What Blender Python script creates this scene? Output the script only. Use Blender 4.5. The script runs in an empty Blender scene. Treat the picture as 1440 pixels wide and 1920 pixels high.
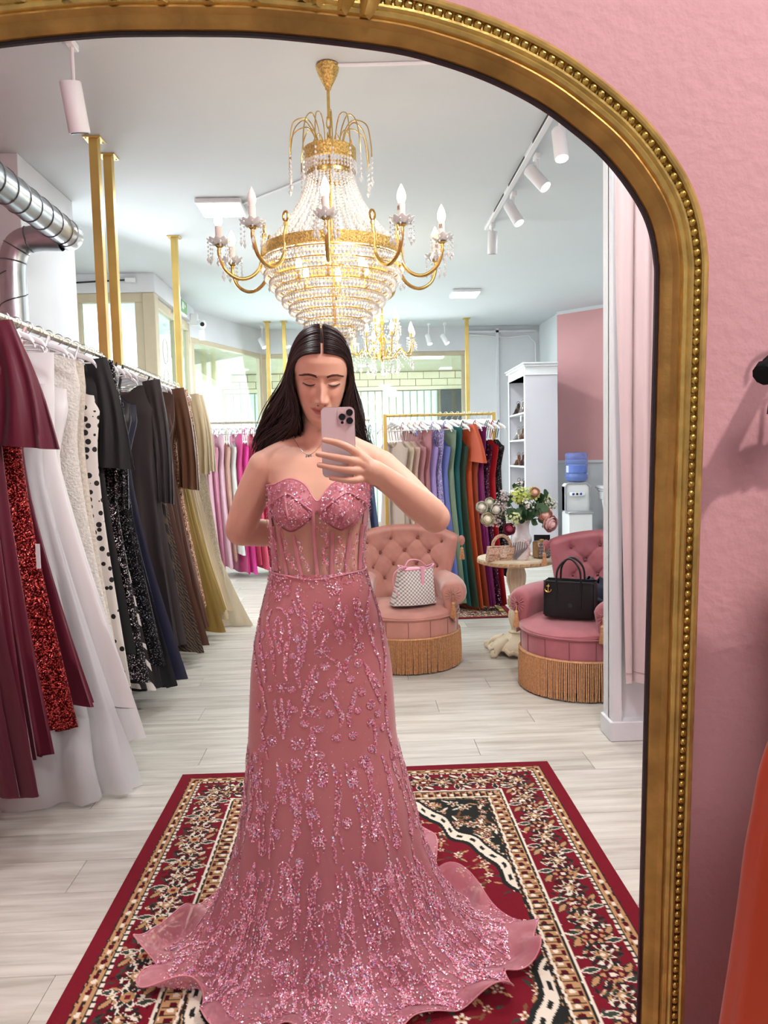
import bpy, bmesh, math, random
import numpy as np
from mathutils import Vector, Matrix
from math import sin, cos, pi, radians, sqrt, exp, atan2
random.seed(7); rng = np.random.default_rng(7)
SC = bpy.context.scene; COL = SC.collection

# ---------------------------------------------------------------- camera, world, lights, exposure
CAMH = 1.38
RIGHT = Vector((0.99910297, -0.0355917, -0.02294549))
UPV = Vector((0.02555693, 0.07474256, 0.99687531))
FWD = Vector((0.03376548, 0.9965675, -0.07558513))
cd = bpy.data.cameras.new('camera'); cam = bpy.data.objects.new('camera', cd); COL.objects.link(cam)
cd.sensor_fit = 'VERTICAL'; cd.sensor_height = 24.0; cd.lens = 1400.0 / 1920.0 * 24.0
cd.clip_start = 0.02; cd.clip_end = 100
mw = Matrix((RIGHT, UPV, -FWD)).transposed().to_4x4(); mw.translation = (0, 0, CAMH)
cam.matrix_world = mw
SC.camera = cam
vs = SC.view_settings
SC.display_settings.display_device = 'sRGB'
vs.view_transform = 'Standard'; vs.look = 'None'; vs.gamma = 1.0; vs.use_curve_mapping = False
vs.exposure = 0.45
SC.cycles.use_denoising = True
SC.cycles.use_adaptive_sampling = True; SC.cycles.adaptive_threshold = 0.09; SC.cycles.adaptive_min_samples = 10
SC.cycles.max_bounces = 6; SC.cycles.diffuse_bounces = 3; SC.cycles.glossy_bounces = 3
SC.cycles.transmission_bounces = 4; SC.cycles.transparent_max_bounces = 12
SC.cycles.sample_clamp_indirect = 6.0; SC.cycles.caustics_reflective = False; SC.cycles.caustics_refractive = False

def lin(c):
    c = np.array(c, float) / 255.0
    return tuple(np.where(c <= 0.04045, c / 12.92, ((c + 0.055) / 1.055) ** 2.4))

w = bpy.data.worlds.new('daylight'); SC.world = w; w.use_nodes = True
bg = w.node_tree.nodes['Background']; bg.inputs[0].default_value = (0.86, 0.95, 1.0, 1); bg.inputs[1].default_value = 3.2

def lamp(kind, name, loc, power, color=(1, 1, 1), size=0.3, size_y=None, aim=None, spot=60, blend=0.5, parent=None):
    l = bpy.data.lights.new(name, kind); l.energy = power; l.color = color
    if kind == 'AREA':
        l.shape = 'RECTANGLE'; l.size = size; l.size_y = size_y or size
    else:
        l.shadow_soft_size = size
        if kind == 'SPOT': l.spot_size = radians(spot); l.spot_blend = blend
    o = bpy.data.objects.new(name, l); COL.objects.link(o); o.location = loc
    d = Vector(aim) - Vector(loc) if aim else Vector((0, 0, -1))
    o.rotation_euler = d.to_track_quat('-Z', 'Y').to_euler()
    if parent: o.parent = parent
    return o
WARM = (1.0, 0.93, 0.86); COOL = (0.93, 0.97, 1.0)
# seen ceiling panels, fittings built further down, and added fill lamps that have none
for x, y, p in ((-0.93, 5.55, 15), (1.26, 8.55, 17), (-0.95, 8.6, 18), (0.75, 2.6, 16), (-0.85, 2.0, 10), (1.9, 6.2, 15), (0.2, 6.9, 13)):
    lamp('AREA', 'panel_and_fill_light', (x, y, 3.155), p, (0.93, 0.98, 1.0), 0.28)
lamp('AREA', 'panel_and_fill_light', (0.95, 1.25, 3.12), 36, (1, 0.97, 0.94), 0.45, aim=(-0.1, 2.1, 1.2))  # unseen lamp, added to brighten the woman from the front
# daylight through the shop windows (left entrance and back)
lamp('AREA', 'window_light', (-2.3, 6.4, 1.9), 40, COOL, 1.5, 1.8, aim=(0.3, 5.0, 1.0))
lamp('AREA', 'window_light', (-0.2, 10.6, 2.1), 45, COOL, 3.2, 1.4, aim=(-0.2, 6, 0.8))
lamp('AREA', 'arcade_lamp', (0.3, 12.7, 2.9), 130, (1, 0.98, 0.92), 2.6, 1.2, aim=(0.3, 13.4, 0))
# the part of the shop in front of the mirror: unseen lamps added to light the pink wall
lamp('AREA', 'panel_and_fill_light', (0.0, -1.2, 3.12), 30, (0.96, 0.98, 1.0), 0.9)
lamp('SPOT', 'wall_fill_spot', (1.3, -0.25, 3.05), 76, (1, 0.97, 0.95), 0.02, aim=(0.42, 0.95, 2.02), spot=39, blend=0.22)  # added spot, its cone edge imitates the shade on the lower wall

# ---------------------------------------------------------------- helpers
MATS = {}
def mat(name, rgb, rough=0.6, metal=0.0, noise=None, bump=None, sheen=0.0, coat=0.0, alpha=1.0, emit=None, spec=0.5, trans=0.0, stretch=None, ior=1.45):
    """noise=(scale, amount) colour variation, bump=(scale, strength)."""
    if name in MATS: return MATS[name]
    m = bpy.data.materials.new(name); m.use_nodes = True; MATS[name] = m
    nt = m.node_tree; b = nt.nodes['Principled BSDF']
    c = lin(rgb) + (1,)
    b.inputs['Base Color'].default_value = c; b.inputs['Roughness'].default_value = rough; b.inputs['Metallic'].default_value = metal
    b.inputs['Specular IOR Level'].default_value = spec; b.inputs['Sheen Weight'].default_value = sheen
    b.inputs['Coat Weight'].default_value = coat; b.inputs['Alpha'].default_value = alpha; b.inputs['Transmission Weight'].default_value = trans; b.inputs['IOR'].default_value = ior
    if sheen: b.inputs['Sheen Roughness'].default_value = 0.4
    if emit: b.inputs['Emission Color'].default_value = lin(emit[0]) + (1,); b.inputs['Emission Strength'].default_value = emit[1]; m.cycles.emission_sampling = 'NONE'
    if noise or bump:
        tc = nt.nodes.new('ShaderNodeTexCoord'); src = tc.outputs['Object']
        if stretch:
            mp = nt.nodes.new('ShaderNodeMapping'); mp.inputs['Scale'].default_value = stretch
            nt.links.new(src, mp.inputs[0]); src = mp.outputs[0]
    if noise:
        n = nt.nodes.new('ShaderNodeTexNoise'); n.inputs['Scale'].default_value = noise[0]; n.inputs['Detail'].default_value = 5
        nt.links.new(src, n.inputs['Vector'])
        r = nt.nodes.new('ShaderNodeMapRange'); r.inputs[1].default_value = 0.3; r.inputs[2].default_value = 0.7
        r.inputs[3].default_value = 1 - noise[1]; r.inputs[4].default_value = 1 + noise[1]
        nt.links.new(n.outputs[0], r.inputs[0])
        mx = nt.nodes.new('ShaderNodeVectorMath'); mx.operation = 'SCALE'; mx.inputs[0].default_value = c[:3]
        nt.links.new(r.outputs[0], mx.inputs['Scale']); nt.links.new(mx.outputs[0], b.inputs['Base Color'])
    if bump:
        n2 = nt.nodes.new('ShaderNodeTexNoise'); n2.inputs['Scale'].default_value = bump[0]; n2.inputs['Detail'].default_value = 4
        nt.links.new(src, n2.inputs['Vector'])
        bp = nt.nodes.new('ShaderNodeBump'); bp.inputs['Strength'].default_value = bump[1]; bp.inputs['Distance'].default_value = 0.01
        nt.links.new(n2.outputs[0], bp.inputs['Height']); nt.links.new(bp.outputs[0], b.inputs['Normal'])
    return m

def sequin_mat(name, base, glint, scale=220, rough=0.3, amount=0.5):
    """fabric covered in tiny reflecting discs (voronoi cells with their own tilt)."""
    if name in MATS: return MATS[name]
    m = bpy.data.materials.new(name); m.use_nodes = True; MATS[name] = m
    nt = m.node_tree; b = nt.nodes['Principled BSDF']; L = nt.links.new
    tc = nt.nodes.new('ShaderNodeTexCoord'); v = nt.nodes.new('ShaderNodeTexVoronoi'); v.inputs['Scale'].default_value = scale
    L(tc.outputs['Object'], v.inputs['Vector'])
    sx = nt.nodes.new('ShaderNodeSeparateColor'); L(v.outputs['Color'], sx.inputs[0])
    cr = nt.nodes.new('ShaderNodeValToRGB'); cr.color_ramp.interpolation = 'CONSTANT'
    e = cr.color_ramp.elements; e[0].color = lin(base) + (1,); e[1].position = 1 - amount; e[1].color = lin(glint) + (1,)
    L(sx.outputs[0], cr.inputs[0]); L(cr.outputs[0], b.inputs['Base Color'])
    b.inputs['Metallic'].default_value = 0.55; b.inputs['Roughness'].default_value = rough
    sub = nt.nodes.new('ShaderNodeVectorMath'); sub.operation = 'SUBTRACT'; sub.inputs[1].default_value = (0.5, 0.5, 0.5)
    L(v.outputs['Color'], sub.inputs[0])
    sc = nt.nodes.new('ShaderNodeVectorMath'); sc.operation = 'SCALE'; sc.inputs['Scale'].default_value = 1.1; L(sub.outputs[0], sc.inputs[0])
    g = nt.nodes.new('ShaderNodeNewGeometry')
    ad = nt.nodes.new('ShaderNodeVectorMath'); ad.operation = 'ADD'; L(g.outputs['Normal'], ad.inputs[0]); L(sc.outputs[0], ad.inputs[1])
    no = nt.nodes.new('ShaderNodeVectorMath'); no.operation = 'NORMALIZE'; L(ad.outputs[0], no.inputs[0]); L(no.outputs[0], b.inputs['Normal'])
    return m

def glass_mat(name, rgb=(235, 245, 245), rough=0.02, see=0.85):
    """thin pane: mostly lets light straight through, reflects a little more at grazing angles."""
    if name in MATS: return MATS[name]
    m = bpy.data.materials.new(name); m.use_nodes = True; MATS[name] = m
    nt = m.node_tree; nt.nodes.remove(nt.nodes['Principled BSDF']); L = nt.links.new
    out = nt.nodes['Material Output']
    t = nt.nodes.new('ShaderNodeBsdfTransparent'); t.inputs[0].default_value = lin(rgb) + (1,)
    gl = nt.nodes.new('ShaderNodeBsdfGlossy'); gl.inputs['Roughness'].default_value = rough; gl.inputs[0].default_value = (1, 1, 1, 1)
    fr = nt.nodes.new('ShaderNodeLayerWeight'); fr.inputs[0].default_value = 0.5
    pw_ = nt.nodes.new('ShaderNodeMath'); pw_.operation = 'POWER'; pw_.inputs[1].default_value = 4.0; L(fr.outputs['Facing'], pw_.inputs[0])
    ma = nt.nodes.new('ShaderNodeMath'); ma.operation = 'MULTIPLY_ADD'; ma.inputs[1].default_value = 0.5; ma.inputs[2].default_value = max(0.0, 0.9 - see); L(pw_.outputs[0], ma.inputs[0])
    mx = nt.nodes.new('ShaderNodeMixShader'); L(ma.outputs[0], mx.inputs[0]); L(t.outputs[0], mx.inputs[1]); L(gl.outputs[0], mx.inputs[2]); L(mx.outputs[0], out.inputs[0])
    return m

def attr_mat(name, attr='Col', rough=0.6, sheer_attr=None, sss=0.0, metal=0.0, bump=None, sheen=0.0, spec=0.4):
    if name in MATS: return MATS[name]
    m = bpy.data.materials.new(name); m.use_nodes = True; MATS[name] = m
    nt = m.node_tree; b = nt.nodes['Principled BSDF']; L = nt.links.new
    a = nt.nodes.new('ShaderNodeVertexColor'); a.layer_name = attr
    L(a.outputs['Color'], b.inputs['Base Color']); b.inputs['Roughness'].default_value = rough; b.inputs['Metallic'].default_value = metal
    b.inputs['Sheen Weight'].default_value = sheen; b.inputs['Specular IOR Level'].default_value = spec
    if sheer_attr: L(a.outputs['Alpha'], b.inputs['Alpha'])
    if sss:
        b.inputs['Subsurface Weight'].default_value = sss; b.inputs['Subsurface Radius'].default_value = (1.0, 0.35, 0.2); b.inputs['Subsurface Scale'].default_value = 0.008
    if bump:
        tc = nt.nodes.new('ShaderNodeTexCoord')
        n2 = nt.nodes.new('ShaderNodeTexNoise'); n2.inputs['Scale'].default_value = bump[0]; L(tc.outputs['Object'], n2.inputs['Vector'])
        bp = nt.nodes.new('ShaderNodeBump'); bp.inputs['Strength'].default_value = bump[1]; bp.inputs['Distance'].default_value = 0.005
        L(n2.outputs[0], bp.inputs['Height']); L(bp.outputs[0], b.inputs['Normal'])
    return m

def link(o, parent=None):
    COL.objects.link(o)
    if parent is not None: o.parent = parent
    return o
def tag(o, label=None, cat=None, group=None, kind=None):
    if label: o['label'] = label
    if cat: o['category'] = cat
    if group: o['group'] = group
    if kind: o['kind'] = kind
    return o
def T(name, label, cat, loc=(0, 0, 0), rz=0.0, group=None):
    o = bpy.data.objects.new(name, None); o.location = loc; o.rotation_euler = (0, 0, rz); o.empty_display_size = 0.1
    link(o); return tag(o, label, cat, group)
def dup(root, loc, rz=None, label=None, group=None):
    r = root.copy(); link(r); r.location = loc
    if rz is not None: r.rotation_euler = (0, 0, rz)
    if label: r['label'] = label
    if group: r['group'] = group
    for ch in list(root.children):
        c = ch.copy(); link(c, r)
        for g in list(ch.children):
            d = g.copy(); link(d, c)
    return r

def frame_axes(d):
    d = Vector(d).normalized(); a = Vector((0, 0, 1)) if abs(d.z) < 0.9 else Vector((1, 0, 0))
    u = d.cross(a).normalized(); return u, d.cross(u).normalized()

class G:
    """collects shapes; build() links them as one mesh object"""
    def __init__(s): s.v = []; s.f = []
    def add(s, vs, fs):
        b = len(s.v); s.v.extend(tuple(map(float, p)) for p in vs); s.f.extend(tuple(i + b for i in f) for f in fs); return s
    def box(s, lo, hi, bev=0.0, rz=0.0, piv=None):
        lo = np.array(lo, float); hi = np.array(hi, float); c = (lo + hi) / 2; h = np.abs(hi - lo) / 2
        bev = min(bev, h.min() * 0.95)
        if bev <= 0:
            vs = [(x, y, z) for x in (-h[0], h[0]) for y in (-h[1], h[1]) for z in (-h[2], h[2])]
            fs = [(0, 1, 3, 2), (4, 6, 7, 5), (0, 4, 5, 1), (2, 3, 7, 6), (0, 2, 6, 4), (1, 5, 7, 3)]
        else:
            vs = []; idx = {}
            for sx in (-1, 1):
                for sy in (-1, 1):
                    for sz in (-1, 1):
                        for k in range(3):
                            p = [sx * (h[0] - bev), sy * (h[1] - bev), sz * (h[2] - bev)]; p[k] = (sx, sy, sz)[k] * h[k]
                            idx[(sx, sy, sz, k)] = len(vs); vs.append(p)
            fs = []
            for k in range(3):
                a, b2 = [i for i in range(3) if i != k]
                for sg in (-1, 1):
                    q = []
                    for (p1, p2) in ((-1, -1), (1, -1), (1, 1), (-1, 1)):
                        t = [0, 0, 0]; t[k] = sg; t[a] = p1; t[b2] = p2; q.append(idx[(*t, k)])
                    fs.append(tuple(q))
            for k in range(3):
                a, b2 = [i for i in range(3) if i != k]
                for p1 in (-1, 1):
                    for p2 in (-1, 1):
                        t0 = [0, 0, 0]; t1 = [0, 0, 0]; t0[k] = -1; t1[k] = 1
                        for t in (t0, t1): t[a] = p1; t[b2] = p2
                        fs.append((idx[(*t0, a)], idx[(*t1, a)], idx[(*t1, b2)], idx[(*t0, b2)]))
            for sx in (-1, 1):
                for sy in (-1, 1):
                    for sz in (-1, 1): fs.append(tuple(idx[(sx, sy, sz, k)] for k in range(3)))
        vs = np.array(vs)
        if rz:
            ca, sa = cos(rz), sin(rz); x = vs[:, 0] * ca - vs[:, 1] * sa; y = vs[:, 0] * sa + vs[:, 1] * ca; vs[:, 0] = x; vs[:, 1] = y
        return s.add(vs + c, fs)
    def grid(s, P, cu=False, cv=False):
        """P[n][m] points; cu closes the first index, cv the second"""
        P = np.asarray(P, float); n, m = P.shape[:2]; fs = []
        for i in range(n if cu else n - 1):
            i2 = (i + 1) % n
            for j in range(m if cv else m - 1):
                j2 = (j + 1) % m; fs.append((i * m + j, i2 * m + j, i2 * m + j2, i * m + j2))
        return s.add(P.reshape(-1, 3), fs)
    def tube(s, path, rad, seg=8, cap=True, flat=1.0, closed=False):
        path = [Vector(p) for p in path]; n = len(path); rad = [rad] * n if np.isscalar(rad) else list(rad)
        rings = []; u = None
        for i, p in enumerate(path):
            if closed: d = path[(i + 1) % n] - path[i - 1]
            else: d = path[min(i + 1, n - 1)] - path[max(i - 1, 0)]
            if d.length < 1e-9: d = Vector((0, 0, 1))
            d.normalize()
            if u is None: u, v = frame_axes(d)
            else:
                u = (u - d * u.dot(d)); u = u.normalized() if u.length > 1e-6 else frame_axes(d)[0]; v = d.cross(u)
            rings.append([p + u * (rad[i] * cos(2 * pi * k / seg)) + v * (rad[i] * flat * sin(2 * pi * k / seg)) for k in range(seg)])
        b = len(s.v); s.grid([[tuple(q) for q in r] for r in rings], cu=closed, cv=True)
        if cap and not closed: s.f.append(tuple(b + k for k in range(seg))[::-1]); s.f.append(tuple(b + (n - 1) * seg + k for k in range(seg)))
        return s
    def lathe(s, prof, seg=24, c=(0, 0, 0), ribs=0, ribamp=0.0, cap=True):
        rows = []
        for r, z in prof:
            rows.append([(c[0] + r * (1 + ribamp * cos(ribs * 2 * pi * k / seg)) * cos(2 * pi * k / seg), c[1] + r * (1 + ribamp * cos(ribs * 2 * pi * k / seg)) * sin(2 * pi * k / seg), c[2] + z) for k in range(seg)])
        b = len(s.v); s.grid(rows, cv=True)
        if cap: s.f.append(tuple(b + k for k in range(seg))[::-1]); s.f.append(tuple(b + (len(prof) - 1) * seg + k for k in range(seg)))
        return s
    def ball(s, c, r, seg=10, rings=6, sq=(1, 1, 1)):
        rows = [[(c[0] + sq[0] * r * sin(pi * i / rings) * cos(2 * pi * k / seg), c[1] + sq[1] * r * sin(pi * i / rings) * sin(2 * pi * k / seg), c[2] + sq[2] * r * cos(pi * i / rings)) for k in range(seg)] for i in range(1, rings)]
        b = len(s.v); s.grid(rows, cv=True); t = len(s.v); s.v.append((c[0], c[1], c[2] + sq[2] * r)); s.v.append((c[0], c[1], c[2] - sq[2] * r))
        for k in range(seg):
            k2 = (k + 1) % seg; s.f.append((t, b + k2, b + k)) if False else s.f.append((t, b + k, b + k2)); e = b + (rings - 2) * seg; s.f.append((t + 1, e + k2, e + k))
        return s
    def octa(s, c, r, h=1.0):
        c = np.array(c, float)
        return s.add([c + (r, 0, 0), c + (0, r, 0), c - (r, 0, 0), c - (0, r, 0), c + (0, 0, r * h), c - (0, 0, r * h)], [(0, 1, 4), (1, 2, 4), (2, 3, 4), (3, 0, 4), (1, 0, 5), (2, 1, 5), (3, 2, 5), (0, 3, 5)])
    def prism(s, outline, lo, hi, axis='y'):
        """outline of (a,b) pairs extruded between lo and hi along axis"""
        n = len(outline)
        def mk(a, b, t): return {'y': (a, t, b), 'x': (t, a, b), 'z': (a, b, t)}[axis]
        vs = [mk(a, b, lo) for a, b in outline] + [mk(a, b, hi) for a, b in outline]
        return s.add(vs, [tuple(range(n)), tuple(range(2 * n - 1, n - 1, -1))] + [(i, i + n, (i + 1) % n + n, (i + 1) % n) for i in range(n)])
    def mesh(s, name, m, smooth=True, angle=40):
        me = bpy.data.meshes.new(name); me.from_pydata(s.v, [], s.f); me.validate()
        bm = bmesh.new(); bm.from_mesh(me); bmesh.ops.recalc_face_normals(bm, faces=bm.faces); bm.to_mesh(me); bm.free()
        if m: me.materials.append(m)
        if smooth:
            me.polygons.foreach_set('use_smooth', [True] * len(me.polygons)); me.set_sharp_from_angle(angle=radians(angle))
        return me
    def build(s, name, m, parent=None, smooth=True, angle=40, **kw):
        o = bpy.data.objects.new(name, s.mesh(name, m, smooth, angle)); link(o, parent); return tag(o, **kw) if kw else o
def inst(name, me, parent=None, loc=(0, 0, 0), rot=(0, 0, 0), scale=None, **kw):
    o = bpy.data.objects.new(name, me); link(o, parent); o.location = loc; o.rotation_euler = rot
    if scale is not None: o.scale = (scale,) * 3 if np.isscalar(scale) else scale
    return tag(o, **kw) if kw else o
def catmull(pts, per=8, closed=False):
    pts = [np.array(p, float) for p in pts]; n = len(pts); out = []
    for i in range(n if closed else n - 1):
        p0 = pts[i - 1] if (closed or i > 0) else 2 * pts[0] - pts[1]
        p1 = pts[i]; p2 = pts[(i + 1) % n]; p3 = pts[(i + 2) % n] if (closed or i + 2 < n) else 2 * pts[-1] - pts[-2]
        for k in range(per):
            t = k / per; out.append(0.5 * ((2 * p1) + (-p0 + p2) * t + (2 * p0 - 5 * p1 + 4 * p2 - p3) * t * t + (-p0 + 3 * p1 - 3 * p2 + p3) * t ** 3))
    if not closed: out.append(pts[-1])
    return out
def resample(path, n):
    P = np.array(path, float); d = np.r_[0, np.cumsum(np.linalg.norm(np.diff(P, axis=0), axis=1))]
    t = np.linspace(0, d[-1], n); return np.stack([np.interp(t, d, P[:, k]) for k in range(P.shape[1])], 1)
def sm(a, b, x):
    t = np.clip((x - a) / (b - a), 0, 1); return t * t * (3 - 2 * t)

# ---------------------------------------------------------------- the shop: floor, ceiling, walls
WHITE = mat('white_paint', (226, 228, 232), 0.7, noise=(2.5, 0.03), bump=(60, 0.05))
CEIL = mat('ceiling_paint', (216, 222, 226), 0.8, noise=(1.2, 0.02), bump=(50, 0.04))
PINK = mat('pink_paint', (238, 173, 177), 0.65, noise=(3, 0.03), bump=(70, 0.18))
PINKR = mat('dusty_pink_paint', (226, 168, 170), 0.7, noise=(3, 0.03), bump=(40, 0.1))
BEIGE = mat('beige_frame_paint', (205, 192, 165), 0.5, noise=(8, 0.04))
GOLDP = mat('brushed_gold_paint', (208, 180, 104), 0.38, 0.5, noise=(6, 0.08))
CHROME = mat('polished_steel', (200, 203, 206), 0.22, 1.0)
PLASTW = mat('white_plastic', (235, 236, 238), 0.4)
BLACKP = mat('black_plastic', (24, 24, 27), 0.4)
GLASS = glass_mat('window_glass', (236, 246, 243))
SIDEW = mat('grey_white_panel', (214, 212, 220), 0.6, noise=(3, 0.02))

def plank_mat():
    m = bpy.data.materials.new('pale_oak_plank'); m.use_nodes = True; nt = m.node_tree; b = nt.nodes['Principled BSDF']; L = nt.links.new
    tc = nt.nodes.new('ShaderNodeTexCoord'); oi = nt.nodes.new('ShaderNodeObjectInfo')
    mp = nt.nodes.new('ShaderNodeMapping'); mp.inputs['Scale'].default_value = (1.3, 16, 1); L(tc.outputs['Object'], mp.inputs[0])
    off = nt.nodes.new('ShaderNodeVectorMath'); off.operation = 'SCALE'; off.inputs[0].default_value = (37, 91, 53); L(oi.outputs['Random'], off.inputs['Scale']); L(off.outputs[0], mp.inputs['Location'])
    n = nt.nodes.new('ShaderNodeTexNoise'); n.inputs['Scale'].default_value = 1.6; n.inputs['Detail'].default_value = 7; n.inputs['Roughness'].default_value = 0.6; n.inputs['Distortion'].default_value = 0.4
    L(mp.outputs[0], n.inputs['Vector'])
    cr = nt.nodes.new('ShaderNodeValToRGB'); e = cr.color_ramp.elements
    e[0].position = 0.3; e[0].color = lin((176, 169, 158)) + (1,); e[1].position = 0.68; e[1].color = lin((218, 214, 205)) + (1,)
    x = e.new(0.5); x.color = lin((202, 197, 187)) + (1,)
    L(n.outputs[0], cr.inputs[0])
    r = nt.nodes.new('ShaderNodeMapRange'); r.inputs[3].default_value = 0.9; r.inputs[4].default_value = 1.07; L(oi.outputs['Random'], r.inputs[0])
    s = nt.nodes.new('ShaderNodeVectorMath'); s.operation = 'SCALE'; L(cr.outputs[0], s.inputs[0]); L(r.outputs[0], s.inputs['Scale']); L(s.outputs[0], b.inputs['Base Color'])
    b.inputs['Roughness'].default_value = 0.36; b.inputs['Specular IOR Level'].default_value = 0.45
    bp = nt.nodes.new('ShaderNodeBump'); bp.inputs['Strength'].default_value = 0.06; bp.inputs['Distance'].default_value = 0.004; L(n.outputs[0], bp.inputs['Height']); L(bp.outputs[0], b.inputs['Normal'])
    return m
PLANK = plank_mat()
floor = G().box((-3.0, -3.2, -0.12), (3.6, 11.1, -0.008)).build('floor', mat('floor_joint', (120, 112, 104), 0.8), smooth=False, kind='structure')
pw, pl = 0.195, 1.285
whole = G().box((0, 0, -0.008), (pl - 0.0016, pw - 0.0016, 0.0), 0.0012).mesh('plank', PLANK, False)
y = 1.56; row = 0
while y < 10.85:
    x = -2.95 - (row * 0.47) % pl
    while x < 3.45:
        x0, x1 = max(x, -2.95), min(x + pl, 3.45)
        if x1 - x0 > pl - 0.01: inst('plank', whole, floor, (x, y, 0))
        elif x1 - x0 > 0.05:
            me = G().box((0, 0, -0.008), (x1 - x0 - 0.0016, pw - 0.0016, 0.0), 0.0012).mesh('plank', PLANK, False); inst('plank', me, floor, (x0, y, 0))
        x += pl
    y += pw; row += 1
G().box((-3, -3.2, -0.008), (3.45, 1.558, 0)).build('floor_near', PLANK, smooth=False, kind='structure')

G().box((-3.0, -3.2, 3.2), (3.6, 11.1, 3.3)).build('ceiling', CEIL, smooth=False, kind='structure')
def wall(name, a, b2, th, z0, z1, m, **kw):
    """upright slab from a to b2 (plan), thickness to the left of the direction"""
    a = Vector(a); b2 = Vector(b2); d = (b2 - a); nrm = Vector((-d.y, d.x)).normalized() * th
    g = G(); q = [a, b2, b2 + nrm, a + nrm]
    g.add([(p.x, p.y, z) for z in (z0, z1) for p in q], [(0, 1, 2, 3), (7, 6, 5, 4), (0, 4, 5, 1), (1, 5, 6, 2), (2, 6, 7, 3), (3, 7, 4, 0)])
    return g.build(name, m, smooth=False, **kw)
wall('wall_left', (-2.15, 0.95), (-2.15, 4.6), 0.15, 0, 3.2, PINKR, kind='structure')
G().box((-2.75, 4.6, 0), (-1.95, 5.45, 3.2), 0.004).build('wall_pilaster', WHITE, smooth=False, kind='structure')
wall('wall_recess', (-2.75, 5.45), (-2.75, 7.6), 0.12, 0, 3.2, WHITE, kind='structure')
wall('wall_right', (3.4, 9.25), (3.4, 0.9), 0.12, 0, 3.2, WHITE, kind='structure')
wall('wall_white_right', (2.66, 10.9), (2.70, 9.86), 0.1, 0, 3.2, WHITE, kind='structure')
# the angled pink wall beside the shoe cabinet, white below a chair rail
a, b2 = Vector((2.66, 9.86)), Vector((3.45, 9.12))
wp = wall('wall_pink_right', a, b2, 0.08, 1.26, 3.2, PINKR, kind='structure')
wl = wall('wall_dado_right', a, b2, 0.08, 0, 1.225, WHITE, kind='structure')
nn = Vector((b2.y - a.y, a.x - b2.x)).normalized() * 0.02
wall('trim_1', a + nn, b2 + nn, 0.09, 1.225, 1.26, WHITE, kind='structure')
wall('trim_2', a + nn * 0.6, b2 + nn * 0.6, 0.03, 3.16, 3.2, WHITE, kind='structure')
wall('baseboard_right', a + nn * 0.6, b2 + nn * 0.6, 0.03, 0, 0.09, WHITE, kind='structure')
# back wall around the windows
g = G().box((-1.34, 10.85, 2.86), (2.7, 11.0, 3.2)).box((1.60, 10.85, 0), (2.7, 11.0, 2.86)).box((-1.34, 10.85, 0), (1.6, 11.0, 0.35))
g.build('wall_back', WHITE, smooth=False, kind='structure')
wall('wall_back_lintel', (-2.0, 9.2), (-1.34, 10.85), 0.15, 2.86, 3.2, WHITE, kind='structure')
wall('wall_back_sill', (-2.0, 9.2), (-1.34, 10.85), 0.15, 0, 0.35, WHITE, kind='structure')
G().box((2.03, 10.8, 0), (2.07, 10.86, 3.16)).box((1.6, 10.8, 3.1), (2.62, 10.85, 3.13)).build('trim_3', WHITE, smooth=False, kind='structure')

def window(name, a, b2, z0, z1, fw, cols, th=0.06, rows=(), pane=GLASS, label=None):
    """glazed frame standing from a to b2; parts: frame, each mullion, each pane"""
    a = Vector(a); b2 = Vector(b2); L = (b2 - a).length; ang = atan2(b2.y - a.y, b2.x - a.x)
    r = bpy.data.objects.new(name, None); link(r); r.location = (a.x, a.y, 0); r.rotation_euler = (0, 0, ang); tag(r, kind='structure')
    G().box((0, -th / 2, z1 - fw), (L, th / 2, z1), 0.004).box((0, -th / 2, z0), (L, th / 2, z0 + fw), 0.004).box((0, -th / 2, z0 + fw), (fw, th / 2, z1 - fw), 0.004).box((L - fw, -th / 2, z0 + fw), (L, th / 2, z1 - fw), 0.004).build('window_frame', BEIGE, r, smooth=False)
    xs = [fw] + [L * c for c in cols] + [L - fw]; zs = [z0 + fw] + list(rows) + [z1 - fw]
    for c in cols: G().box((L * c - 0.025, -th / 2 + 0.004, z0 + fw), (L * c + 0.025, th / 2 - 0.004, z1 - fw), 0.003).build('mullion', BEIGE, r, smooth=False)
    for zz in rows: G().box((fw, -th / 2 + 0.008, zz - 0.025), (L - fw, th / 2 - 0.008, zz + 0.025), 0.003).build('transom', BEIGE, r, smooth=False)
    for i in range(len(xs) - 1):
        for j in range(len(zs) - 1):
            G().box((xs[i], -0.004, zs[j]), (xs[i + 1], 0.004, zs[j + 1])).build('pane', pane, r, smooth=False)
    return r
window('window_1', (-1.34, 10.92), (1.6, 10.92), 0.35, 2.86, 0.06, ())
window('window_2', (-2.0, 9.25), (-1.36, 10.86), 0.35, 2.86, 0.06, ())
window('window_3', (-2.75, 7.55), (-2.05, 7.55), 0.2, 3.02, 0.09, ())
# the entrance door along the left: frame, leaf with two panes, print on the glass
dr = window('door_1', (-2.0, 7.62), (-2.0, 9.15), 0.02, 3.0, 0.09, (0.55,), th=0.07, rows=(1.75,))
G().box((-2.06, 7.5, 0), (-1.94, 7.64, 3.02), 0.006).build('trim_4', BEIGE, smooth=False, kind='structure')
g = G()
for k, (cy, cz, ry, rz2) in enumerate(((8.02, 2.52, 0.10, 0.13), (8.02, 2.18, 0.11, 0.16))):
    g.tube([(-1.985, cy + ry * cos(t), cz + rz2 * sin(t)) for t in np.linspace(0, 2 * pi, 25)[:-1]], 0.007, 6, closed=True)
go = g.build('ornament_print', mat('frosted_print', (228, 226, 222), 0.5), None); go.parent = dr; go.matrix_parent_inverse = dr.matrix_basis.inverted()
G().box((-2.75, 7.48, 3.02), (-1.93, 9.25, 3.2), 0.004).build('wall_bulkhead', WHITE, smooth=False, kind='structure')
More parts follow.
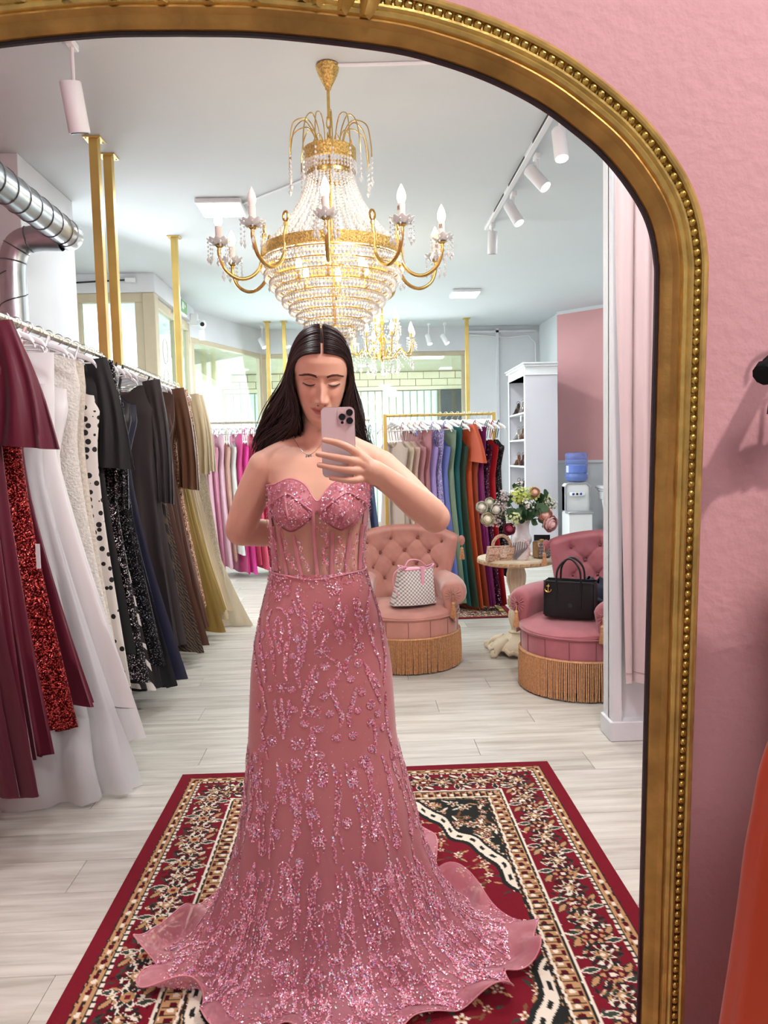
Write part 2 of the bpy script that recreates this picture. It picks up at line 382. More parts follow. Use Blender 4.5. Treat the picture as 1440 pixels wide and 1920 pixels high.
# fitting room wall with its curtained arch
FY = 3.42
g = G().box((1.178, FY + 0.05, 0), (3.4, FY + 0.13, 3.2))
zs = np.linspace(0, 3.2, 41); g2 = []
for z in zs:
    xl = 1.222 + (0.55 * (1 - sqrt(max(0, 1 - ((z - 2.1) / 0.78) ** 2))) if 2.1 < z < 2.88 else 0) if z < 2.86 else 3.39
    g2.append([(1.178, FY, z), (xl, FY, z), (xl, FY + 0.06, z), (1.178, FY + 0.06, z)])
g.grid(g2, cv=True); g.build('wall_fitting_room', WHITE, smooth=False, kind='structure')
G().box((1.166, FY - 0.012, 0), (3.4, FY + 0.14, 0.095), 0.004).build('baseboard_fitting_room', WHITE, smooth=False, kind='structure')

# ---------------------------------------------------------------- the arcade outside the windows
STONE = mat('cream_tile', (214, 205, 180), 0.7, noise=(5, 0.06)); SOFF = mat('beige_soffit', (212, 205, 182), 0.8, noise=(1.5, 0.06))
G().box((-12, 11.1, -0.1), (9, 24, -0.02)).build('ground_outside', mat('pale_paving', (205, 203, 198), 0.8, noise=(3, 0.05)), smooth=False, kind='structure')
so = G().box((-2.35, 11.05, 2.98), (6, 14.5, 3.1)).build('ceiling_outside', SOFF, smooth=False, kind='structure')
G().box((-2.55, 11.05, 2.70), (-2.35, 14.5, 3.1)).box((-2.6, 11.05, 3.1), (-2.3, 14.5, 3.16)).build('wall_arcade_beam', SOFF, smooth=False, kind='structure')
aw = G().box((-2.55, 14.45, 0), (6, 14.65, 3.1)).build('wall_outside', mat('tile_joint', (150, 142, 122), 0.9), smooth=False, kind='structure')
bme = G().box((0, 0, 0), (0.295, 0.03, 0.125), 0.004).mesh('tile', STONE, False)
for r in range(2):
    for k in range(20): inst('tile', bme, aw, (-2.5 + k * 0.305 + r * 0.15, 14.43, 2.70 + r * 0.135))
G().box((-2.5, 14.40, 2.62), (4, 14.46, 2.69), 0.004).build('ledge', SOFF, aw, smooth=False)
SHUT = mat('pale_green_shutter', (206, 222, 216), 0.5)
sme = G().lathe([(0.062, 0), (0.062, 2.6)], 10).mesh('shutter_slat', SHUT)
for k in range(30):
    xx = -2.4 + k * 0.135
    if xx < 1.55: inst('shutter_slat', sme, aw, (xx, 14.45, 0.0), scale=(1, 0.6, 1))
G().box((1.62, 14.3, 0.3), (2.6, 14.38, 2.6), 0.01).build('advertising_board', mat('dark_poster', (58, 60, 64), 0.35, noise=(9, 0.25)), None, smooth=False, label='dark poster board on the arcade wall behind the back window', cat='board')
G().box((0.95, 12.3, 2.955), (1.45, 12.5, 2.98)).build('arcade_light', mat('lit_panel_out', (255, 252, 240), 0.5, emit=((255, 250, 235), 6)), None, smooth=False, label='small lit panel lamp on the arcade ceiling outside', cat='light')
# slatted awning of the house across the street, left
aw2 = T('street_awning', 'cream slatted awning seen outside the entrance, left of the arcade', 'awning', (-3.75, 13.2, 0))
ame = G().box((-0.9, -0.02, -0.05), (0.9, 0.02, 0.05), 0.004).mesh('slat', mat('cream_slat', (222, 214, 186), 0.6), False)
for k in range(9): inst('slat', ame, aw2, (-0.02 * k, 0.16 * k, 2.95 - 0.10 * k), (0.5, 0, 0.0))
for sx in (-0.85, 0.85): G().tube([(sx, -0.1, 3.0), (sx - 0.16, 1.4, 2.05)], 0.025, 6).tube([(sx - 0.16, 1.4, 2.06), (sx - 0.16, 1.4, -0.02)], 0.03, 6).build('awning_arm', BEIGE, aw2)

# ---------------------------------------------------------------- the mirror: open gilt frame without glass, and the pink wall it leans on
MN = Vector((-0.01278272, 0.99850058, 0.05322774)); MU = Vector((-5.79571992e-04, -5.32394750e-02, 9.98581605e-01)); MR = Vector((0.99991813, 0.01273374, 0.00125925))
MO = Vector((0, 0, CAMH)) + MN * 0.86
def ms(s, t, h=0.0): return tuple(MO + MR * s + MU * t - MN * h)     # h: towards the viewer
MC = -0.165
half = [(0, .407), (.09, .405), (.216, .392), (.279, .378), (.332, .360), (.379, .338), (.415, .315), (.457, .282), (.488, .247), (.510, .211), (.5205, .170), (.5225, .12), (.5225, -.1), (.5225, -.4), (.5225, -.8), (.5225, -1.2), (.5225, -1.33)]
rc = np.array(catmull(half, 10)); left = rc[::-1] * (-1, 1)
loop = np.concatenate([left, rc[1:]]); loop[:, 0] += MC
bot = np.stack([np.linspace(loop[-1, 0], loop[0, 0], 30)[1:-1], np.full(28, -1.33)], 1)
loop = np.concatenate([loop, bot])
dn = np.roll(loop, -1, 0) - np.roll(loop, 1, 0); dn /= np.linalg.norm(dn, axis=1)[:, None]; nrm = np.stack([-dn[:, 1], dn[:, 0]], 1)   # outward
GILT = mat('gilt_frame', (222, 182, 104), 0.36, 0.75, noise=(35, 0.22), bump=(90, 0.12))
GILTD = mat('gilt_frame_brown', (190, 140, 74), 0.42, 0.7, noise=(25, 0.25), bump=(80, 0.12))
mir = T('floor_mirror', 'tall arched mirror in a gilded wooden frame with a beaded edge', 'mirror', ms(MC, -1.385)); mloc = Vector(ms(MC, -1.385))
def mp(s, t, h): return tuple(Vector(ms(s, t, h)) - mloc)
def sweep(name, prof, m, lo=0, hi=None):
    rows = [[mp(*(loop[i] + nrm[i] * (wv * .93 + .002)), hv * .85) for wv, hv in prof] for i in range(len(loop))]
    return G().grid(rows, cu=True).build(name, m, mir, angle=30)
sweep('frame_cove', [(0.0, -0.012), (0.0, 0.004), (0.002, 0.007), (0.006, 0.0095), (0.012, 0.0125), (0.0145, 0.0165), (0.017, 0.0185), (0.0195, 0.0175)], GILTD)
sweep('frame_fillet', [(0.0195, 0.0125), (0.020, 0.0155), (0.0225, 0.020), (0.026, 0.0215), (0.0285, 0.0195), (0.029, 0.0185), (0.032, 0.0215), (0.0345, 0.0215), (0.0355, 0.016), (0.0425, 0.016), (0.0435, 0.0215)], GILT)
sweep('frame_outer', [(0.0433, 0.016), (0.0435, 0.0225), (0.0455, 0.025), (0.0485, 0.0258), (0.0515, 0.0235), (0.0535, 0.019), (0.054, 0.0), (0.054, -0.03)], GILT)
sweep('reflection_strip', [(-0.0042, -0.006), (-0.0038, -0.0015), (-0.0006, -0.0005), (0.0003, -0.006)], mat('painted_reflection', (62, 44, 46), 0.2, 0.2))  # dark strip painted as the frame's reflection beside the opening
# beads
path = loop + nrm * 0.0383; seg = np.linalg.norm(np.roll(path, -1, 0) - path, axis=1); cum = np.r_[0, np.cumsum(seg)]
nb = int(cum[-1] / 0.0108); closed = np.vstack([path, path[:1]])
bead = G().ball((0, 0, 0), 0.0047, 8, 6).mesh('bead', mat('gilt_bead', (214, 176, 92), 0.28, 0.9, noise=(60, 0.2)), True)
rest = G()
for k in range(nb):
    d = cum[-1] * k / nb; s = np.interp(d, cum, closed[:, 0]); t = np.interp(d, cum, closed[:, 1])
    if t > 0.3 and -0.375 < s < 0.045: continue          # under the crest
    if (s > 0.04 and t > -0.95) or (t > 0.3 and s > -0.55): inst('bead', bead, mir, mp(s, t, 0.0158))
    else: rest.ball(mp(s, t, 0.0158), 0.0047, 6, 4)
rest.build('bead_row', MATS['gilt_bead'], mir, kind='stuff')
# carved crest on top: a band of acanthus lobes that ends in two leaf curls
def lobe(g, s, t, ang, L, W, H):
    rows = []
    for i in range(9):
        q = i / 8; wv = W * sin(pi * min(1, 0.12 + q * 0.88)) ** 0.8; row = []
        for j in range(7):
            e = (j - 3) / 3; hh = H * (1 - e * e) * sin(pi * (0.15 + 0.8 * q)) - 0.003 * abs(sin(3 * e))
            a2 = q * L; b3 = e * wv + 0.25 * L * q * q * 0.4
            row.append(mp(s + a2 * cos(ang) - b3 * sin(ang), t + a2 * sin(ang) + b3 * cos(ang), 0.018 + hh))
        rows.append(row)
    g.grid(rows)
g = G(); lobe(g, 0.006, 0.418, 1.15, 0.075, 0.011, 0.016); lobe(g, 0.030, 0.413, 1.2, 0.075, 0.012, 0.018); lobe(g, -0.02, 0.424, 1.25, 0.06, 0.011, 0.014)
for k in range(14): lobe(g, -0.035 - k * 0.024, 0.428 + 0.012 * (k % 2), 1.45 + 0.1 * (k % 3), 0.06 + 0.03 * sin(k * pi / 13), 0.013, 0.016)
g.build('carved_crest', GILT, mir)
# the wall, open onto the room built behind in place of a reflection
N_ = len(loop); wp1 = loop + nrm * 0.03; rect = []
c0 = np.array((MC, -0.35))
for p in wp1:
    d = p - c0; k = min([v for v in (((3.3 - c0[0]) / d[0] if d[0] > 1e-6 else (-2.1 - c0[0]) / d[0] if d[0] < -1e-6 else 1e9), ((1.75 - c0[1]) / d[1] if d[1] > 1e-6 else (-1.42 - c0[1]) / d[1] if d[1] < -1e-6 else 1e9))]); rect.append(c0 + d * k)
rect = np.array(rect)
rows = [[ms(*(wp1[i] + nrm[i] * 0.08), -0.09) for i in range(N_)], [ms(*wp1[i], -0.024) for i in range(N_)], [ms(*(wp1[i] * 0.7 + rect[i] * 0.3), -0.024) for i in range(N_)], [ms(*rect[i], -0.024) for i in range(N_)]]
G().grid(np.array(rows).transpose(1, 0, 2), cu=True).build('wall_front', PINK, angle=30, kind='structure')
G().box((-2.2, -3.2, 0), (-2.1, 0.75, 3.2)).box((-2.2, -3.2, 0), (3.42, -3.1, 3.2)).box((3.3, -3.1, 0), (3.42, 0.75, 3.2)).build('wall_side', WHITE, smooth=False, kind='structure')

# ---------------------------------------------------------------- ceiling fittings
LIT = mat('lit_panel', (255, 253, 246), 0.5, emit=((255, 250, 240), 5.0))
def panel(x, y, label):
    t = T('ceiling_panel_light', label, 'light', (x, y, 3.2), group='square ceiling panel lamps')
    G().box((-0.16, -0.16, -0.035), (0.16, 0.16, 0), 0.006).build('housing', PLASTW, t, smooth=False)
    G().box((-0.148, -0.148, -0.042), (0.148, 0.148, -0.035), 0.003).build('diffuser', LIT, t, smooth=False)
panel(-0.93, 5.55, 'lit square ceiling lamp left of the large chandelier')
panel(1.26, 8.55, 'lit square ceiling lamp right of the chandeliers, farther back')
def spot(loc, direction, label, stem_top=3.17, lit=True, L=0.17, R=0.038, name='track_spotlight', group='white cylinder spotlights', power=0):
    t = T(name, label, 'spotlight', loc, group=group); d = Vector(direction).normalized(); p0 = -d * (L * 0.5); p1 = d * (L * 0.5)
    G().tube([p0, p0 + d * 0.004, p1 - d * 0.004, p1], [R * 0.94, R, R, R * 0.97], 20).build('housing', PLASTW, t)
    G().tube([p1 + d * 0.0005, p1 + d * 0.003], R * 0.84, 20).build('lens', LIT if lit else mat('dark_lens', (60, 60, 62), 0.2), t)
    top = Vector((loc[0], loc[1], stem_top)) - Vector(loc)
    G().tube([(0, 0, 0), (0, 0, top.z - 0.02)], 0.008, 8).box((-0.018, -0.04, top.z - 0.03), (0.018, 0.04, top.z), 0.004).build('mounting_stem', PLASTW, t)
    if power: lamp('SPOT', 'spot_light', Vector(loc) + d * (L * 0.5 + 0.01), power, (1, 0.97, 0.92), 0.03, aim=Vector(loc) + d * 2, spot=70, blend=0.6)
    return t
tr = T('light_track', 'white ceiling light track with four cylinder spotlights, right of the chandelier', 'track', (1.09, 5.1, 3.2))
G().box((-0.018, -1.35, -0.028), (0.018, 1.05, 0), 0.003).build('track_rail', PLASTW, tr, smooth=False)
for a0, a1 in ((-1.1, -0.62), (-0.4, 0.08), (0.25, 0.62)): G().box((-0.021, a0, -0.022), (-0.017, a1, -0.008)).build('track_slot', BLACKP, tr, smooth=False)
spot((1.115, 4.05, 3.0), (0.03, -0.25, -1), 'lit cylinder spotlight nearest the gilt frame on the right track', power=30)
spot((1.13, 4.62, 3.03), (0.55, -0.45, -0.85), 'lit cylinder spotlight tilted to the right, second on the right track', power=25)
spot((1.125, 5.28, 3.03), (0.42, -0.35, -0.95), 'lit cylinder spotlight tilted to the right, third on the right track', power=20)
spot((1.105, 5.98, 3.03), (0.0, 0.25, -1), 'unlit cylinder spotlight at the far end of the right track', lit=False)
spot((-1.19, 3.42, 2.92), (0.05, 0.32, -1), 'white cylinder spotlight hanging at the upper left corner of the mirror', stem_top=3.2, lit=False, L=0.2, R=0.045)
spot((-1.40, 3.05, 2.965), (0.1, -0.5, -1), 'lit spotlight just below the frame at the upper left', stem_top=3.2, L=0.12, power=20)
spot((-1.25, 10.35, 2.94), (0.5, -0.3, -1), 'small spotlight left of the pair of gold posts at the back', L=0.14)
spot((-0.93, 10.35, 2.94), (0.5, -0.3, -1), 'small spotlight right of the pair of gold posts at the back', L=0.14)
spot((1.02, 10.35, 2.95), (0.2, -0.3, -1), 'small spotlight at the back, right of the small chandelier', L=0.14)
spot((1.24, 10.35, 2.95), (0.5, -0.3, -1), 'small spotlight at the back, left of the single gold post', L=0.14)
# cables on the ceiling
G().tube([(-0.05, 3.62, 3.192), (0.9, 3.58, 3.192)], 0.008, 6).build('ceiling_conduit', PLASTW, label='thin white conduit on the ceiling beside the chandelier canopy', cat='conduit')
G().tube([(-0.77, 5.5, 3.19), (-0.15, 4.9, 3.192)], 0.007, 6).build('ceiling_conduit', PLASTW, label='thin white conduit from the left ceiling lamp to the chandelier', cat='conduit')
G().tube([(1.65, 10.83, 3.08), (2.2, 10.83, 3.03), (2.5, 10.83, 3.06), (2.6, 10.82, 2.95), (2.61, 10.8, 2.5)], 0.01, 6).build('wall_cable', PLASTW, label='white cable running along the back wall above the shoe cabinet', cat='cable')
pc = T('power_cable', 'black cable with a white plug on the bulkhead over the entrance', 'cable', (-2.2, 7.46, 3.13))
G().tube([(-0.5, 0, -0.02), (-0.25, -0.005, -0.01), (0.0, 0, 0.0)], 0.008, 6).build('cord', BLACKP, pc)
G().box((0.0, -0.03, -0.025), (0.1, 0.015, 0.02), 0.006).build('plug', PLASTW, pc)
# gold ceiling posts that carry the rails
def post(name, x, y, z0, label, grp='gold rail posts'):
    t = T(name, label, 'post', (x, y, 3.2), group=grp)
    G().box((-0.025, -0.025, z0 - 3.2), (0.025, 0.025, -0.006), 0.002).build('post_tube', GOLDP, t, smooth=False)
    pl_ = G().box((-0.05, -0.05, -0.008), (0.05, 0.05, 0), 0.002).build('ceiling_plate', GOLDP, t, smooth=False)
    for sx in (-1, 1):
        for sy in (-1, 1): G().ball((sx * 0.036, sy * 0.036, -0.009), 0.005, 8, 4).build('screw', CHROME, pl_)
    return t
post('rail_post', -1.44, 4.42, 1.965, 'nearest tall gold post from the ceiling to the left clothes rail')
post('rail_post', -1.44, 4.66, 1.965, 'second tall gold post on the left, beside the nearest one')
post('rail_post', -1.45, 6.31, 1.955, 'gold post at the far end of the left clothes rail')
post('rail_post', -1.16, 10.2, 1.75, 'left of the two thin gold posts behind the hair at the back')
post('rail_post', -0.94, 10.2, 1.75, 'right of the two thin gold posts behind the hair at the back')
post('rail_post', 1.52, 10.2, 1.75, 'single thin gold post at the back right of the window')
RAIL = mat('rail_steel', (190, 180, 160), 0.25, 0.95)
def rail(name, a, b2, label, r=0.016):
    return G().tube([a, b2], r, 12).build(name, RAIL, label=label, cat='rail')
rail('clothes_rail', (-1.44, 0.98, 1.98), (-1.44, 4.44, 1.98), 'near round steel clothes rail on the left, up to the first gold post')
rail('clothes_rail', (-1.44, 4.66, 1.98), (-1.45, 6.31, 1.97), 'far round steel clothes rail on the left between two gold posts')
rail('clothes_rail', (-1.95, 8.85, 1.80), (0.16, 8.85, 1.80), 'long clothes rail with pink and purple dresses at the back left', 0.013)
# ventilation duct with spiral seams
DUCT = mat('galvanised_duct', (176, 184, 190), 0.3, 0.9, noise=(7, 0.12))
du = T('ventilation_duct', 'round galvanised ventilation duct bending down beside the left wall', 'duct', (-1.6, 3.4, 2.66))
def seam_pipe(name, path, r, pitch=0.09):
    path = np.array(path, float); L = np.linalg.norm(np.diff(path, axis=0), axis=1).sum(); p = G().tube([tuple(q) for q in resample(path, max(2, int(L / 0.05)))], r, 28, cap=False).build(name, DUCT, du)
    rs = resample(path, max(60, int(L / 0.006))); a, b3 = frame_axes(rs[-1] - rs[0])
    G().tube([Vector(q) + (a * cos(2 * pi * i * L / len(rs) / pitch) + b3 * sin(2 * pi * i * L / len(rs) / pitch)) * (r + 0.001) for i, q in enumerate(rs)], 0.0035, 5).build('seam', mat('duct_seam', (120, 126, 132), 0.35, 0.9), p)
seam_pipe('duct_run', [(0, -1.5, 0), (0, 0.98, 0)], 0.076, 0.13)
G().tube([(0, 0.93, 0), (0, 1.0, 0), (0, 1.012, 0)], [0.08, 0.08, 0.0765], 28).build('end_collar', DUCT, du)
el = catmull([(-0.02, 0.93, -0.03), (-0.16, 0.93, -0.03), (-0.25, 0.93, -0.06), (-0.29, 0.93, -0.14), (-0.30, 0.93, -0.25)], 6)
G().tube([tuple(p) for p in el], 0.07, 24, cap=False).build('elbow', DUCT, du)
for k in (8, 14, 19):
    p = Vector(el[k]); d = Vector(el[k + 1]) - Vector(el[k - 1]); d.normalize(); G().tube([p - d * 0.004, p, p + d * 0.004], [0.071, 0.074, 0.071], 24, cap=False).build('elbow_seam', MATS['duct_seam'], du)
seam_pipe('duct_drop', [(-0.30, 0.93, -0.22), (-0.30, 0.93, -1.35)], 0.072, 0.16)
# exit sign, camera
es = T('exit_sign', 'green and white emergency exit lamp over the entrance', 'sign', (-1.92, 8.45, 3.08))
G().box((-0.005, -0.17, -0.10), (0.05, 0.17, 0.07), 0.015).build('casing', PLASTW, es)
G().box((0.05, -0.14, -0.085), (0.054, 0.14, 0.05)).build('pictogram_plate', mat('exit_green', (120, 168, 110), 0.4), es, smooth=False)
g = G(); g.box((0.0545, -0.10, -0.05), (0.056, -0.02, 0.025)); g.prism([(0.02, -0.03), (0.07, 0.0), (0.02, 0.03)], 0.0545, 0.056, 'x'); g.build('arrow', PLASTW, es, smooth=False)
cc = T('security_camera', 'white dome security camera at the end of the bulkhead', 'camera', (-1.86, 9.05, 2.98))
G().box((-0.07, -0.03, -0.02), (0.02, 0.03, 0.12), 0.008).tube([(0, 0, 0.05), (0.05, -0.02, 0.03)], 0.018, 10).build('bracket', PLASTW, cc)
hd = G().ball((0.075, -0.03, -0.01), 0.045, 16, 10, (1, 1, 1.15)).build('camera_head', PLASTW, cc)
G().tube([(0.08, -0.066, -0.015), (0.083, -0.078, -0.018)], [0.026, 0.022], 16).build('lens', BLACKP, hd)
G().box((0.02, -0.02, -0.19), (0.09, 0.02, -0.07), 0.008).build('junction_box', PLASTW, cc)

# ---------------------------------------------------------------- the large crystal chandelier
def crystal():
    m = bpy.data.materials.new('crystal'); m.use_nodes = True; MATS['crystal'] = m; nt = m.node_tree; L = nt.links.new
    b = nt.nodes['Principled BSDF']; b.inputs['Base Color'].default_value = (0.95, 0.95, 0.93, 1); b.inputs['Roughness'].default_value = 0.06; b.inputs['Specular IOR Level'].default_value = 1.0
    t = nt.nodes.new('ShaderNodeBsdfTransparent'); gl = nt.nodes.new('ShaderNodeBsdfGlossy'); gl.inputs['Roughness'].default_value = 0.04
    m1 = nt.nodes.new('ShaderNodeMixShader'); m1.inputs[0].default_value = 0.45; L(t.outputs[0], m1.inputs[1]); L(gl.outputs[0], m1.inputs[2])
    m2 = nt.nodes.new('ShaderNodeMixShader'); m2.inputs[0].default_value = 0.5; L(m1.outputs[0], m2.inputs[1]); L(b.outputs[0], m2.inputs[2]); L(m2.outputs[0], nt.nodes['Material Output'].inputs[0])
    return m
CRY = crystal()
BRASS = mat('polished_brass', (212, 178, 104), 0.26, 0.95, noise=(40, 0.12)); BRASSF = mat('pierced_brass', (214, 180, 108), 0.32, 0.9, noise=(120, 0.45), bump=(140, 0.8))
CANDLE = mat('candle_sleeve', (226, 216, 206), 0.5); BULB = mat('lit_bulb', (255, 246, 225), 0.3, emit=((255, 226, 170), 9.0)); BULBO = mat('unlit_bulb', (240, 232, 224), 0.3)
CX, CY = -0.093, 3.634
ch = T('crystal_chandelier', 'large brass and crystal chandelier with candle arms above the woman', 'chandelier', (CX, CY, 3.2))
G().lathe([(0.012, -0.115), (0.016, -0.10), (0.03, -0.075), (0.045, -0.045), (0.053, -0.02), (0.055, -0.006), (0.05, 0.0)], 24).build('canopy', BRASSF, ch)
G().tube([(0, 0, -0.11), (0, 0, -0.24)], 0.0075, 10).tube([(0, 0, -0.235), (0, 0, -0.245)], 0.012, 10).build('rod', BRASS, ch)
for k in range(3):
    z = -0.262 - k * 0.04; a = (k % 2) * pi / 2
    G().tube([(0.011 * cos(t) * cos(a), 0.011 * cos(t) * sin(a), z + 0.026 * sin(t)) for t in np.linspace(0, 2 * pi, 17)[:-1]], 0.0035, 6, closed=True).build('chain_link', BRASS, ch)
G().tube([(0, 0, -0.34), (0, 0, -1.22)], 0.009, 10).tube([(0, 0, -0.62), (0, 0, -0.66)], 0.014, 10).build('central_stem', BRASS, ch)
# fountain of thin curved wires with drops
g2 = G(); nf = 16
for k in range(nf):
    a = 2 * pi * k / nf + 0.1; R1 = 0.18 + 0.02 * (k % 2)
    pts = catmull([(0.06, -0.385), (0.075, -0.31), (0.115, -0.255 - 0.01 * (k % 2)), (R1 - 0.02, -0.29), (R1, -0.37), (R1 + 0.004, -0.44)], 6)
    G().tube([(p[0] * cos(a), p[0] * sin(a), p[1]) for p in pts], 0.0028, 6).build('fountain_wire', BRASS, ch)
    for j in range(6): g2.octa(((R1 + 0.004) * cos(a), (R1 + 0.004) * sin(a), -0.445 - j * 0.022), 0.0065 if j < 5 else 0.010, 1.4 if j < 5 else 2.0)
g2.build('fountain_drops', CRY, ch, smooth=False, kind='stuff')
G().lathe([(0.118, -0.445), (0.124, -0.442), (0.124, -0.385), (0.118, -0.382), (0.112, -0.385), (0.112, -0.445), (0.118, -0.445)], 40, cap=False).build('crown_band', BRASSF, ch)
g = G(); G().lathe([(0.108, -0.512), (0.112, -0.508), (0.112, -0.492), (0.108, -0.49)], 40, cap=False).build('crown_ring', BRASS, ch)
for k in range(46):
    a = 2 * pi * k / 46
    for j in range(3): g.octa((0.121 * cos(a), 0.121 * sin(a), -0.452 - 0.016 * j), 0.0075, 1.3)
for k in range(38):                                               # strands from crown to the big ring
    a = 2 * pi * k / 38
    for j in range(27):
        q = j / 26; r = 0.108 + (0.325 - 0.108) * (0.25 * q + 0.75 * q ** 2.0); z = -0.50 - 0.345 * q
        g.octa((r * cos(a + 0.02 * (j % 2)), r * sin(a + 0.02 * (j % 2)), z), 0.0072 + 0.0045 * q, 1.15)
g.build('crystal_strands', CRY, ch, smooth=False, kind='stuff')
RB = 0.335
G().lathe([(RB - 0.004, -0.895), (RB + 0.003, -0.893), (RB + 0.005, -0.868), (RB + 0.003, -0.845), (RB - 0.004, -0.843), (RB - 0.008, -0.868), (RB - 0.004, -0.895)], 72, cap=False).build('ring_band', BRASSF, ch)
for k in range(6):
    a = 2 * pi * k / 6; G().tube([(0.01 * cos(a), 0.01 * sin(a), -0.90), (0.33 * cos(a), 0.33 * sin(a), -0.875)], 0.005, 6).build('spoke', BRASS, ch)
g = G(); gr = []; nt_ = 10
for i in range(nt_):
    q = i / (nt_ - 1); r = RB * (1 - 0.80 * q ** 1.25); z = -0.905 - 0.345 * (q ** 0.95)
    G().lathe([(r - 0.004, z - 0.003), (r, z - 0.003), (r, z + 0.003), (r - 0.004, z + 0.003)], 48, cap=False).build('tier_ring', BRASS, ch)
    n = max(14, int(2 * pi * r / 0.0175))
    for k in range(n):
        a = 2 * pi * k / n + i
        g.octa(((r + 0.004) * cos(a), (r + 0.004) * sin(a), z - 0.010), 0.0082, 1.1); g.octa(((r + 0.003) * cos(a), (r + 0.003) * sin(a), z - 0.029), 0.0078, 1.7)
for k in range(9): g.octa((0.02 * cos(k * 0.7), 0.02 * sin(k * 0.7), -1.25 - 0.012 * k), 0.009, 1.6)
g.build('crystal_tiers', CRY, ch, smooth=False, kind='stuff')
for k in range(6):
    a = 2 * pi * k / 6 + 0.4; p = (0.17 * cos(a), 0.17 * sin(a), -0.95)
    G().lathe([(0.002, 0.07), (0.012, 0.05), (0.017, 0.025), (0.013, 0.0)], 12, p).build('inner_bulb', BULB, ch)
    G().lathe([(0.013, 0.0), (0.013, -0.05), (0.006, -0.06)], 12, p).build('inner_socket', BRASS, ch)
# candle arms
armp = catmull([(RB - 0.012, -0.80), (RB - 0.004, -0.84), (RB + 0.006, -0.93), (RB + 0.05, -0.985), (RB + 0.11, -1.0), (RB + 0.17, -0.965), (RB + 0.195, -0.90), (RB + 0.195, -0.865)], 6)
AEND = (RB + 0.195, 0, -0.86)
m_arm = G().tube([(p[0], 0, p[1]) for p in armp], 0.0085, 10).tube([(RB - 0.012, 0, -0.805), (RB - 0.012, 0, -0.79)], 0.011, 8)
m_arm.tube([(RB - 0.012, 0.014 * cos(t), -0.765 + 0.022 * sin(t)) for t in np.linspace(0, 2 * pi, 15)[:-1]], 0.0055, 6, closed=True); m_arm = m_arm.mesh('arm', BRASS)
m_cup = G().lathe([(0.005, -0.012), (0.016, -0.004), (0.02, 0.0), (0.012, 0.004)], 16, AEND).mesh('candle_cup', BRASS)
g = G(); rows = []
for r, z in ((0.014, 0.004), (0.03, 0.004), (0.044, 0.014), (0.052, 0.026), (0.050, 0.028), (0.042, 0.017), (0.03, 0.008), (0.014, 0.007)):
    rows.append([(AEND[0] + r * (1 + 0.09 * cos(10 * t)) * cos(t), r * (1 + 0.09 * cos(10 * t)) * sin(t), AEND[2] + z + 0.004 * cos(10 * t) * (r / 0.05)) for t in np.linspace(0, 2 * pi, 61)[:-1]])
m_dish = g.grid(rows, cv=True).mesh('drip_dish', CRY)
m_can = G().lathe([(0.0155, 0.004), (0.0155, 0.085), (0.012, 0.088)], 16, AEND).mesh('candle', CANDLE)
m_drip = G().tube([(AEND[0] - 0.008 + 0.002 * i, -0.0158 if i % 2 else -0.016, AEND[2] + 0.07 + (0.006 if i in (1, 2, 5, 6) else -0.012)) for i in range(9)], 0.0012, 5).mesh('wax_line', mat('wax_line', (150, 120, 100), 0.6))
m_bulb = [G().lathe([(0.011, 0.086), (0.0185, 0.105), (0.0195, 0.118), (0.015, 0.138), (0.007, 0.155), (0.0015, 0.166)], 16, AEND).mesh('bulb', mm) for mm in (BULB, BULBO)]
g = G()
for k in range(8):
    a = 2 * pi * k / 8
    for j in range(5): g.octa((AEND[0] + 0.049 * cos(a), 0.049 * sin(a), AEND[2] + 0.012 - j * 0.019), 0.0055 if j < 4 else 0.0085, 1.3 if j < 4 else 1.9)
m_drops = g.mesh('pendant_drops', CRY, False)
NA = 10
for k in range(NA):
    a = 2 * pi * k / NA + radians(17)
    ar = inst('arm', m_arm, ch, (0, 0, 0), (0, 0, a)); inst('candle_cup', m_cup, ar); inst('drip_dish', m_dish, ar); cn = inst('candle', m_can, ar)
    inst('bulb', m_bulb[1 if k in (6,) else 0], ar); inst('wax_line', m_drip, ar); inst('pendant_drops', m_drops, ar, kind='stuff')
lamp('POINT', 'chandelier_glow', (CX, CY, 2.42), 10, (1, 0.86, 0.66), 0.3)
lamp('POINT', 'chandelier_glow', (CX, CY, 2.22), 5, (1, 0.84, 0.62), 0.22)

# ---------------------------------------------------------------- the small chandelier farther back
c2 = T('small_chandelier', 'smaller brass and crystal chandelier farther back, right of the woman', 'chandelier', (0.24, 6.5, 3.2))
G().lathe([(0.01, -0.08), (0.03, -0.05), (0.05, -0.01), (0.045, 0)], 20).build('canopy', BRASS, c2)
G().tube([(0, 0, -0.07), (0, 0, -0.95)], 0.008, 8).build('rod', BRASS, c2)
G().lathe([(0.008, -1.02), (0.03, -0.99), (0.035, -0.95), (0.02, -0.90), (0.028, -0.84), (0.012, -0.76), (0.02, -0.68), (0.008, -0.6)], 16).build('stem_vase', BRASS, c2)
ap = catmull([(0.03, -0.97), (0.09, -0.99), (0.14, -0.94), (0.18, -0.92), (0.22, -0.96), (0.26, -0.95), (0.275, -0.89), (0.275, -0.85)], 5)
am_ = G().tube([(p[0], 0, p[1]) for p in ap], 0.007, 8).mesh('arm', BRASS)
ap2 = catmull([(0.02, -0.80), (0.06, -0.86), (0.11, -0.82), (0.14, -0.78), (0.15, -0.72)], 5); am2 = G().tube([(p[0], 0, p[1]) for p in ap2], 0.006, 8).mesh('arm', BRASS)
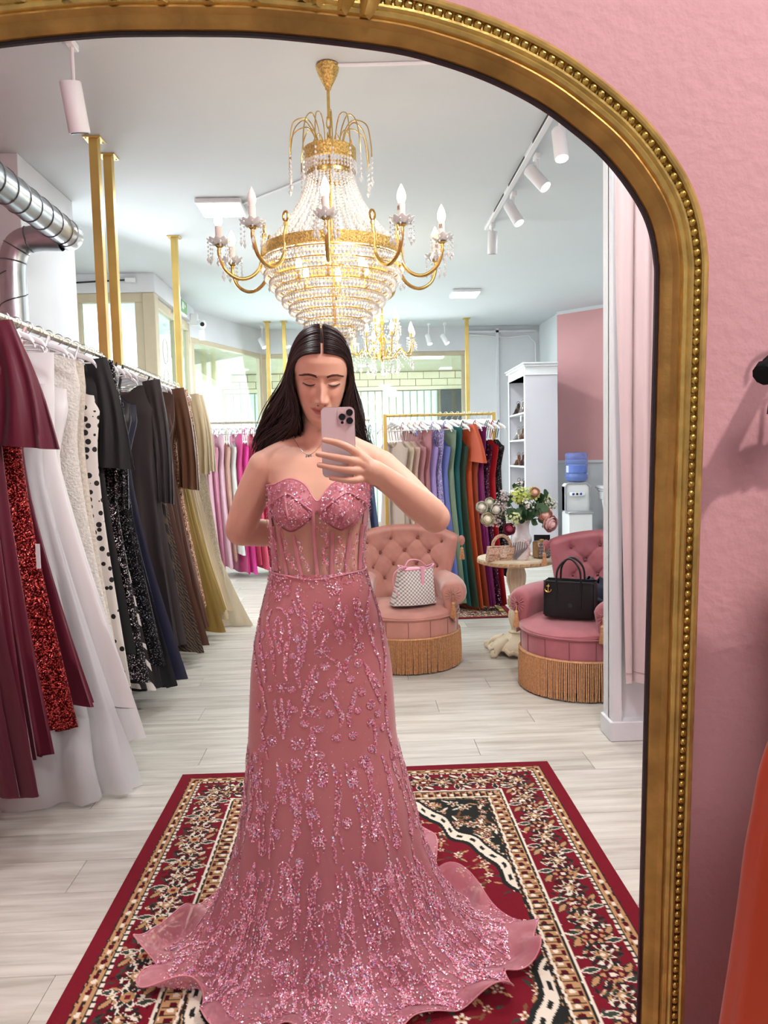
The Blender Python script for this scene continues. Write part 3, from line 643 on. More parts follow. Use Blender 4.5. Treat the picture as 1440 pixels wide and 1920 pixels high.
def arm2(me, r, z, a):
    ar = inst('arm', me, c2, (0, 0, 0), (0, 0, a)); E0 = (r, 0, z)
    G().lathe([(0.006, -0.008), (0.035, 0.004), (0.04, 0.012), (0.012, 0.006)], 14, E0).build('drip_dish', CRY, ar)
    G().lathe([(0.012, 0.0), (0.012, 0.05)], 12, E0).build('candle', mat('brass_candle', (222, 196, 120), 0.4, 0.5), ar)
    G().lathe([(0.01, 0.05), (0.021, 0.075), (0.02, 0.09), (0.008, 0.13), (0.0015, 0.145)], 14, E0).build('bulb', BULB, ar)
    g = G()
    for k in range(6):
        for j in range(3): g.octa((r + 0.036 * cos(k * pi / 3), 0.036 * sin(k * pi / 3), z - 0.012 - 0.022 * j), 0.007, 1.4)
    for j in range(5): g.octa((r, 0, z - 0.12 - 0.024 * j), 0.008 if j < 4 else 0.016, 1.3 if j < 4 else 1.8)
    g.build('pendant_drops', CRY, ar, smooth=False, kind='stuff')
for k in range(8): arm2(am_, 0.275, -0.85, 2 * pi * k / 8 + 0.25)
for k in range(5): arm2(am2, 0.15, -0.72, 2 * pi * k / 5 + 0.5)
g = G()
for k in range(16):
    a = 2 * pi * k / 16
    for j in range(13):
        q = j / 12; r = 0.03 + 0.24 * q; z = -0.62 - 0.42 * q - 0.07 * sin(pi * q); g.octa((r * cos(a), r * sin(a), z), 0.0085, 1.1)
    for j in range(4): g.octa(((0.09 + 0.05 * (k % 3)) * cos(a), (0.09 + 0.05 * (k % 3)) * sin(a), -1.0 - 0.03 * j - 0.02 * (k % 2)), 0.008 if j < 3 else 0.017, 1.2 if j < 3 else 1.8)
for j in range(6): g.octa((0, 0, -1.03 - 0.02 * j), 0.01 if j < 5 else 0.02, 1.3)
g.build('crystal_garlands', CRY, c2, smooth=False, kind='stuff')
lamp('POINT', 'chandelier_glow', (0.24, 6.5, 2.25), 12, (1, 0.88, 0.7), 0.25)

# ---------------------------------------------------------------- curtain of the fitting room
cu = T('fitting_room_curtain', 'dusty pink velvet curtain hanging in the arch of the fitting room', 'curtain', (1.325, 3.36, 0))
VEL = mat('curtain_velvet', (210, 192, 192), 0.75, sheen=0.4, noise=(3, 0.05), stretch=(6, 6, 0.6))
rows = []
for i, z in enumerate(np.linspace(0.30, 2.92, 40)):
    q = (z - 0.3) / 2.62; row = []
    for x in np.linspace(-0.155 + 0.045 * (1 - q) ** 2 + 0.012 * sin(3 * q), 0.75, 120):
        ph = x * 74 + 0.5 * sin(z * 1.3); f = 0.026 * sin(ph) + 0.008 * sin(2.3 * ph + 1)
        row.append((x + 0.010 * cos(ph), f * (0.75 + 0.35 * (1 - q)), z - 0.02 * x))
    rows.append(row)
G().grid(rows).build('cloth', VEL, cu, angle=80)
hem = [[(p[0], p[1] - 0.002, p[2] + dz) for p in rows[0]] for dz in (0.05, 0.045)]
G().grid(hem).build('hem_seam', mat('curtain_seam', (176, 146, 148), 0.8), cu)
G().tube([(-0.16, 0.0, 2.93), (0.8, 0.0, 2.93)], 0.012, 8).build('curtain_rod', GOLDP, cu)

# ---------------------------------------------------------------- hangers and hanging dresses
HW = mat('white_lacquer', (238, 238, 240), 0.35)
def hanger_meshes(k=1.0):
    pts = catmull([(-0.215, -0.145), (-0.19, -0.118), (-0.10, -0.083), (-0.03, -0.064), (0, -0.06), (0.03, -0.064), (0.10, -0.083), (0.19, -0.118), (0.215, -0.145)], 4)
    g = G(); rows = []
    for p in pts:
        hw = 0.009; hh = 0.018 - 0.028 * abs(p[0]) ; hh = max(hh, 0.010)
        rows.append([(p[0] * k, hw * cos(t), p[1] + hh * sin(t) + (0.030 * abs(p[0]) if k < 1 else 0)) for t in np.linspace(0, 2 * pi, 9)[:-1]])
    body = g.grid(rows, cv=True).mesh('hanger_body', HW)
    hk = [(0, -0.05), (0, -0.028), (0.014, -0.019)] + [(0.0235 * cos(t), 0.0235 * sin(t)) for t in np.linspace(-0.6, 3.5, 14)]
    hook = G().tube([(p[0], 0, p[1]) for p in hk], 0.0022, 6).mesh('hook', CHROME)
    bar = G().tube([(-0.19 * k, 0, -0.132), (0.19 * k, 0, -0.132)], 0.004, 6).mesh('trouser_bar', HW)
    return body, hook, bar
HB = hanger_meshes(); HBN = hanger_meshes(0.74); HBS = hanger_meshes(0.45)
FAB = {}
def fab(key, rgb, rough=0.55, sheen=0.3, metal=0.0, noise=(4, 0.08)):
    return mat('fabric_' + key, rgb, rough, metal, noise=noise, sheen=sheen, stretch=(5, 5, 0.7))
def dots_mat(name, base, ink, scale, kind='dots'):
    if name in MATS: return MATS[name]
    m = bpy.data.materials.new(name); m.use_nodes = True; MATS[name] = m; nt = m.node_tree; L = nt.links.new; b = nt.nodes['Principled BSDF']; b.inputs['Roughness'].default_value = 0.6
    tc = nt.nodes.new('ShaderNodeTexCoord'); mpn = nt.nodes.new('ShaderNodeMapping'); L(tc.outputs['Object'], mpn.inputs[0])
    cr = nt.nodes.new('ShaderNodeValToRGB'); cr.color_ramp.interpolation = 'CONSTANT'
    if kind == 'dots':
        n = nt.nodes.new('ShaderNodeTexVoronoi'); n.inputs['Scale'].default_value = scale; n.inputs['Randomness'].default_value = 0.55; out = n.outputs['Distance']; thr = 0.36
    else:
        n = nt.nodes.new('ShaderNodeTexWave'); n.inputs['Scale'].default_value = scale; n.inputs['Distortion'].default_value = 6; n.inputs['Detail'].default_value = 2; n.bands_direction = 'DIAGONAL'; out = n.outputs['Fac']; thr = 0.62
    L(mpn.outputs[0], n.inputs['Vector']); L(out, cr.inputs[0])
    e = cr.color_ramp.elements; e[0].color = lin(ink) + (1,); e[1].position = thr; e[1].color = lin(base) + (1,); L(cr.outputs[0], b.inputs['Base Color'])
    return m
def gown_mesh(name, m, zt, zh, wsh=0.19, wb=0.2, ww=0.15, wh=0.3, dh=0.13, nf=9, amp=0.03, top='shoulder', scoop=0.10, seed=0, vw=0.26, lean=0.0, nu=64, nv=30, ease=1.4, dt=0.045, ymax=0.05, puff=0.0):
    r = random.Random(seed); p1, p2, p3 = (r.uniform(0, 6.28) for _ in range(3))
    v, t = np.meshgrid(np.linspace(0, 1, nv), np.linspace(0, 2 * pi, nu + 1)[:-1], indexing='ij'); c, s_ = np.cos(t), np.sin(t); q = np.clip((v - vw) / (1 - vw), 0, 1)
    w = np.where(v < 0.1, wsh + (wb - wsh) * sm(0, 0.1, v), np.where(v < vw, wb + (ww - wb) * sm(0.1, vw, v), ww + (wh - ww) * q ** (1 / ease if ease < 1 else ease)))
    d = np.where(v < 0.12, 0.017 + (dt - 0.017) * sm(0, 0.12, v), np.where(v < vw, dt + (0.035 - dt) * sm(0.12, vw, v), 0.035 + (dh - 0.035) * q))
    fy = min(1.0, ymax * 0.5 / amp); d = np.where(v > vw, np.minimum(d, 0.035 + (max(ymax * 0.6, 0.012) - 0.035) * q + puff * (1 - sm(0.12, 0.36, zt + (zh - zt) * v))), np.minimum(d, ymax * 0.95))
    f = amp * sm(vw * 0.6, 1.0, v) * (np.sin(nf * t + p1) + 0.5 * np.sin(2.17 * nf * t + p2 + 2 * v) * v) / 1.3
    x = (w + f * 0.9) * np.sign(c) * np.abs(c) ** 0.8; y_ = (d + f * np.where(puff > 0, 1.0, fy)) * np.sign(s_) * np.abs(s_) ** 0.9; zz = zt + (zh - zt) * v
    ym = ymax * 1.06 + puff * (1 - sm(0.12, 0.36, zz)); y_ = np.clip(y_, -ym, ym); ed = 1 - sm(0, 0.16, v)
    if top == 'shoulder': zz = zz - ed * (0.30 * np.abs(x) + scoop * np.exp(-(x / 0.075) ** 2))
    elif top == 'straps': zz = zz - ed * (0.12 - 0.06 * np.exp(-((np.abs(x) - 0.10) / 0.045) ** 2))
    elif top == 'oneshoulder': zz = zz - ed * (0.16 * sm(-0.12, 0.12, -x) + 0.2 * np.abs(x))
    elif top == 'straight': zz = zz - ed * 0.02
    zz = np.maximum(zz + 0.012 * v * v * np.sin(3 * t + p3), 0.004)
    return G().grid(np.stack([x + lean * v, y_, zz], -1), cv=True).mesh(name, m, angle=75)
def sleeve_mesh(name, m, side, zt, L, r0, r1, wsh, flat=0.5, out=0.03, seed=0, ymax=0.05):
    r = random.Random(seed); p = r.uniform(0, 6); rows = []
    for i in range(14):
        v = i / 13; rad = r0 + (r1 - r0) * v ** 1.3; cx = side * (wsh - 0.035 + out * v + 0.02 * sin(pi * v)); cz = zt - 0.055 - (L - 0.02) * v
        rows.append([(cx + rad * cos(t) * (1 + 0.10 * sin(5 * t + p) * v), max(-ymax, min(ymax, rad * flat * sin(t) + 0.35 * ymax * v * sin(7 * t + p + 2 * v))), cz + 0.02 * cos(t) * side * (0.4 - v)) for t in np.linspace(0, 2 * pi, 43)[:-1]])
    return G().grid(rows, cv=True).mesh(name, m, angle=75)
DRESS_N = [0]
def hang(x, y, rz, railz, short, label, m, hem, group, straps=None, sleeves=None, cat='dress', hanger=True, drop=0.06, hcolor='white', pos=None, **kw):
    """a hanger on the rail and the dress on it, each a thing of its own"""
    DRESS_N[0] += 1; sd = DRESS_N[0]; zt = railz - drop - 0.005
    if hanger:
        h = T('clothes_hanger', '%s hanger holding %s' % (hcolor, short), 'hanger', (x, y, railz + 0.0), rz, group='hangers, ' + group)
        for nm, me in zip(('hanger_body', 'hook', 'trouser_bar'), HB if straps else HBS if sleeves else HBN): inst(nm, me, h)
    t = T('hanging_dress' if cat == 'dress' else cat, label, cat, (x, y, 0), rz, group=group)
    kw['wsh'] = max(0.197, kw.get('wsh', 0.19)); top = kw.get('top', 'shoulder'); wsh = kw['wsh']
    if straps and top == 'shoulder': kw['top'] = top = 'straps'
    zg = zt - 0.10 if top == 'straps' else zt - 0.02
    inst('gown', gown_mesh('gown', m, zg, hem, seed=sd, **kw), t)
    if straps:
        for sx in (-1, 1):
            for dx in ((0.0, 0.02) if straps[1] == 2 else (0.0,)):
                G().tube([(sx * (0.105 + dx), -0.012, zg - 0.05), (sx * (0.13 + dx), -0.0145, zt - 0.02), (sx * (0.135 + dx), 0.0, zt + 0.004), (sx * (0.13 + dx), 0.0145, zt - 0.02), (sx * (0.10 + dx), 0.012, zg - 0.05)], straps[2], 6).build('strap', straps[0], t)
    if sleeves:
        for sx in (-1, 1): inst('sleeve', sleeve_mesh('sleeve', sleeves.get('m', m), sx, zg + 0.04, sleeves['L'], sleeves['r0'], sleeves['r1'], wsh, sleeves.get('flat', 0.5), sleeves.get('out', 0.03), sd, kw.get('ymax', 0.05)), t)
    return t
BUR = fab('burgundy', (96, 22, 44), 0.45); BUR2 = fab('burgundy_dark', (74, 14, 34), 0.5); REDSEQ = sequin_mat('red_sequins', (96, 14, 22), (196, 70, 62), 260, 0.3, 0.35)
WSAT = fab('white_satin', (238, 236, 236), 0.35, 0.1, noise=(3, 0.02)); TUL = mat('white_tulle', (232, 233, 236), 0.7, alpha=0.55); WLACE = mat('white_lace', (232, 228, 220), 0.7, noise=(70, 0.10), bump=(90, 0.9)); IVLACE = mat('ivory_lace', (222, 212, 198), 0.7, noise=(60, 0.12), bump=(80, 0.9))
BLK = fab('black_crepe', (22, 21, 24), 0.6); BLKSAT = fab('black_satin', (24, 24, 30), 0.38); BSEQ = sequin_mat('black_sequins', (18, 17, 22), (205, 195, 200), 250, 0.28, 0.14); BSEQ2 = sequin_mat('black_fine_sequins', (14, 14, 18), (150, 150, 165), 320, 0.3, 0.07)
DOT = dots_mat('polka_print', (232, 226, 220), (24, 22, 24), 26); ZEB = dots_mat('brown_animal_print', (92, 72, 54), (34, 28, 26), 5, 'stripe'); STR = dots_mat('bronze_stripe', (98, 76, 58), (30, 24, 24), 24, 'stripe')
CHAR = fab('charcoal', (58, 52, 54), 0.5); NAVY = fab('navy', (34, 38, 62), 0.5); BRN = fab('brown_satin', (84, 54, 40), 0.4); BRN2 = fab('tobacco', (112, 74, 48), 0.45); RSEQ = sequin_mat('rose_gold_sequins', (150, 100, 74), (244, 206, 180), 260, 0.28, 0.45)
OLV = fab('old_gold', (150, 124, 60), 0.4); CHM = fab('champagne_satin', (206, 188, 152), 0.38); CRM = fab('cream_crepe', (214, 200, 170), 0.5); FUR = mat('cream_feather', (226, 216, 194), 0.9, noise=(60, 0.15), bump=(120, 1.0)); IVS = fab('ivory_satin', (226, 216, 190), 0.35)
LR = 'gowns on the left rail'
def L(y, short, label, m, hem, **kw):
    kw.setdefault('rz', 0.0); rz = kw.pop('rz'); x = kw.pop('x', -1.44)
    return hang(x, y, rz, 1.98 - (0.0 if y < 4.6 else 0.005), short, label, m, hem, LR, **kw)
L(2.500, 'the foremost burgundy gown', 'dark burgundy gown at the left edge of the mirror, foremost on the rail', BUR2, 0.26, wsh=0.20, wb=0.21, ww=0.18, wh=0.30, nf=7, amp=0.03)
L(2.612, 'the burgundy gown behind the foremost one', 'plum burgundy satin gown with straight folds, second from the front', BUR, 0.22, wsh=0.19, wb=0.2, ww=0.18, wh=0.26, nf=6, amp=0.028)
L(2.725, 'the burgundy gown with flared sleeves', 'burgundy satin gown with wide flared elbow sleeves', BUR, 0.30, wsh=0.215, wb=0.21, ww=0.17, wh=0.27, sleeves=dict(L=0.46, r0=0.055, r1=0.13, flat=0.35, out=0.055))
sq = L(2.837, 'the red sequin dress', 'dark red sequinned dress with a hanging price tag', REDSEQ, 0.36, straps=(BUR2, 1, 0.004), wb=0.2, ww=0.19, wh=0.325, nf=6, amp=0.022, dh=0.10)
G().box((0.27, -0.115, 1.0), (0.285, -0.112, 1.09)).build('price_tag', PLASTW, sq, smooth=False)
L(2.950, 'the wine red gown behind the sequins', 'wine red chiffon gown just behind the red sequin dress', BUR, 0.42, straps=(BUR, 1, 0.004), wh=0.36, nf=8, amp=0.03)
L(3.062, 'the white tulle ball gown', 'white ball gown with a wide sheer tulle skirt reaching the floor', TUL, 0.01, straps=(mat('blush_ribbon', (214, 184, 186), 0.4), 1, 0.006), wb=0.19, ww=0.17, wh=0.46, dh=0.42, nf=11, amp=0.05, ease=0.9, puff=0.1)
L(3.175, 'the bustled white satin gown', 'white satin wedding gown with a gathered bustled skirt', WSAT, 0.33, top='straight', wsh=0.16, wb=0.19, ww=0.18, wh=0.42, dh=0.2, nf=5, amp=0.05, ease=0.75, drop=0.10)
L(3.288, 'the plain white satin gown', 'plain white satin wedding gown with a long skirt behind the bustled one', WSAT, 0.14, straps=(WSAT, 1, 0.006), wh=0.43, dh=0.16, nf=5, amp=0.035, ease=0.9)
L(3.400, 'the white lace gown', 'white lace gown with an appliqued high bodice', WLACE, 0.22, wsh=0.20, wb=0.215, ww=0.19, wh=0.36, nf=5, amp=0.02, scoop=0.02)
L(3.513, 'the ivory lace sheath', 'ivory lace sheath dress between white gowns and the polka dots', IVLACE, 0.40, wsh=0.19, wb=0.2, ww=0.18, wh=0.29, nf=4, amp=0.02)
L(3.625, 'the polka dot dress', 'white dress with black polka dots and a ruffled side', DOT, 0.26, straps=(HW, 1, 0.005), wb=0.22, ww=0.2, wh=0.30, nf=7, amp=0.03)
L(3.737, 'the black gown with bell sleeves', 'black crepe gown with long bell sleeves', BLK, 0.42, wsh=0.21, wb=0.2, ww=0.18, wh=0.28, sleeves=dict(L=0.55, r0=0.055, r1=0.11, flat=0.4, out=0.05))
L(3.850, 'the glittering black sequin gown', 'black gown covered in glittering sequins with long sleeves', BSEQ, 0.24, wsh=0.205, wb=0.215, ww=0.19, wh=0.31, nf=6, amp=0.025, sleeves=dict(L=0.75, r0=0.055, r1=0.05, out=0.045))
L(3.963, 'the zebra hemmed skirt dress', 'black and white striped dress peeking out below the black sequins', dots_mat('zebra_print', (226, 220, 216), (26, 24, 26), 6, 'stripe'), 0.16, straps=(BLK, 1, 0.004), wh=0.30)
L(4.075, 'the fine sequin black gown', 'black gown with fine sparse sequins beside the glittering one', BSEQ2, 0.26, straps=(BLK, 1, 0.004), wb=0.2, ww=0.19, wh=0.34, nf=8, amp=0.03)
L(4.188, 'the black satin gown', 'plain black satin gown with a floor length skirt', BLKSAT, 0.10, straps=(BLK, 1, 0.004), wh=0.38, nf=7, amp=0.035)
L(4.300, 'the midnight gown', 'midnight black chiffon gown nearest the first gold post', NAVY, 0.12, straps=(BLK, 1, 0.004), wh=0.40, nf=9, amp=0.035)
L(4.718, 'the charcoal long sleeved gown', 'charcoal brown gown with long narrow sleeves', CHAR, 0.2, wsh=0.21, wb=0.205, ww=0.18, wh=0.30, sleeves=dict(L=0.78, r0=0.055, r1=0.045, out=0.06))
L(4.835, 'the animal print gown', 'brown and black animal print gown', ZEB, 0.2, straps=(BLK, 1, 0.004), wb=0.2, ww=0.19, wh=0.30, nf=5, amp=0.025)
L(4.953, 'the bronze striped gown', 'black gown with diagonal bronze stripes', STR, 0.10, straps=(BLK, 1, 0.004), wh=0.37, nf=6, amp=0.03)
L(5.071, 'the chocolate satin gown', 'chocolate brown satin gown with a ruched bodice', BRN, 0.12, straps=(BRN, 1, 0.005), wb=0.21, wh=0.36, nf=7, amp=0.035)
L(5.188, 'the dark brown gown', 'dark brown satin gown with a high shoulder', BRN, 0.20, wsh=0.2, wb=0.2, ww=0.17, wh=0.36, nf=6, amp=0.03)
L(5.306, 'the tobacco brown gown', 'tobacco brown gown with long loose sleeves', BRN2, 0.22, wsh=0.22, wb=0.21, wh=0.33, sleeves=dict(L=0.72, r0=0.06, r1=0.065, out=0.07))
L(5.423, 'the rose gold sequin gown', 'rose gold sequinned gown with long sleeves', RSEQ, 0.3, wsh=0.225, wb=0.21, wh=0.3, sleeves=dict(L=0.70, r0=0.05, r1=0.05, out=0.06))
L(5.540, 'the old gold satin gown', 'old gold satin gown with a pleated hem', OLV, 0.10, straps=(OLV, 1, 0.005), wh=0.40, nf=12, amp=0.03)
L(5.658, 'the mustard chiffon gown', 'mustard gold chiffon gown beside the pleated gold one', fab('mustard', (168, 144, 80), 0.5), 0.22, straps=(OLV, 1, 0.005), wh=0.40, nf=8, amp=0.035)
L(5.776, 'the champagne jacket dress', 'champagne satin trouser suit dress with long sleeves', CHM, 0.15, wsh=0.225, wb=0.22, wh=0.40, sleeves=dict(L=0.62, r0=0.06, r1=0.06, out=0.06))
L(5.893, 'the cream crepe dress', 'cream crepe dress with long sleeves near the far gold post', CRM, 0.18, wsh=0.23, wb=0.225, wh=0.41, sleeves=dict(L=0.60, r0=0.06, r1=0.065, out=0.07))
L(6.011, 'the feathered cream dress', 'cream dress with a fluffy feather trim', FUR, 0.4, wsh=0.225, wb=0.26, ww=0.22, wh=0.35, nf=9, amp=0.02)
L(6.128, 'the ivory satin gown', 'ivory satin gown whose hem pools on the floor, last on the left rail', IVS, 0.005, straps=(IVS, 1, 0.005), wh=0.52, dh=0.2, nf=6, amp=0.04, ease=1.8)
# back rail: pinks to purples
BRK = 'dresses on the back rail'
back = [(-1.84, 'dusty rose chiffon', (206, 150, 166), 0.06, 0.5), (-1.77, 'pale pink tulle', (232, 180, 200), 0.08, 0.6), (-1.70, 'pink satin', (226, 150, 180), 0.04, 0.4), (-1.63, 'baby pink pleated', (236, 190, 208), 0.12, 0.5), (-1.56, 'blush floral', (222, 172, 160), 0.20, 0.6),
        (-1.49, 'white sparkly', (232, 228, 228), 0.28, 0.35), (-1.42, 'bright pink', (226, 78, 150), 0.05, 0.45), (-1.35, 'hot pink satin', (240, 60, 168), 0.04, 0.35), (-1.28, 'raspberry', (204, 62, 104), 0.14, 0.45), (-1.21, 'coral pink', (222, 84, 116), 0.10, 0.5), (-1.14, 'crimson rose', (186, 46, 84), 0.16, 0.5),
        (-1.07, 'magenta', (168, 40, 116), 0.10, 0.45), (-1.00, 'orchid purple', (132, 34, 126), 0.06, 0.45), (-0.93, 'deep purple', (96, 40, 120), 0.08, 0.45), (-0.85, 'lavender', (178, 164, 214), 0.12, 0.5), (-0.77, 'indigo', (62, 50, 120), 0.10, 0.45),
        (0.02, 'taupe lace', (150, 126, 118), 0.20, 0.7), (0.09, 'navy printed', (52, 62, 96), 0.3, 0.5)]
rr = random.Random(3)
for i, (x, nm, c, hem, ro) in enumerate(back):
    hang(x, 8.85, -radians(60), 1.80, 'the %s dress at the back' % nm, '%s dress on the back rail behind the woman' % nm, fab('b_' + nm.replace(' ', '_'), c, ro), hem, BRK, straps=(fab('b_' + nm.replace(' ', '_'), c, ro), 1, 0.004) if i % 3 else None, wh=0.28 + 0.06 * (i % 2), nf=6, amp=0.035, wsh=0.18, nu=40, nv=22, ymax=0.026)
# gold clothes stand with the coloured evening dresses
st = T('clothes_stand', 'gold framed clothes stand with the row of coloured evening dresses', 'clothes rack', (0.73, 6.6, 0))
G().tube([(-0.49, 0, 1.725), (0.49, 0, 1.725)], 0.012, 8).build('top_bar', GOLDP, st)
for sx in (-0.48, 0.48):
    G().box((sx - 0.016, -0.016, 0.03), (sx + 0.016, 0.016, 1.74), 0.002).build('upright', GOLDP, st, smooth=False); G().box((sx - 0.02, -0.28, 0.012), (sx + 0.02, 0.28, 0.03), 0.003).build('foot', GOLDP, st, smooth=False)
G().box((-0.48, 0.262, 0.012), (0.48, 0.282, 0.032)).build('base_bar', GOLDP, st, smooth=False)
PS = sequin_mat('plum_sequins', (78, 22, 56), (190, 150, 170), 170, 0.35, 0.05); KS = sequin_mat('black_glitter', (40, 36, 40), (160, 150, 155), 200, 0.4, 0.08)
GR = 'evening dresses on the gold stand'
right = [(0.3180, 'nude lace', fab('nude_lace', (176, 158, 146), 0.7), 0.12, 's', 0), (0.3702, 'champagne pleated', fab('champ_pleat', (212, 196, 172), 0.5), 0.10, 's', 0), (0.4224, 'blush pleated', fab('blush_pleat', (206, 176, 160), 0.5), 0.10, 's', 0), (0.4746, 'dusty mauve', fab('mauve', (186, 134, 138), 0.5), 0.08, 's', 0), (0.5268, 'rose mauve wrap', fab('mauve2', (178, 118, 124), 0.5), 0.10, '', 0),
         (0.5790, 'lilac', fab('lilac', (170, 148, 214), 0.5), 0.12, 's', 0), (0.6312, 'lavender sequinned', sequin_mat('lav_seq', (160, 150, 210), (216, 210, 240), 240, 0.4, 0.2), 0.14, '', 0), (0.6834, 'periwinkle satin', fab('peri', (112, 128, 204), 0.4), 0.15, 's', 0.14), (0.7356, 'sage green', fab('sage', (132, 156, 132), 0.55), 0.08, '', 0), (0.7878, 'teal satin', fab('teal', (24, 92, 96), 0.38), 0.06, 'o', 0),
         (0.8400, 'dark green satin', fab('bottle', (48, 68, 54), 0.32), 0.05, 's', 0.1), (0.8922, 'rust orange flutter sleeved', fab('rust', (186, 76, 34), 0.42), 0.02, 'f', 0), (0.9444, 'burnt orange satin', fab('burnt', (150, 62, 36), 0.4), 0.02, 's', 0.1), (0.9966, 'magenta plum satin', fab('plum', (122, 32, 96), 0.35), 0.03, 'o', 0), (1.0488, 'plum sequinned', PS, 0.06, 'd', 0.1), (1.1010, 'red satin', fab('red', (172, 20, 34), 0.35), 0.02, 's', 0.12), (1.1532, 'black glitter', KS, 0.3, 's', 0.12)]
for i, (x, nm, m, hem, kind, dz) in enumerate(right):
    kw = dict(wh=0.26, nf=6, amp=0.035, wsh=0.185, wb=0.19, ww=0.155, nu=48, nv=26, dh=0.14, ymax=0.0178)
    if kind in 's': kw['straps'] = (m, 1, 0.004) if kind else None
    if kind == 'd': kw['straps'] = (BLK, 2, 0.003)
    if kind == 'o': kw['top'] = 'oneshoulder'
    if kind == 'f': kw['sleeves'] = dict(L=0.34, r0=0.055, r1=0.12, flat=0.5, out=0.05)
    hang(x, 6.6, -radians(52), 1.725, 'the %s dress on the gold stand' % nm, '%s evening dress on the gold stand' % nm, m, hem if i < 12 else max(hem, 0.05), GR, **kw)
ab = T('arched_board', 'white board with a rounded top behind the gold clothes stand', 'board', (0.42, 7.25, 0))
G().prism([(-0.13, 0.02), (0.13, 0.02), (0.13, 1.62)] + [(0.13 * cos(a), 1.62 + 0.15 * sin(a)) for a in np.linspace(0.15, pi - 0.15, 14)] + [(-0.13, 1.62)], -0.012, 0.012).build('panel', PLASTW, ab, smooth=False)
G().box((-0.15, -0.1, 0.0), (0.15, 0.1, 0.02), 0.004).build('foot_plate', PLASTW, ab, smooth=False)
# floor rug under the stand is built with the large rug
# ---------------------------------------------------------------- in front of the mirror, right: clothes beside the wall
ow = T('orange_gown', 'burnt orange satin gown hanging beside the mirror at the right edge', 'dress', (0.56, 0.66, 0))
ORG = fab('orange_satin', (190, 58, 22), 0.42)
rows = []
for r, z in catmull([(0.335, 0.006), (0.32, 0.15), (0.285, 0.4), (0.25, 0.65), (0.221, 0.84), (0.207, 0.94), (0.20, 1.0), (0.193, 1.04), (0.186, 1.08), (0.172, 1.12), (0.145, 1.17), (0.125, 1.22), (0.115, 1.28), (0.10, 1.33)], 5):
    am = 0.016 * (1 - min(1, z / 1.1)) + 0.004
    r += 0.010 if z < 1.15 else 0.0
    rows.append([((r + am * sin(5 * t + 1.3 + z) + 0.5 * am * sin(9 * t)) * cos(t), 0.23 * (r + am * sin(5 * t + 1.3 + z)) * sin(t), z - (0.035 * exp(-(r * cos(t) / 0.05) ** 2) if z > 1.32 else 0)) for t in np.linspace(0, 2 * pi, 73)[:-1]])
G().grid(rows, cv=True).build('skirt', ORG, ow, angle=75)
for sx in (-1, 1): G().tube([(sx * 0.075, -0.016, 1.325), (sx * 0.07, -0.012, 1.46), (sx * 0.07, 0.0, 1.517), (sx * 0.07, 0.012, 1.46), (sx * 0.075, 0.016, 1.325)], 0.003, 6).build('strap', ORG, ow)
wh_ = T('clothes_hanger', 'white hanger holding the burnt orange gown beside the mirror', 'hanger', (0.56, 0.66, 1.60))
for nm, me in zip(('hanger_body', 'hook', 'trouser_bar'), HBS): inst(nm, me, wh_)
oh = T('clothes_hanger', 'black padded hanger at the right edge, above the orange gown', 'hanger', (0.56, 0.79, 1.475), 0.06)
g = G(); pts = catmull([(-0.130, -0.020), (-0.10, 0.0), (-0.04, 0.026), (0, 0.034), (0.04, 0.026), (0.10, 0.0), (0.130, -0.020)], 6)
g.tube([(p[0], 0.012 * sin(i_ * 2.1) * 0.2, p[1]) for i_, p in enumerate(pts)], [0.012 + 0.002 * (i_ % 2) for i_ in range(len(pts))], 10).build('padding', mat('black_velour', (16, 15, 18), 0.9), oh)
G().tube([(0, 0, 0.03), (0, 0, 0.098), (0.016, 0, 0.110)] + [(0.021 * cos(a), 0, 0.125 + 0.021 * sin(a)) for a in np.linspace(-0.5, 3.4, 10)], 0.0025, 6).build('hook', CHROME, oh)
bt = T('strappy_top', 'cream dress with thin black straps at the right edge of the picture', 'dress', (0.56, 0.79, -0.085), 0.06)
for sx in (-1, 1): G().tube([(sx * 0.112, 0.016, 1.50), (sx * 0.112, 0.0, 1.578), (sx * 0.112, -0.016, 1.54), (sx * 0.106, -0.014, 1.44), (sx * 0.085, -0.012, 1.37)], 0.0028, 6).build('strap', BLKSAT, bt)
inst('gown', gown_mesh('gown', CRM, 1.40, 1.0, wsh=0.105, wb=0.10, ww=0.09, wh=0.10, dh=0.03, top='straight', seed=5, nf=4, amp=0.01, dt=0.02), bt)
ar_ = T('wall_arm_rail', 'gold display arm on the pink wall carrying two hangers', 'rail', (0.56, 0.88, 1.60))
G().tube([(0, 0.0, 0), (0, -0.30, 0)], 0.011, 12).build('arm_tube', GOLDP, ar_); G().ball((0, -0.305, 0), 0.018, 14, 8).build('end_knob', GOLDP, ar_); G().tube([(0, 0.012, 0), (0, 0.0, 0)], 0.03, 20).build('wall_plate', GOLDP, ar_)

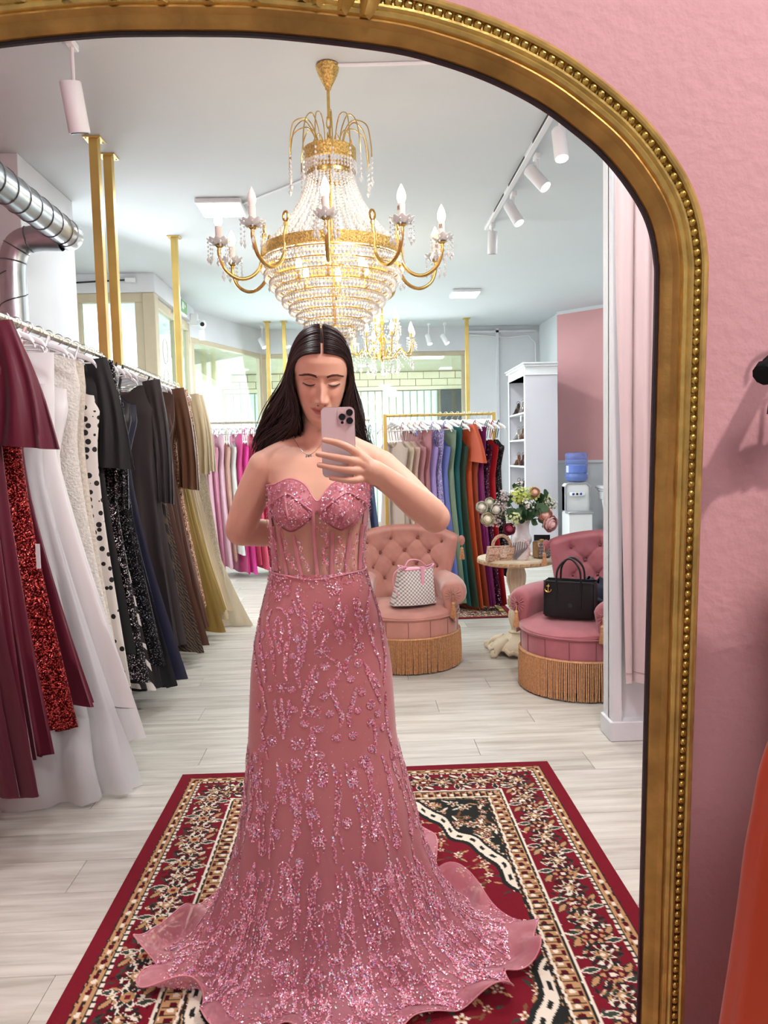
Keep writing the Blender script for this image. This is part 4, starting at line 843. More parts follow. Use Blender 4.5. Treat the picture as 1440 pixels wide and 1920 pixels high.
# ---------------------------------------------------------------- armchairs
def velvet(name, rgb):
    return mat(name, rgb, 0.7, sheen=0.7, noise=(9, 0.10), bump=(70, 0.06))
BRAID = mat('gold_braid', (204, 152, 108), 0.55, 0.15, noise=(90, 0.25)); BUTTON_N = [(v, u) for v, us in ((0.84, (-0.66, -0.22, 0.22, 0.66)), (0.66, (-0.44, 0.0, 0.44)), (0.48, (-0.66, -0.22, 0.22, 0.66)), (0.30, (-0.44, 0.0, 0.44))) for u in us]
def tassel(parent, p, L=0.10, s=1.0):
    t = G().tube([p, (p[0], p[1], p[2] - 0.045 * s)], 0.003 * s, 6).ball((p[0], p[1], p[2] - 0.05 * s), 0.012 * s, 10, 6).lathe([(0.010 * s, 0), (0.013 * s, -0.012 * s), (0.012 * s, -0.018 * s)], 12, (p[0], p[1], p[2] - 0.056 * s)).build('tassel', BRAID, parent)
    g = G()
    for k in range(16):
        a = 2 * pi * k / 16; g.tube([(p[0] + 0.009 * s * cos(a), p[1] + 0.009 * s * sin(a), p[2] - 0.07 * s), (p[0] + 0.017 * s * cos(a), p[1] + 0.017 * s * sin(a), p[2] - 0.07 * s - L * 0.6)], 0.0032 * s, 4)
    g.build('tassel_skirt', BRAID, t, kind='stuff')
BACKROWS = []
def armchair(label, loc, rz, m, mbtn):
    t = T('tufted_armchair', label, 'armchair', loc, rz, group='velvet tub chairs')
    def plan(a, r): return (r * cos(a) * 1.0, r * sin(a) * (1.0 if sin(a) < 0 else 0.95))
    na = 64; A = np.linspace(0, 2 * pi, na + 1)[:-1]
    rows = [[(*plan(a, r), z) for a in A] for r, z in ((0.325, 0.045), (0.335, 0.06), (0.34, 0.2), (0.342, 0.33), (0.334, 0.345))]
    G().grid(rows, cv=True).build('base', m, t)
    for k in range(7):
        a = -pi / 2 + (k - 3) * 0.42; G().tube([(*plan(a, 0.3425), 0.23), (*plan(a, 0.3435), 0.335)], 0.0022, 5).build('seam', mbtn, t)
    rows = [[(*plan(a, r), z + 0.012 * cos(2 * a) * (r / 0.34)) for a in A] for r, z in ((0.30, 0.335), (0.338, 0.340), (0.350, 0.356), (0.347, 0.372), (0.325, 0.388), (0.24, 0.403), (0.12, 0.410), (0.01, 0.412))]
    G().grid(rows, cv=True).build('seat', m, t)
    G().tube([(*plan(a, 0.349), 0.349) for a in A], 0.005, 6, closed=True).build('piping', m, t)
    br = G().tube([(*plan(a, 0.348), 0.225) for a in A], 0.010, 6, closed=True, flat=0.8).build('fringe_braid', BRAID, t)
    g = G(); r2 = random.Random(1); n = 190
    for k in range(n):
        a = 2 * pi * k / n; j = r2.uniform(-0.004, 0.004)
        g.tube([(*plan(a, 0.352), 0.225), (*plan(a + j, 0.357), 0.12), (*plan(a + j * 2, 0.356 + 0.4 * j), 0.008 + abs(j))], 0.0052, 4)
    g.build('fringe', BRAID, t, kind='stuff')
    # backrest
    nu, nv = 97, 61
    def back(u, v, off):
        ph = u * (0.93 + 0.16 * v); r = 0.285 + 0.115 * v + off; x = r * sin(ph) * 1.0; y_ = 0.055 + 0.055 * v + (r * cos(ph) - 0.05) * 0.78
        z = 0.37 + 0.49 * v - 0.045 * (abs(u) ** 3) * v + 0.012 * cos(u * pi) * v
        return x, y_, z
    U = np.linspace(-1, 1, nu); V = np.linspace(0, 1, nv); bt = np.array([(u * 0.36, v * 0.49) for v, u in BUTTON_N])
    segs = [(i, j) for i in range(len(bt)) for j in range(i + 1, len(bt)) if 0.05 < np.hypot(*(bt[i] - bt[j])) < 0.135 and abs(bt[i][1] - bt[j][1]) > 0.03]; S0 = np.array([bt[i] for i, j in segs]); SAB = np.array([bt[j] - bt[i] for i, j in segs]); SLL = (SAB ** 2).sum(1)
    rows = [list(r_) for r_ in BACKROWS]
    for v in (V if not BACKROWS else ()):
        row = []
        for u in U:
            p = np.array((u * 0.36, v * 0.49)); d = np.hypot(*(bt - p).T).min(); off = 0.020 * (1 - exp(-(d / 0.055) ** 2)) + 0.016 * (1 - exp(-(d / 0.016) ** 2))
            rel = p - S0; q = np.clip((rel * SAB).sum(1) / SLL, 0, 1); off -= 0.010 * np.exp(-(((rel - SAB * q[:, None]) ** 2).sum(1)) / 0.006 ** 2).sum()
            for i in range(4):                                     # pleats running up from the top row
                if v > 0.84: off -= 0.008 * exp(-((p[0] - bt[i][0]) / 0.006) ** 2)
            edge = min(1.0, (1 - abs(u)) / 0.06) * min(1.0, (1 - v) / 0.05 + 0.0); off = off * (0.3 + 0.7 * edge)
            row.append(back(u, v, 0.03 - off))
        row2 = [back(u, v, 0.085 * min(1, 0.35 + 2.2 * (1 - v)) * min(1, 0.45 + 4 * (1 - abs(u)))) for u in U[::-1]]
        rows.append(row + row2)
    if not BACKROWS: BACKROWS.extend(list(r_) for r_ in rows)
    top_in = rows[-1][:nu]; top_out = rows[-1][nu:][::-1]
    rows.append([tuple((np.array(a) * 0.6 + np.array(b3) * 0.4) + (0, 0, 0.014)) for a, b3 in zip(top_in, top_out)] + [tuple((np.array(a) * 0.4 + np.array(b3) * 0.6) + (0, 0, 0.013)) for a, b3 in zip(top_in, top_out)][::-1])
    bk = G().grid(rows, cv=True).build('backrest', m, t, angle=60)
    for v, u in BUTTON_N: p = back(u, v, 0.026); G().ball(p, 0.010, 10, 6, (1, 0.8, 1)).build('button', mbtn, bk)
    for sx in (-1, 1):
        p = np.array(back(sx * 0.99, 0.99, 0.045)); g = G()
        for k in range(4): g.tube([tuple(p + (sx * 0.004, -0.012 - 0.004 * k, 0.03 * sin(tt) * (1 - k * 0.22) - 0.02) + np.array((0.03 * cos(tt) * (1 - k * 0.22) * 0.6, 0, 0))) for tt in np.linspace(0, 2 * pi, 15)[:-1]], 0.006, 6, closed=True)
        g.build('rosette', m, bk); tassel(t, tuple(p + (sx * 0.004, -0.032, -0.03)), 0.09, 0.95)
    # arms: a roll over an upright panel, swept from the back to the front
    for sx in (-1, 1):
        rows = []; st_ = catmull([(0.262, 0.19, 0.52, 0.8), (0.292, 0.08, 0.505, 0.95), (0.305, -0.04, 0.495, 1.05), (0.300, -0.15, 0.485, 1.06), (0.292, -0.192, 0.480, 0.92), (0.290, -0.207, 0.479, 0.6)], 5)
        for x, y_, z, s_ in st_:
            R = 0.082 * s_; c = (x, z)
            poly = [(x - 0.055 * s_, 0.36), (x - 0.062 * s_, 0.43)] + [(c[0] + R * cos(a), c[1] + R * 0.95 * sin(a)) for a in np.linspace(pi * 0.93, -pi * 0.55, 15)] + [(x + 0.012, 0.40), (x + 0.016, 0.30)]
            rows.append([(sx * px_, y_, pz) for px_, pz in poly])
        g = G().grid(rows, cv=True); n = len(rows[0]); g.f.append(tuple(range(len(g.v) - n, len(g.v)))); g.f.append(tuple(range(n)))
        arm = g.build('armrest', m, t, angle=60)
        g = G()
        for k in range(14):
            a = 2 * pi * k / 14; g.tube([(sx * 0.292 + 0.012 * cos(a), -0.214, 0.478 + 0.012 * sin(a)), (sx * 0.292 + 0.05 * cos(a), -0.204, 0.478 + 0.05 * sin(a))], [0.004, 0.006], 5)
        g.build('scroll_pleats', m, arm); tassel(t, (sx * 0.292, -0.222, 0.48), 0.11, 1.1)
    return t
VA = velvet('salmon_velvet', (196, 138, 124)); VB = velvet('rose_velvet', (172, 100, 108))
armchair('salmon velvet tufted tub chair with a gold fringe, behind the woman', (0.305, 4.93, 0), -0.04, VA, mat('salmon_velvet_dark', (150, 88, 76), 0.7, sheen=0.5))
armchair('rose velvet tufted tub chair with a gold fringe, beside the white pillar', (1.285, 4.30, 0), -radians(50), VB, mat('rose_velvet_dark', (140, 72, 82), 0.7, sheen=0.5))

# ---------------------------------------------------------------- bags on the chairs
def tile_print(name, base, ink, scale):
    m = bpy.data.materials.new(name); m.use_nodes = True; MATS[name] = m; nt = m.node_tree; L_ = nt.links.new; b = nt.nodes['Principled BSDF']; b.inputs['Roughness'].default_value = 0.45
    tc = nt.nodes.new('ShaderNodeTexCoord'); mpn = nt.nodes.new('ShaderNodeMapping'); mpn.inputs['Rotation'].default_value = (0, radians(45), 0); mpn.inputs['Scale'].default_value = (scale, 0.0, scale); L_(tc.outputs['Object'], mpn.inputs[0])
    v = nt.nodes.new('ShaderNodeTexVoronoi'); v.inputs['Scale'].default_value = 1.0; v.inputs['Randomness'].default_value = 0.0; L_(mpn.outputs[0], v.inputs['Vector'])
    cr = nt.nodes.new('ShaderNodeValToRGB'); cr.color_ramp.interpolation = 'CONSTANT'; e = cr.color_ramp.elements; e[0].color = lin(base) + (1,); e[1].position = 0.43; e[1].color = lin(ink) + (1,); L_(v.outputs['Distance'], cr.inputs[0]); L_(cr.outputs[0], b.inputs['Base Color'])
    return m
PKL = mat('pink_leather', (238, 168, 190), 0.45)
tb = T('monogram_tote', 'white tote bag with a grey dotted print and pink trim on the salmon chair', 'bag', (0.36, 4.78, 0.418), 0.25)
TP = tile_print('dotted_canvas', (236, 232, 228), (150, 142, 136), 58)
rows = []
for i in range(13):
    v = i / 12; z = 0.003 + 0.235 * v; wv = 0.15 - 0.032 * v - 0.01 * sin(pi * v); dv = 0.075 - 0.03 * v + 0.012 * sin(pi * v)
    rows.append([(wv * np.sign(cos(a)) * abs(cos(a)) ** 0.55 - 0.025 * (1 - v), dv * np.sign(sin(a)) * abs(sin(a)) ** 0.55 + 0.006 * sin(5 * a + 3 * v), z + 0.012 * v * cos(2 * a + 0.5)) for a in np.linspace(0, 2 * pi, 49)[:-1]])
g = G().grid(rows, cv=True); g.f.append(tuple(range(48))); g.build('body', TP, tb)
inner = [[(p[0] * 0.97, p[1] * 0.9, p[2] - dz) for p in rows[-1]] for dz in (0.0, 0.05)]
g = G().grid(inner, cv=True); g.f.append(tuple(range(48, 96))); g.build('lining', BLKSAT, tb)
G().tube([tuple(np.array(p) + (0, 0, 0.001)) for p in rows[-1]], 0.006, 6, closed=True).build('rim_trim', PKL, tb)
for sy in (-1, 1): G().tube([tuple(p) for p in catmull([(-0.085, sy * 0.04, 0.21), (-0.11, sy * 0.06, 0.25), (-0.165, sy * 0.062, 0.215), (-0.175, sy * 0.065, 0.14), (-0.15, sy * 0.08, 0.07)], 6)] if sy < 0 else [tuple(p) for p in catmull([(-0.07, 0.04, 0.22), (-0.03, 0.05, 0.275), (0.04, 0.05, 0.272), (0.09, 0.04, 0.23)], 6)], 0.006, 6, flat=0.6).build('handle', PKL, tb)
G().box((0.012, -0.066, 0.12), (0.034, -0.058, 0.245), 0.003).build('closing_strap', PKL, tb)
G().ball((-0.02, 0.0, 0.215), 0.05, 14, 8, (1.3, 0.5, 0.5)).build('pink_pouch', mat('pink_pouch', (236, 190, 200), 0.6), tb)
kb = T('black_tote', 'black leather tote bag with short handles on the rose chair', 'bag', (1.215, 4.24, 0.424), -radians(28))
KL = mat('black_leather', (20, 20, 23), 0.42, bump=(120, 0.15)); KS2 = mat('black_stitch', (44, 44, 48), 0.5)
rows = []
for z, w_, d_ in ((0.002, 0.145, 0.058), (0.02, 0.150, 0.064), (0.12, 0.147, 0.060), (0.205, 0.143, 0.052), (0.21, 0.142, 0.051)):
    rows.append([(w_ * np.sign(cos(a)) * abs(cos(a)) ** 0.3, d_ * np.sign(sin(a)) * abs(sin(a)) ** 0.3, z) for a in np.linspace(0, 2 * pi, 41)[:-1]])
g = G().grid(rows, cv=True); g.f.append(tuple(range(40))); g.build('body', KL, kb)
g = G(); g.grid([[(p[0] * 0.96, p[1] * 0.93, 0.206) for p in rows[-1]], [(p[0] * 0.9, p[1] * 0.8, 0.14) for p in rows[-1]]], cv=True); g.f.append(tuple(range(40, 80))); g.build('lining', BLKSAT, kb)
for sy in (-1, 1):
    G().tube([tuple(p) for p in catmull([(-0.07, sy * 0.056, 0.05), (-0.07, sy * 0.058, 0.2), (-0.058, sy * 0.05, 0.29), (0, sy * 0.03, 0.34), (0.058, sy * 0.05, 0.29), (0.07, sy * 0.058, 0.2), (0.07, sy * 0.056, 0.05)], 7)], 0.0085, 8, flat=0.7).build('handle', KL, kb)
    G().box((-0.144, sy * 0.054 - 0.003, 0.203), (0.144, sy * 0.054 + 0.003, 0.212), 0.001).build('top_seam', KS2, kb)
for sx in (-1, 1): G().tube([(sx * 0.146, -0.05, 0.01), (sx * 0.143, -0.046, 0.2)], 0.003, 5).build('edge_piping', KS2, kb)
g = G(); g.tube([(-0.112, -0.066, 0.195), (-0.115, -0.07, 0.165)], 0.003, 6).tube([(-0.115 + 0.018 * cos(a), -0.068, 0.165 + 0.018 * sin(a)) for a in np.linspace(pi, 2 * pi, 9)], 0.0035, 6).tube([(-0.115, -0.068, 0.19), (-0.115, -0.068, 0.147)], 0.0035, 6).tube([(-0.124, -0.068, 0.182), (-0.106, -0.068, 0.182)], 0.003, 6).build('anchor_charm', mat('gold_charm', (226, 184, 92), 0.2, 1.0), kb)
G().tube([(0.01, -0.0625, 0.075), (0.01, -0.0655, 0.075)], 0.013, 16).build('round_emblem', KS2, kb)
nv_ = T('navy_garment', 'folded navy jacket lying on the rose chair behind the black bag', 'clothing', (1.40, 4.40, 0.415), -0.6)
rows = []
for i in range(11):
    v = i / 10; row = []
    for j in range(25):
        a = 2 * pi * j / 24; rr_ = 1 + 0.10 * sin(5 * a + 4 * v); row.append((0.13 * sin(pi * (0.06 + 0.9 * v)) ** 0.6 * cos(a) * rr_, 0.09 * sin(pi * (0.06 + 0.9 * v)) ** 0.6 * sin(a) * rr_, 0.002 + 0.19 * v + 0.02 * sin(3 * a) * v))
    rows.append(row[:-1])
G().grid(rows, cv=True).build('folded_cloth', fab('navy_wool', (30, 38, 58), 0.8, noise=(12, 0.15)), nv_)
G().tube([(0.1, -0.02, 0.03), (0.05, -0.085, 0.08), (-0.06, -0.07, 0.12), (-0.1, 0.0, 0.15)], [0.03, 0.036, 0.034, 0.028], 12, flat=0.6).build('sleeve', MATS['fabric_navy_wool'], nv_)

# ---------------------------------------------------------------- pedestal table
CRT = mat('antique_cream_wood', (226, 212, 184), 0.5, noise=(14, 0.10), bump=(60, 0.2)); CRD = mat('antique_cream_relief', (196, 164, 120), 0.6, noise=(50, 0.3), bump=(80, 0.6))
TX, TY = 1.07, 5.05
tt = T('pedestal_table', 'round cream carved pedestal table between the two armchairs', 'table', (TX, TY, 0))
G().lathe([(0.05, 0.632), (0.20, 0.632), (0.235, 0.622), (0.252, 0.626), (0.262, 0.640), (0.266, 0.655), (0.262, 0.664), (0.25, 0.667), (0.0, 0.667)], 64, cap=False).build('table_top', CRT, tt)
fm = G().box((-0.030, -0.006, -0.011), (0.030, 0.003, 0.011), 0.003).mesh('frieze_panel', CRD, False)
for k in range(24):
    a = 2 * pi * k / 24; inst('frieze_panel', fm, tt, (0.259 * cos(a), 0.259 * sin(a), 0.642), (0.0, 0, a + pi / 2))
G().lathe([(0.02, 0.632), (0.075, 0.632), (0.078, 0.622), (0.055, 0.612), (0.046, 0.60)], 40).build('neck_moulding', CRT, tt)
G().lathe([(0.046, 0.602), (0.058, 0.58), (0.066, 0.545), (0.064, 0.50), (0.052, 0.45), (0.042, 0.41), (0.044, 0.395)], 96, ribs=16, ribamp=0.045).build('upper_baluster', CRT, tt)
G().lathe([(0.044, 0.398), (0.058, 0.392), (0.052, 0.38), (0.062, 0.37), (0.062, 0.335), (0.05, 0.325), (0.056, 0.317), (0.042, 0.308)], 40).build('carved_collar', CRD, tt)
G().lathe([(0.042, 0.31), (0.054, 0.28), (0.056, 0.25), (0.046, 0.205), (0.036, 0.17), (0.042, 0.155)], 96, ribs=16, ribamp=0.045).build('lower_baluster', CRT, tt)
G().lathe([(0.042, 0.16), (0.06, 0.15), (0.05, 0.138), (0.07, 0.125), (0.11, 0.105), (0.145, 0.085), (0.165, 0.065), (0.172, 0.045), (0.16, 0.035)], 64, ribs=8, ribamp=0.03).build('base_dome', CRT, tt)
for k in range(5):
    a = -pi / 2 + 2 * pi * k / 5 + 0.3
    pts = catmull([(0.10, 0.085), (0.15, 0.075), (0.19, 0.05), (0.215, 0.022), (0.235, 0.022), (0.238, 0.04), (0.222, 0.045)], 5)
    f_ = G().tube([(p[0] * cos(a), p[0] * sin(a), p[1]) for p in pts], [0.034, 0.034, 0.033, 0.032, 0.031, 0.03, 0.029, 0.028, 0.027, 0.026, 0.025, 0.024, 0.023, 0.022, 0.022, 0.022, 0.022, 0.022, 0.021, 0.02, 0.019, 0.018, 0.017, 0.016, 0.015, 0.014, 0.013, 0.012, 0.011, 0.01, 0.009][:len(pts)], 10).build('scroll_foot', CRT, tt)
    b_ = a + pi / 5; G().tube([(0.165 * cos(b_ - 0.35), 0.165 * sin(b_ - 0.35), 0.05), (0.185 * cos(b_ - 0.15), 0.185 * sin(b_ - 0.15), 0.032), (0.19 * cos(b_), 0.19 * sin(b_), 0.045), (0.185 * cos(b_ + 0.15), 0.185 * sin(b_ + 0.15), 0.032), (0.165 * cos(b_ + 0.35), 0.165 * sin(b_ + 0.35), 0.05)], 0.016, 8).build('carved_scallop', CRT, tt)
# urn vase
VZ = 0.667; vx, vy = TX + 0.055, TY + 0.06
vz = T('urn_vase', 'white urn vase of flowers standing on the carved table', 'vase', (vx, vy, VZ))
VP = mat('white_ceramic', (228, 220, 222), 0.4)
G().lathe([(0.058, 0.0), (0.058, 0.012), (0.05, 0.02), (0.03, 0.03), (0.024, 0.045), (0.034, 0.06), (0.055, 0.075), (0.066, 0.10), (0.068, 0.125), (0.062, 0.135), (0.052, 0.15), (0.049, 0.20), (0.055, 0.235), (0.068, 0.25), (0.066, 0.256), (0.05, 0.25), (0.044, 0.2)], 48, ribs=24, ribamp=0.008, cap=False).build('urn_body', VP, vz)
G().lathe([(0.046, 0.22), (0.0, 0.221)], 24, cap=False).build('moss', mat('moss_foam', (60, 70, 50), 0.9), vz)
# flowers
ST = mat('flower_stem', (82, 110, 70), 0.6); LEAF = mat('eucalyptus_leaf', (84, 116, 82), 0.55, noise=(20, 0.2)); LEAF2 = mat('dark_leaf', (50, 86, 52), 0.5, noise=(20, 0.2))
MOUTH = Vector((vx, vy, VZ + 0.22)); fr_ = random.Random(11)
def stem_to(parent, end, r=0.0028, bend=0.03):
    o = Vector(parent.location); s = MOUTH - o + Vector((fr_.uniform(-.02, .02), fr_.uniform(-.02, .02), 0)); e = Vector(end) - o; mid = (s * 0.45 + e * 0.55) + Vector((0, 0, bend))
    G().tube([tuple(p) for p in catmull([tuple(s), tuple(mid), tuple(e)], 5)], r, 5).build('stem', ST, parent); return s, mid, e
def leaf_shape(g, p, d, L_, W_, cup=0.15):
    d = Vector(d).normalized(); a, b3 = frame_axes(d); rows = []
    if a.z < 0: a = -a
    side = d.cross(a)
    for i in range(6):
        q = i / 5; wv = W_ * sin(pi * min(1, 0.08 + 0.92 * q)) ** 0.7; c = Vector(p) + d * (L_ * q) - a * (cup * L_ * q * q)
        rows.append([tuple(c + side * (wv * e) + a * (cup * wv * abs(e))) for e in (-1, -0.5, 0, 0.5, 1)])
    g.grid(rows)
def ranunculus(label, pos, R, col, face=(0, -1, 0.3)):
    t = T('ranunculus_flower', label, 'flower', tuple(MOUTH), group='round garden flowers in the urn'); c = Vector(pos) - MOUTH; d = Vector(face).normalized(); a, b3 = frame_axes(d)
    stem_to(t, Vector(pos) - d * R * 0.5); m = mat('petal_%d_%d_%d' % col, col, 0.6, noise=(30, 0.06))
    gb_ = G(); rows = []
    for i in range(1, 9):
        th_ = pi * i / 9; rows.append([tuple(c + (a * cos(t2) + b3 * sin(t2)) * (R * .66 * sin(th_) * (1 + .05 * sin(3 * t2 + 5 * th_))) + d * (R * .62 * cos(th_))) for t2 in np.linspace(0, 2 * pi, 19)[:-1]])
    gb_.grid(rows, cv=True); gb_.f.append(tuple(range(18))); gb_.build('bud', m, t)
    for L_ in range(3):
        n = (4, 5, 6)[L_]; rr_ = R * (0.74, 0.88, 1.0)[L_]; g = G()
        for k in range(n):
            b4 = 2 * pi * k / n + L_ * 0.7; rows = []
            for i in range(6):
                q = i / 5; pol = pi * (0.92 - q * (0.66, 0.55, 0.44)[L_]); row = []
                for j in range(7):
                    e = (j - 3) / 3; an = b4 + e * (pi / n) * 1.3; rad = rr_ * (1 + (.10 + .07 * L_) * q * q - .16 * e * e * q); row.append(tuple(c + (a * cos(an) + b3 * sin(an)) * (rad * sin(pol)) + d * (rad * cos(pol))))
                rows.append(row)
            g.grid(rows)
        g.build('petal_whorl', m, t)
def W(px_, pz, dy=0.0): return (vx + px_, vy + dy, VZ + pz)
ranunculus('cream white round flower at the far left of the bouquet, upper', W(-0.285, 0.345, -0.05), 0.036, (252, 248, 232))
ranunculus('small cream white round flower at the left, higher than the others', W(-0.225, 0.375, -0.02), 0.030, (250, 248, 228))
ranunculus('cream white round flower third from the left', W(-0.19, 0.33, -0.09), 0.037, (254, 250, 238))
ranunculus('large cream white flower hanging lowest at the left of the bouquet', W(-0.255, 0.265, -0.10), 0.041, (252, 246, 218))
ranunculus('peach flower at the top right of the bouquet', W(0.075, 0.44, -0.08), 0.030, (252, 206, 174))
ranunculus('peach flower at the lower right of the bouquet', W(0.135, 0.285, -0.12), 0.042, (250, 196, 178))
ranunculus('pale pink flower lowest at the right of the bouquet', W(0.17, 0.225, -0.12), 0.050, (250, 202, 200), (0.5, -1, -0.2))
ranunculus('dark pink rose drooping over the glittering handbag', W(-0.115, 0.20, -0.14), 0.036, (176, 70, 96), (-0.4, -1, -0.1))
def spray(label, centre, R, col, n, fs, name='blossom_spray', leafy=0):
    t = T(name, label, 'flower', tuple(MOUTH), group='sprays of small blossom in the urn'); m = mat('blossom_%d_%d_%d' % col, col, 0.7, noise=(40, 0.1)); stem_to(t, centre); c = Vector(centre) - MOUTH; g = G(); gs = G()
    for k in range(n):
        v = Vector((fr_.gauss(0, 1), fr_.gauss(0, 1), fr_.gauss(0, 1))).normalized() * R * fr_.random() ** 0.4; p = c + v; dd = (v + Vector((0, -0.02, 0.01))).normalized(); a, b3 = frame_axes(dd)
        gs.tube([tuple(c + v * 0.2), tuple(p)], 0.0012, 3, cap=False)
        for i in range(5):
            an = 2 * pi * i / 5; q = a * cos(an) + b3 * sin(an); q2 = a * cos(an + 0.55) + b3 * sin(an + 0.55); q3 = a * cos(an - 0.55) + b3 * sin(an - 0.55)
            g.add([tuple(p), tuple(p + q2 * fs * 0.7 + dd * fs * 0.15), tuple(p + q * fs + dd * fs * 0.3), tuple(p + q3 * fs * 0.7 + dd * fs * 0.15)], [(0, 1, 2, 3)])
    g.build('blossoms', m, t, smooth=False, kind='stuff'); gs.build('stalks', ST, t)
    if leafy:
        gl = G()
        for k in range(leafy):
            v = Vector((fr_.gauss(0, 1), fr_.gauss(0, 1), fr_.gauss(0, 0.6))).normalized(); leaf_shape(gl, c + v * R * 0.4, v, 0.05, 0.02)
        gl.build('leaves', LEAF2, t)
spray('bright green hydrangea head left of centre at the top of the bouquet', W(-0.03, 0.415, -0.07), 0.062, (214, 226, 120), 90, 0.013, 'hydrangea_head')
spray('bright green hydrangea head at the top right of the bouquet', W(0.065, 0.42, -0.03), 0.058, (208, 222, 128), 80, 0.013, 'hydrangea_head')
spray('small green white blossom at the lower middle of the bouquet', W(-0.085, 0.27, -0.15), 0.05, (222, 230, 170), 46, 0.012)
spray('pale lilac blossom spray at the upper left of the bouquet', W(-0.125, 0.40, -0.03), 0.062, (222, 202, 204), 90, 0.009, leafy=6)
spray('mauve white blossom spray at the left middle of the bouquet', W(-0.165, 0.33, -0.06), 0.06, (214, 190, 190), 80, 0.009, leafy=6)
spray('mauve blossom spray hanging at the lower left of the bouquet', W(-0.20, 0.25, -0.08), 0.05, (208, 186, 186), 60, 0.009)
spray('white blossom sprig rising highest from the bouquet', W(-0.01, 0.475, 0.0), 0.05, (236, 236, 230), 46, 0.009, leafy=3)
spray('white blossom sprig at the right edge of the bouquet', W(0.19, 0.345, -0.03), 0.055, (232, 230, 214), 56, 0.009, leafy=6)
spray('yellow green blossom sprig right of the bouquet', W(0.165, 0.385, -0.01), 0.05, (214, 220, 150), 40, 0.010, leafy=3)
spray('white blossom sprig in the middle of the bouquet', W(0.02, 0.36, -0.13), 0.05, (240, 240, 232), 40, 0.010)
def branch(label, end, n, big, m):
    t = T('eucalyptus_branch', label, 'foliage', tuple(MOUTH), group='leafy branches in the urn'); s, mid, e = stem_to(t, end, bend=0.05); me = G(); lm = None
    for k in range(n):
        q = 0.35 + 0.65 * k / (n - 1); p = s * (1 - q) ** 2 + mid * 2 * q * (1 - q) + e * q * q; d = Vector((fr_.uniform(-1, 1), fr_.uniform(-1, 0.3), fr_.uniform(-0.6, 0.6)))
        g = G(); leaf_shape(g, p, d, big * fr_.uniform(0.8, 1.15), big * 0.45); g.build('leaf', m, t)
branch('round leaved eucalyptus branch at the lower left front of the bouquet', W(-0.08, 0.30, -0.14), 12, 0.062, LEAF)
branch('round leaved eucalyptus branch at the front centre of the bouquet', W(0.0, 0.31, -0.16), 12, 0.064, LEAF2)
branch('round leaved eucalyptus branch at the right front of the bouquet', W(0.10, 0.33, -0.14), 12, 0.06, LEAF)
branch('dark leafy branch at the upper right of the bouquet', W(0.15, 0.42, -0.02), 9, 0.075, LEAF2)
branch('leafy branch drooping over the urn at the right', W(0.14, 0.23, -0.12), 8, 0.055, LEAF)
branch('leafy branch drooping at the far left of the bouquet', W(-0.23, 0.29, -0.06), 9, 0.055, LEAF)
branch('dark leafy branch at the back of the bouquet', W(0.02, 0.40, 0.07), 10, 0.07, LEAF2)
# bags on the table
GLIT = sequin_mat('champagne_glitter', (170, 132, 104), (240, 206, 178), 420, 0.35, 0.4)
gb = T('glitter_handbag', 'small champagne glitter handbag with a top handle on the carved table', 'handbag', (TX - 0.125, TY - 0.14, 0.667), 0.12)
g = G().prism([(-0.105, 0), (0.105, 0), (0.092, 0.085), (-0.092, 0.085)], -0.03, 0.03); g.build('body', GLIT, gb, smooth=False)
fl = G().prism([(-0.098, 0.042), (0.098, 0.042), (0.094, 0.092), (-0.094, 0.092)], -0.036, -0.030).box((-0.093, -0.036, 0.086), (0.093, 0.032, 0.092)).build('flap', sequin_mat('rose_glitter', (196, 150, 124), (250, 222, 200), 420, 0.35, 0.5), gb, smooth=False)
G().prism([(-0.024, 0.03), (-0.015, 0.02), (0.015, 0.02), (0.024, 0.03), (0.024, 0.092), (-0.024, 0.092)], -0.041, -0.0365).build('clasp_tab', sequin_mat('clasp_glitter', (190, 150, 130), (255, 236, 220), 420, 0.3, 0.5), fl, smooth=False)
G().tube([(0.062 * cos(a), 0, 0.088 + 0.075 * sin(a)) for a in np.linspace(0, pi, 17)], 0.009, 8, flat=1.3).build('handle', MATS['champagne_glitter'], gb)
cl = T('fan_clutch', 'white clutch bag with a ribbed fan shape and pink pearl edge on the table', 'clutch bag', (TX - 0.002, TY - 0.165, 0.669), -0.5)
g = G(); rows = []
for k in range(9):
    a = 0.12 + (pi / 2 - 0.2) * k / 8; rows.append([(r * 0.12 * cos(a) * 0.55, -0.02 - 0.004 * (k % 2), 0.004 + r * 0.135 * sin(a)) for r in (0.05, 0.5, 1)])
G().prism([(-0.055, 0.0), (0.04, 0.0), (0.062, 0.06), (0.05, 0.115), (0.015, 0.14), (-0.03, 0.12), (-0.06, 0.06)], -0.016, 0.02).build('body', mat('pearl_white', (222, 214, 212), 0.35), cl, smooth=False)
for k in range(7): G().tube([(-0.05 + 0.004 * k, -0.019, 0.004), (-0.05 + 0.016 * k, -0.022, 0.06 + 0.004 * k), (-0.042 + 0.015 * k, -0.019, 0.115 + 0.003 * (3 - abs(k - 3)))], 0.0035, 5).build('rib', mat('silver_rib', (150, 146, 150), 0.3, 0.5), cl)
pe = G().ball((0, 0, 0), 0.0075, 8, 6).mesh('pearl', mat('pink_pearl', (224, 180, 178), 0.3))
for k in range(11): inst('pearl', pe, cl, (0.042 + 0.022 * sin(pi * k / 10), -0.02, 0.008 + 0.012 * k))
bc = T('box_clutch', 'square woven silver and bronze box clutch on the table', 'clutch bag', (TX + 0.155, TY - 0.09, 0.667), 0.45)
G().box((-0.055, -0.035, 0.001), (0.055, 0.035, 0.115), 0.008).build('body', mat('bronze_metal', (150, 116, 84), 0.35, 0.7, noise=(60, 0.2)), bc)
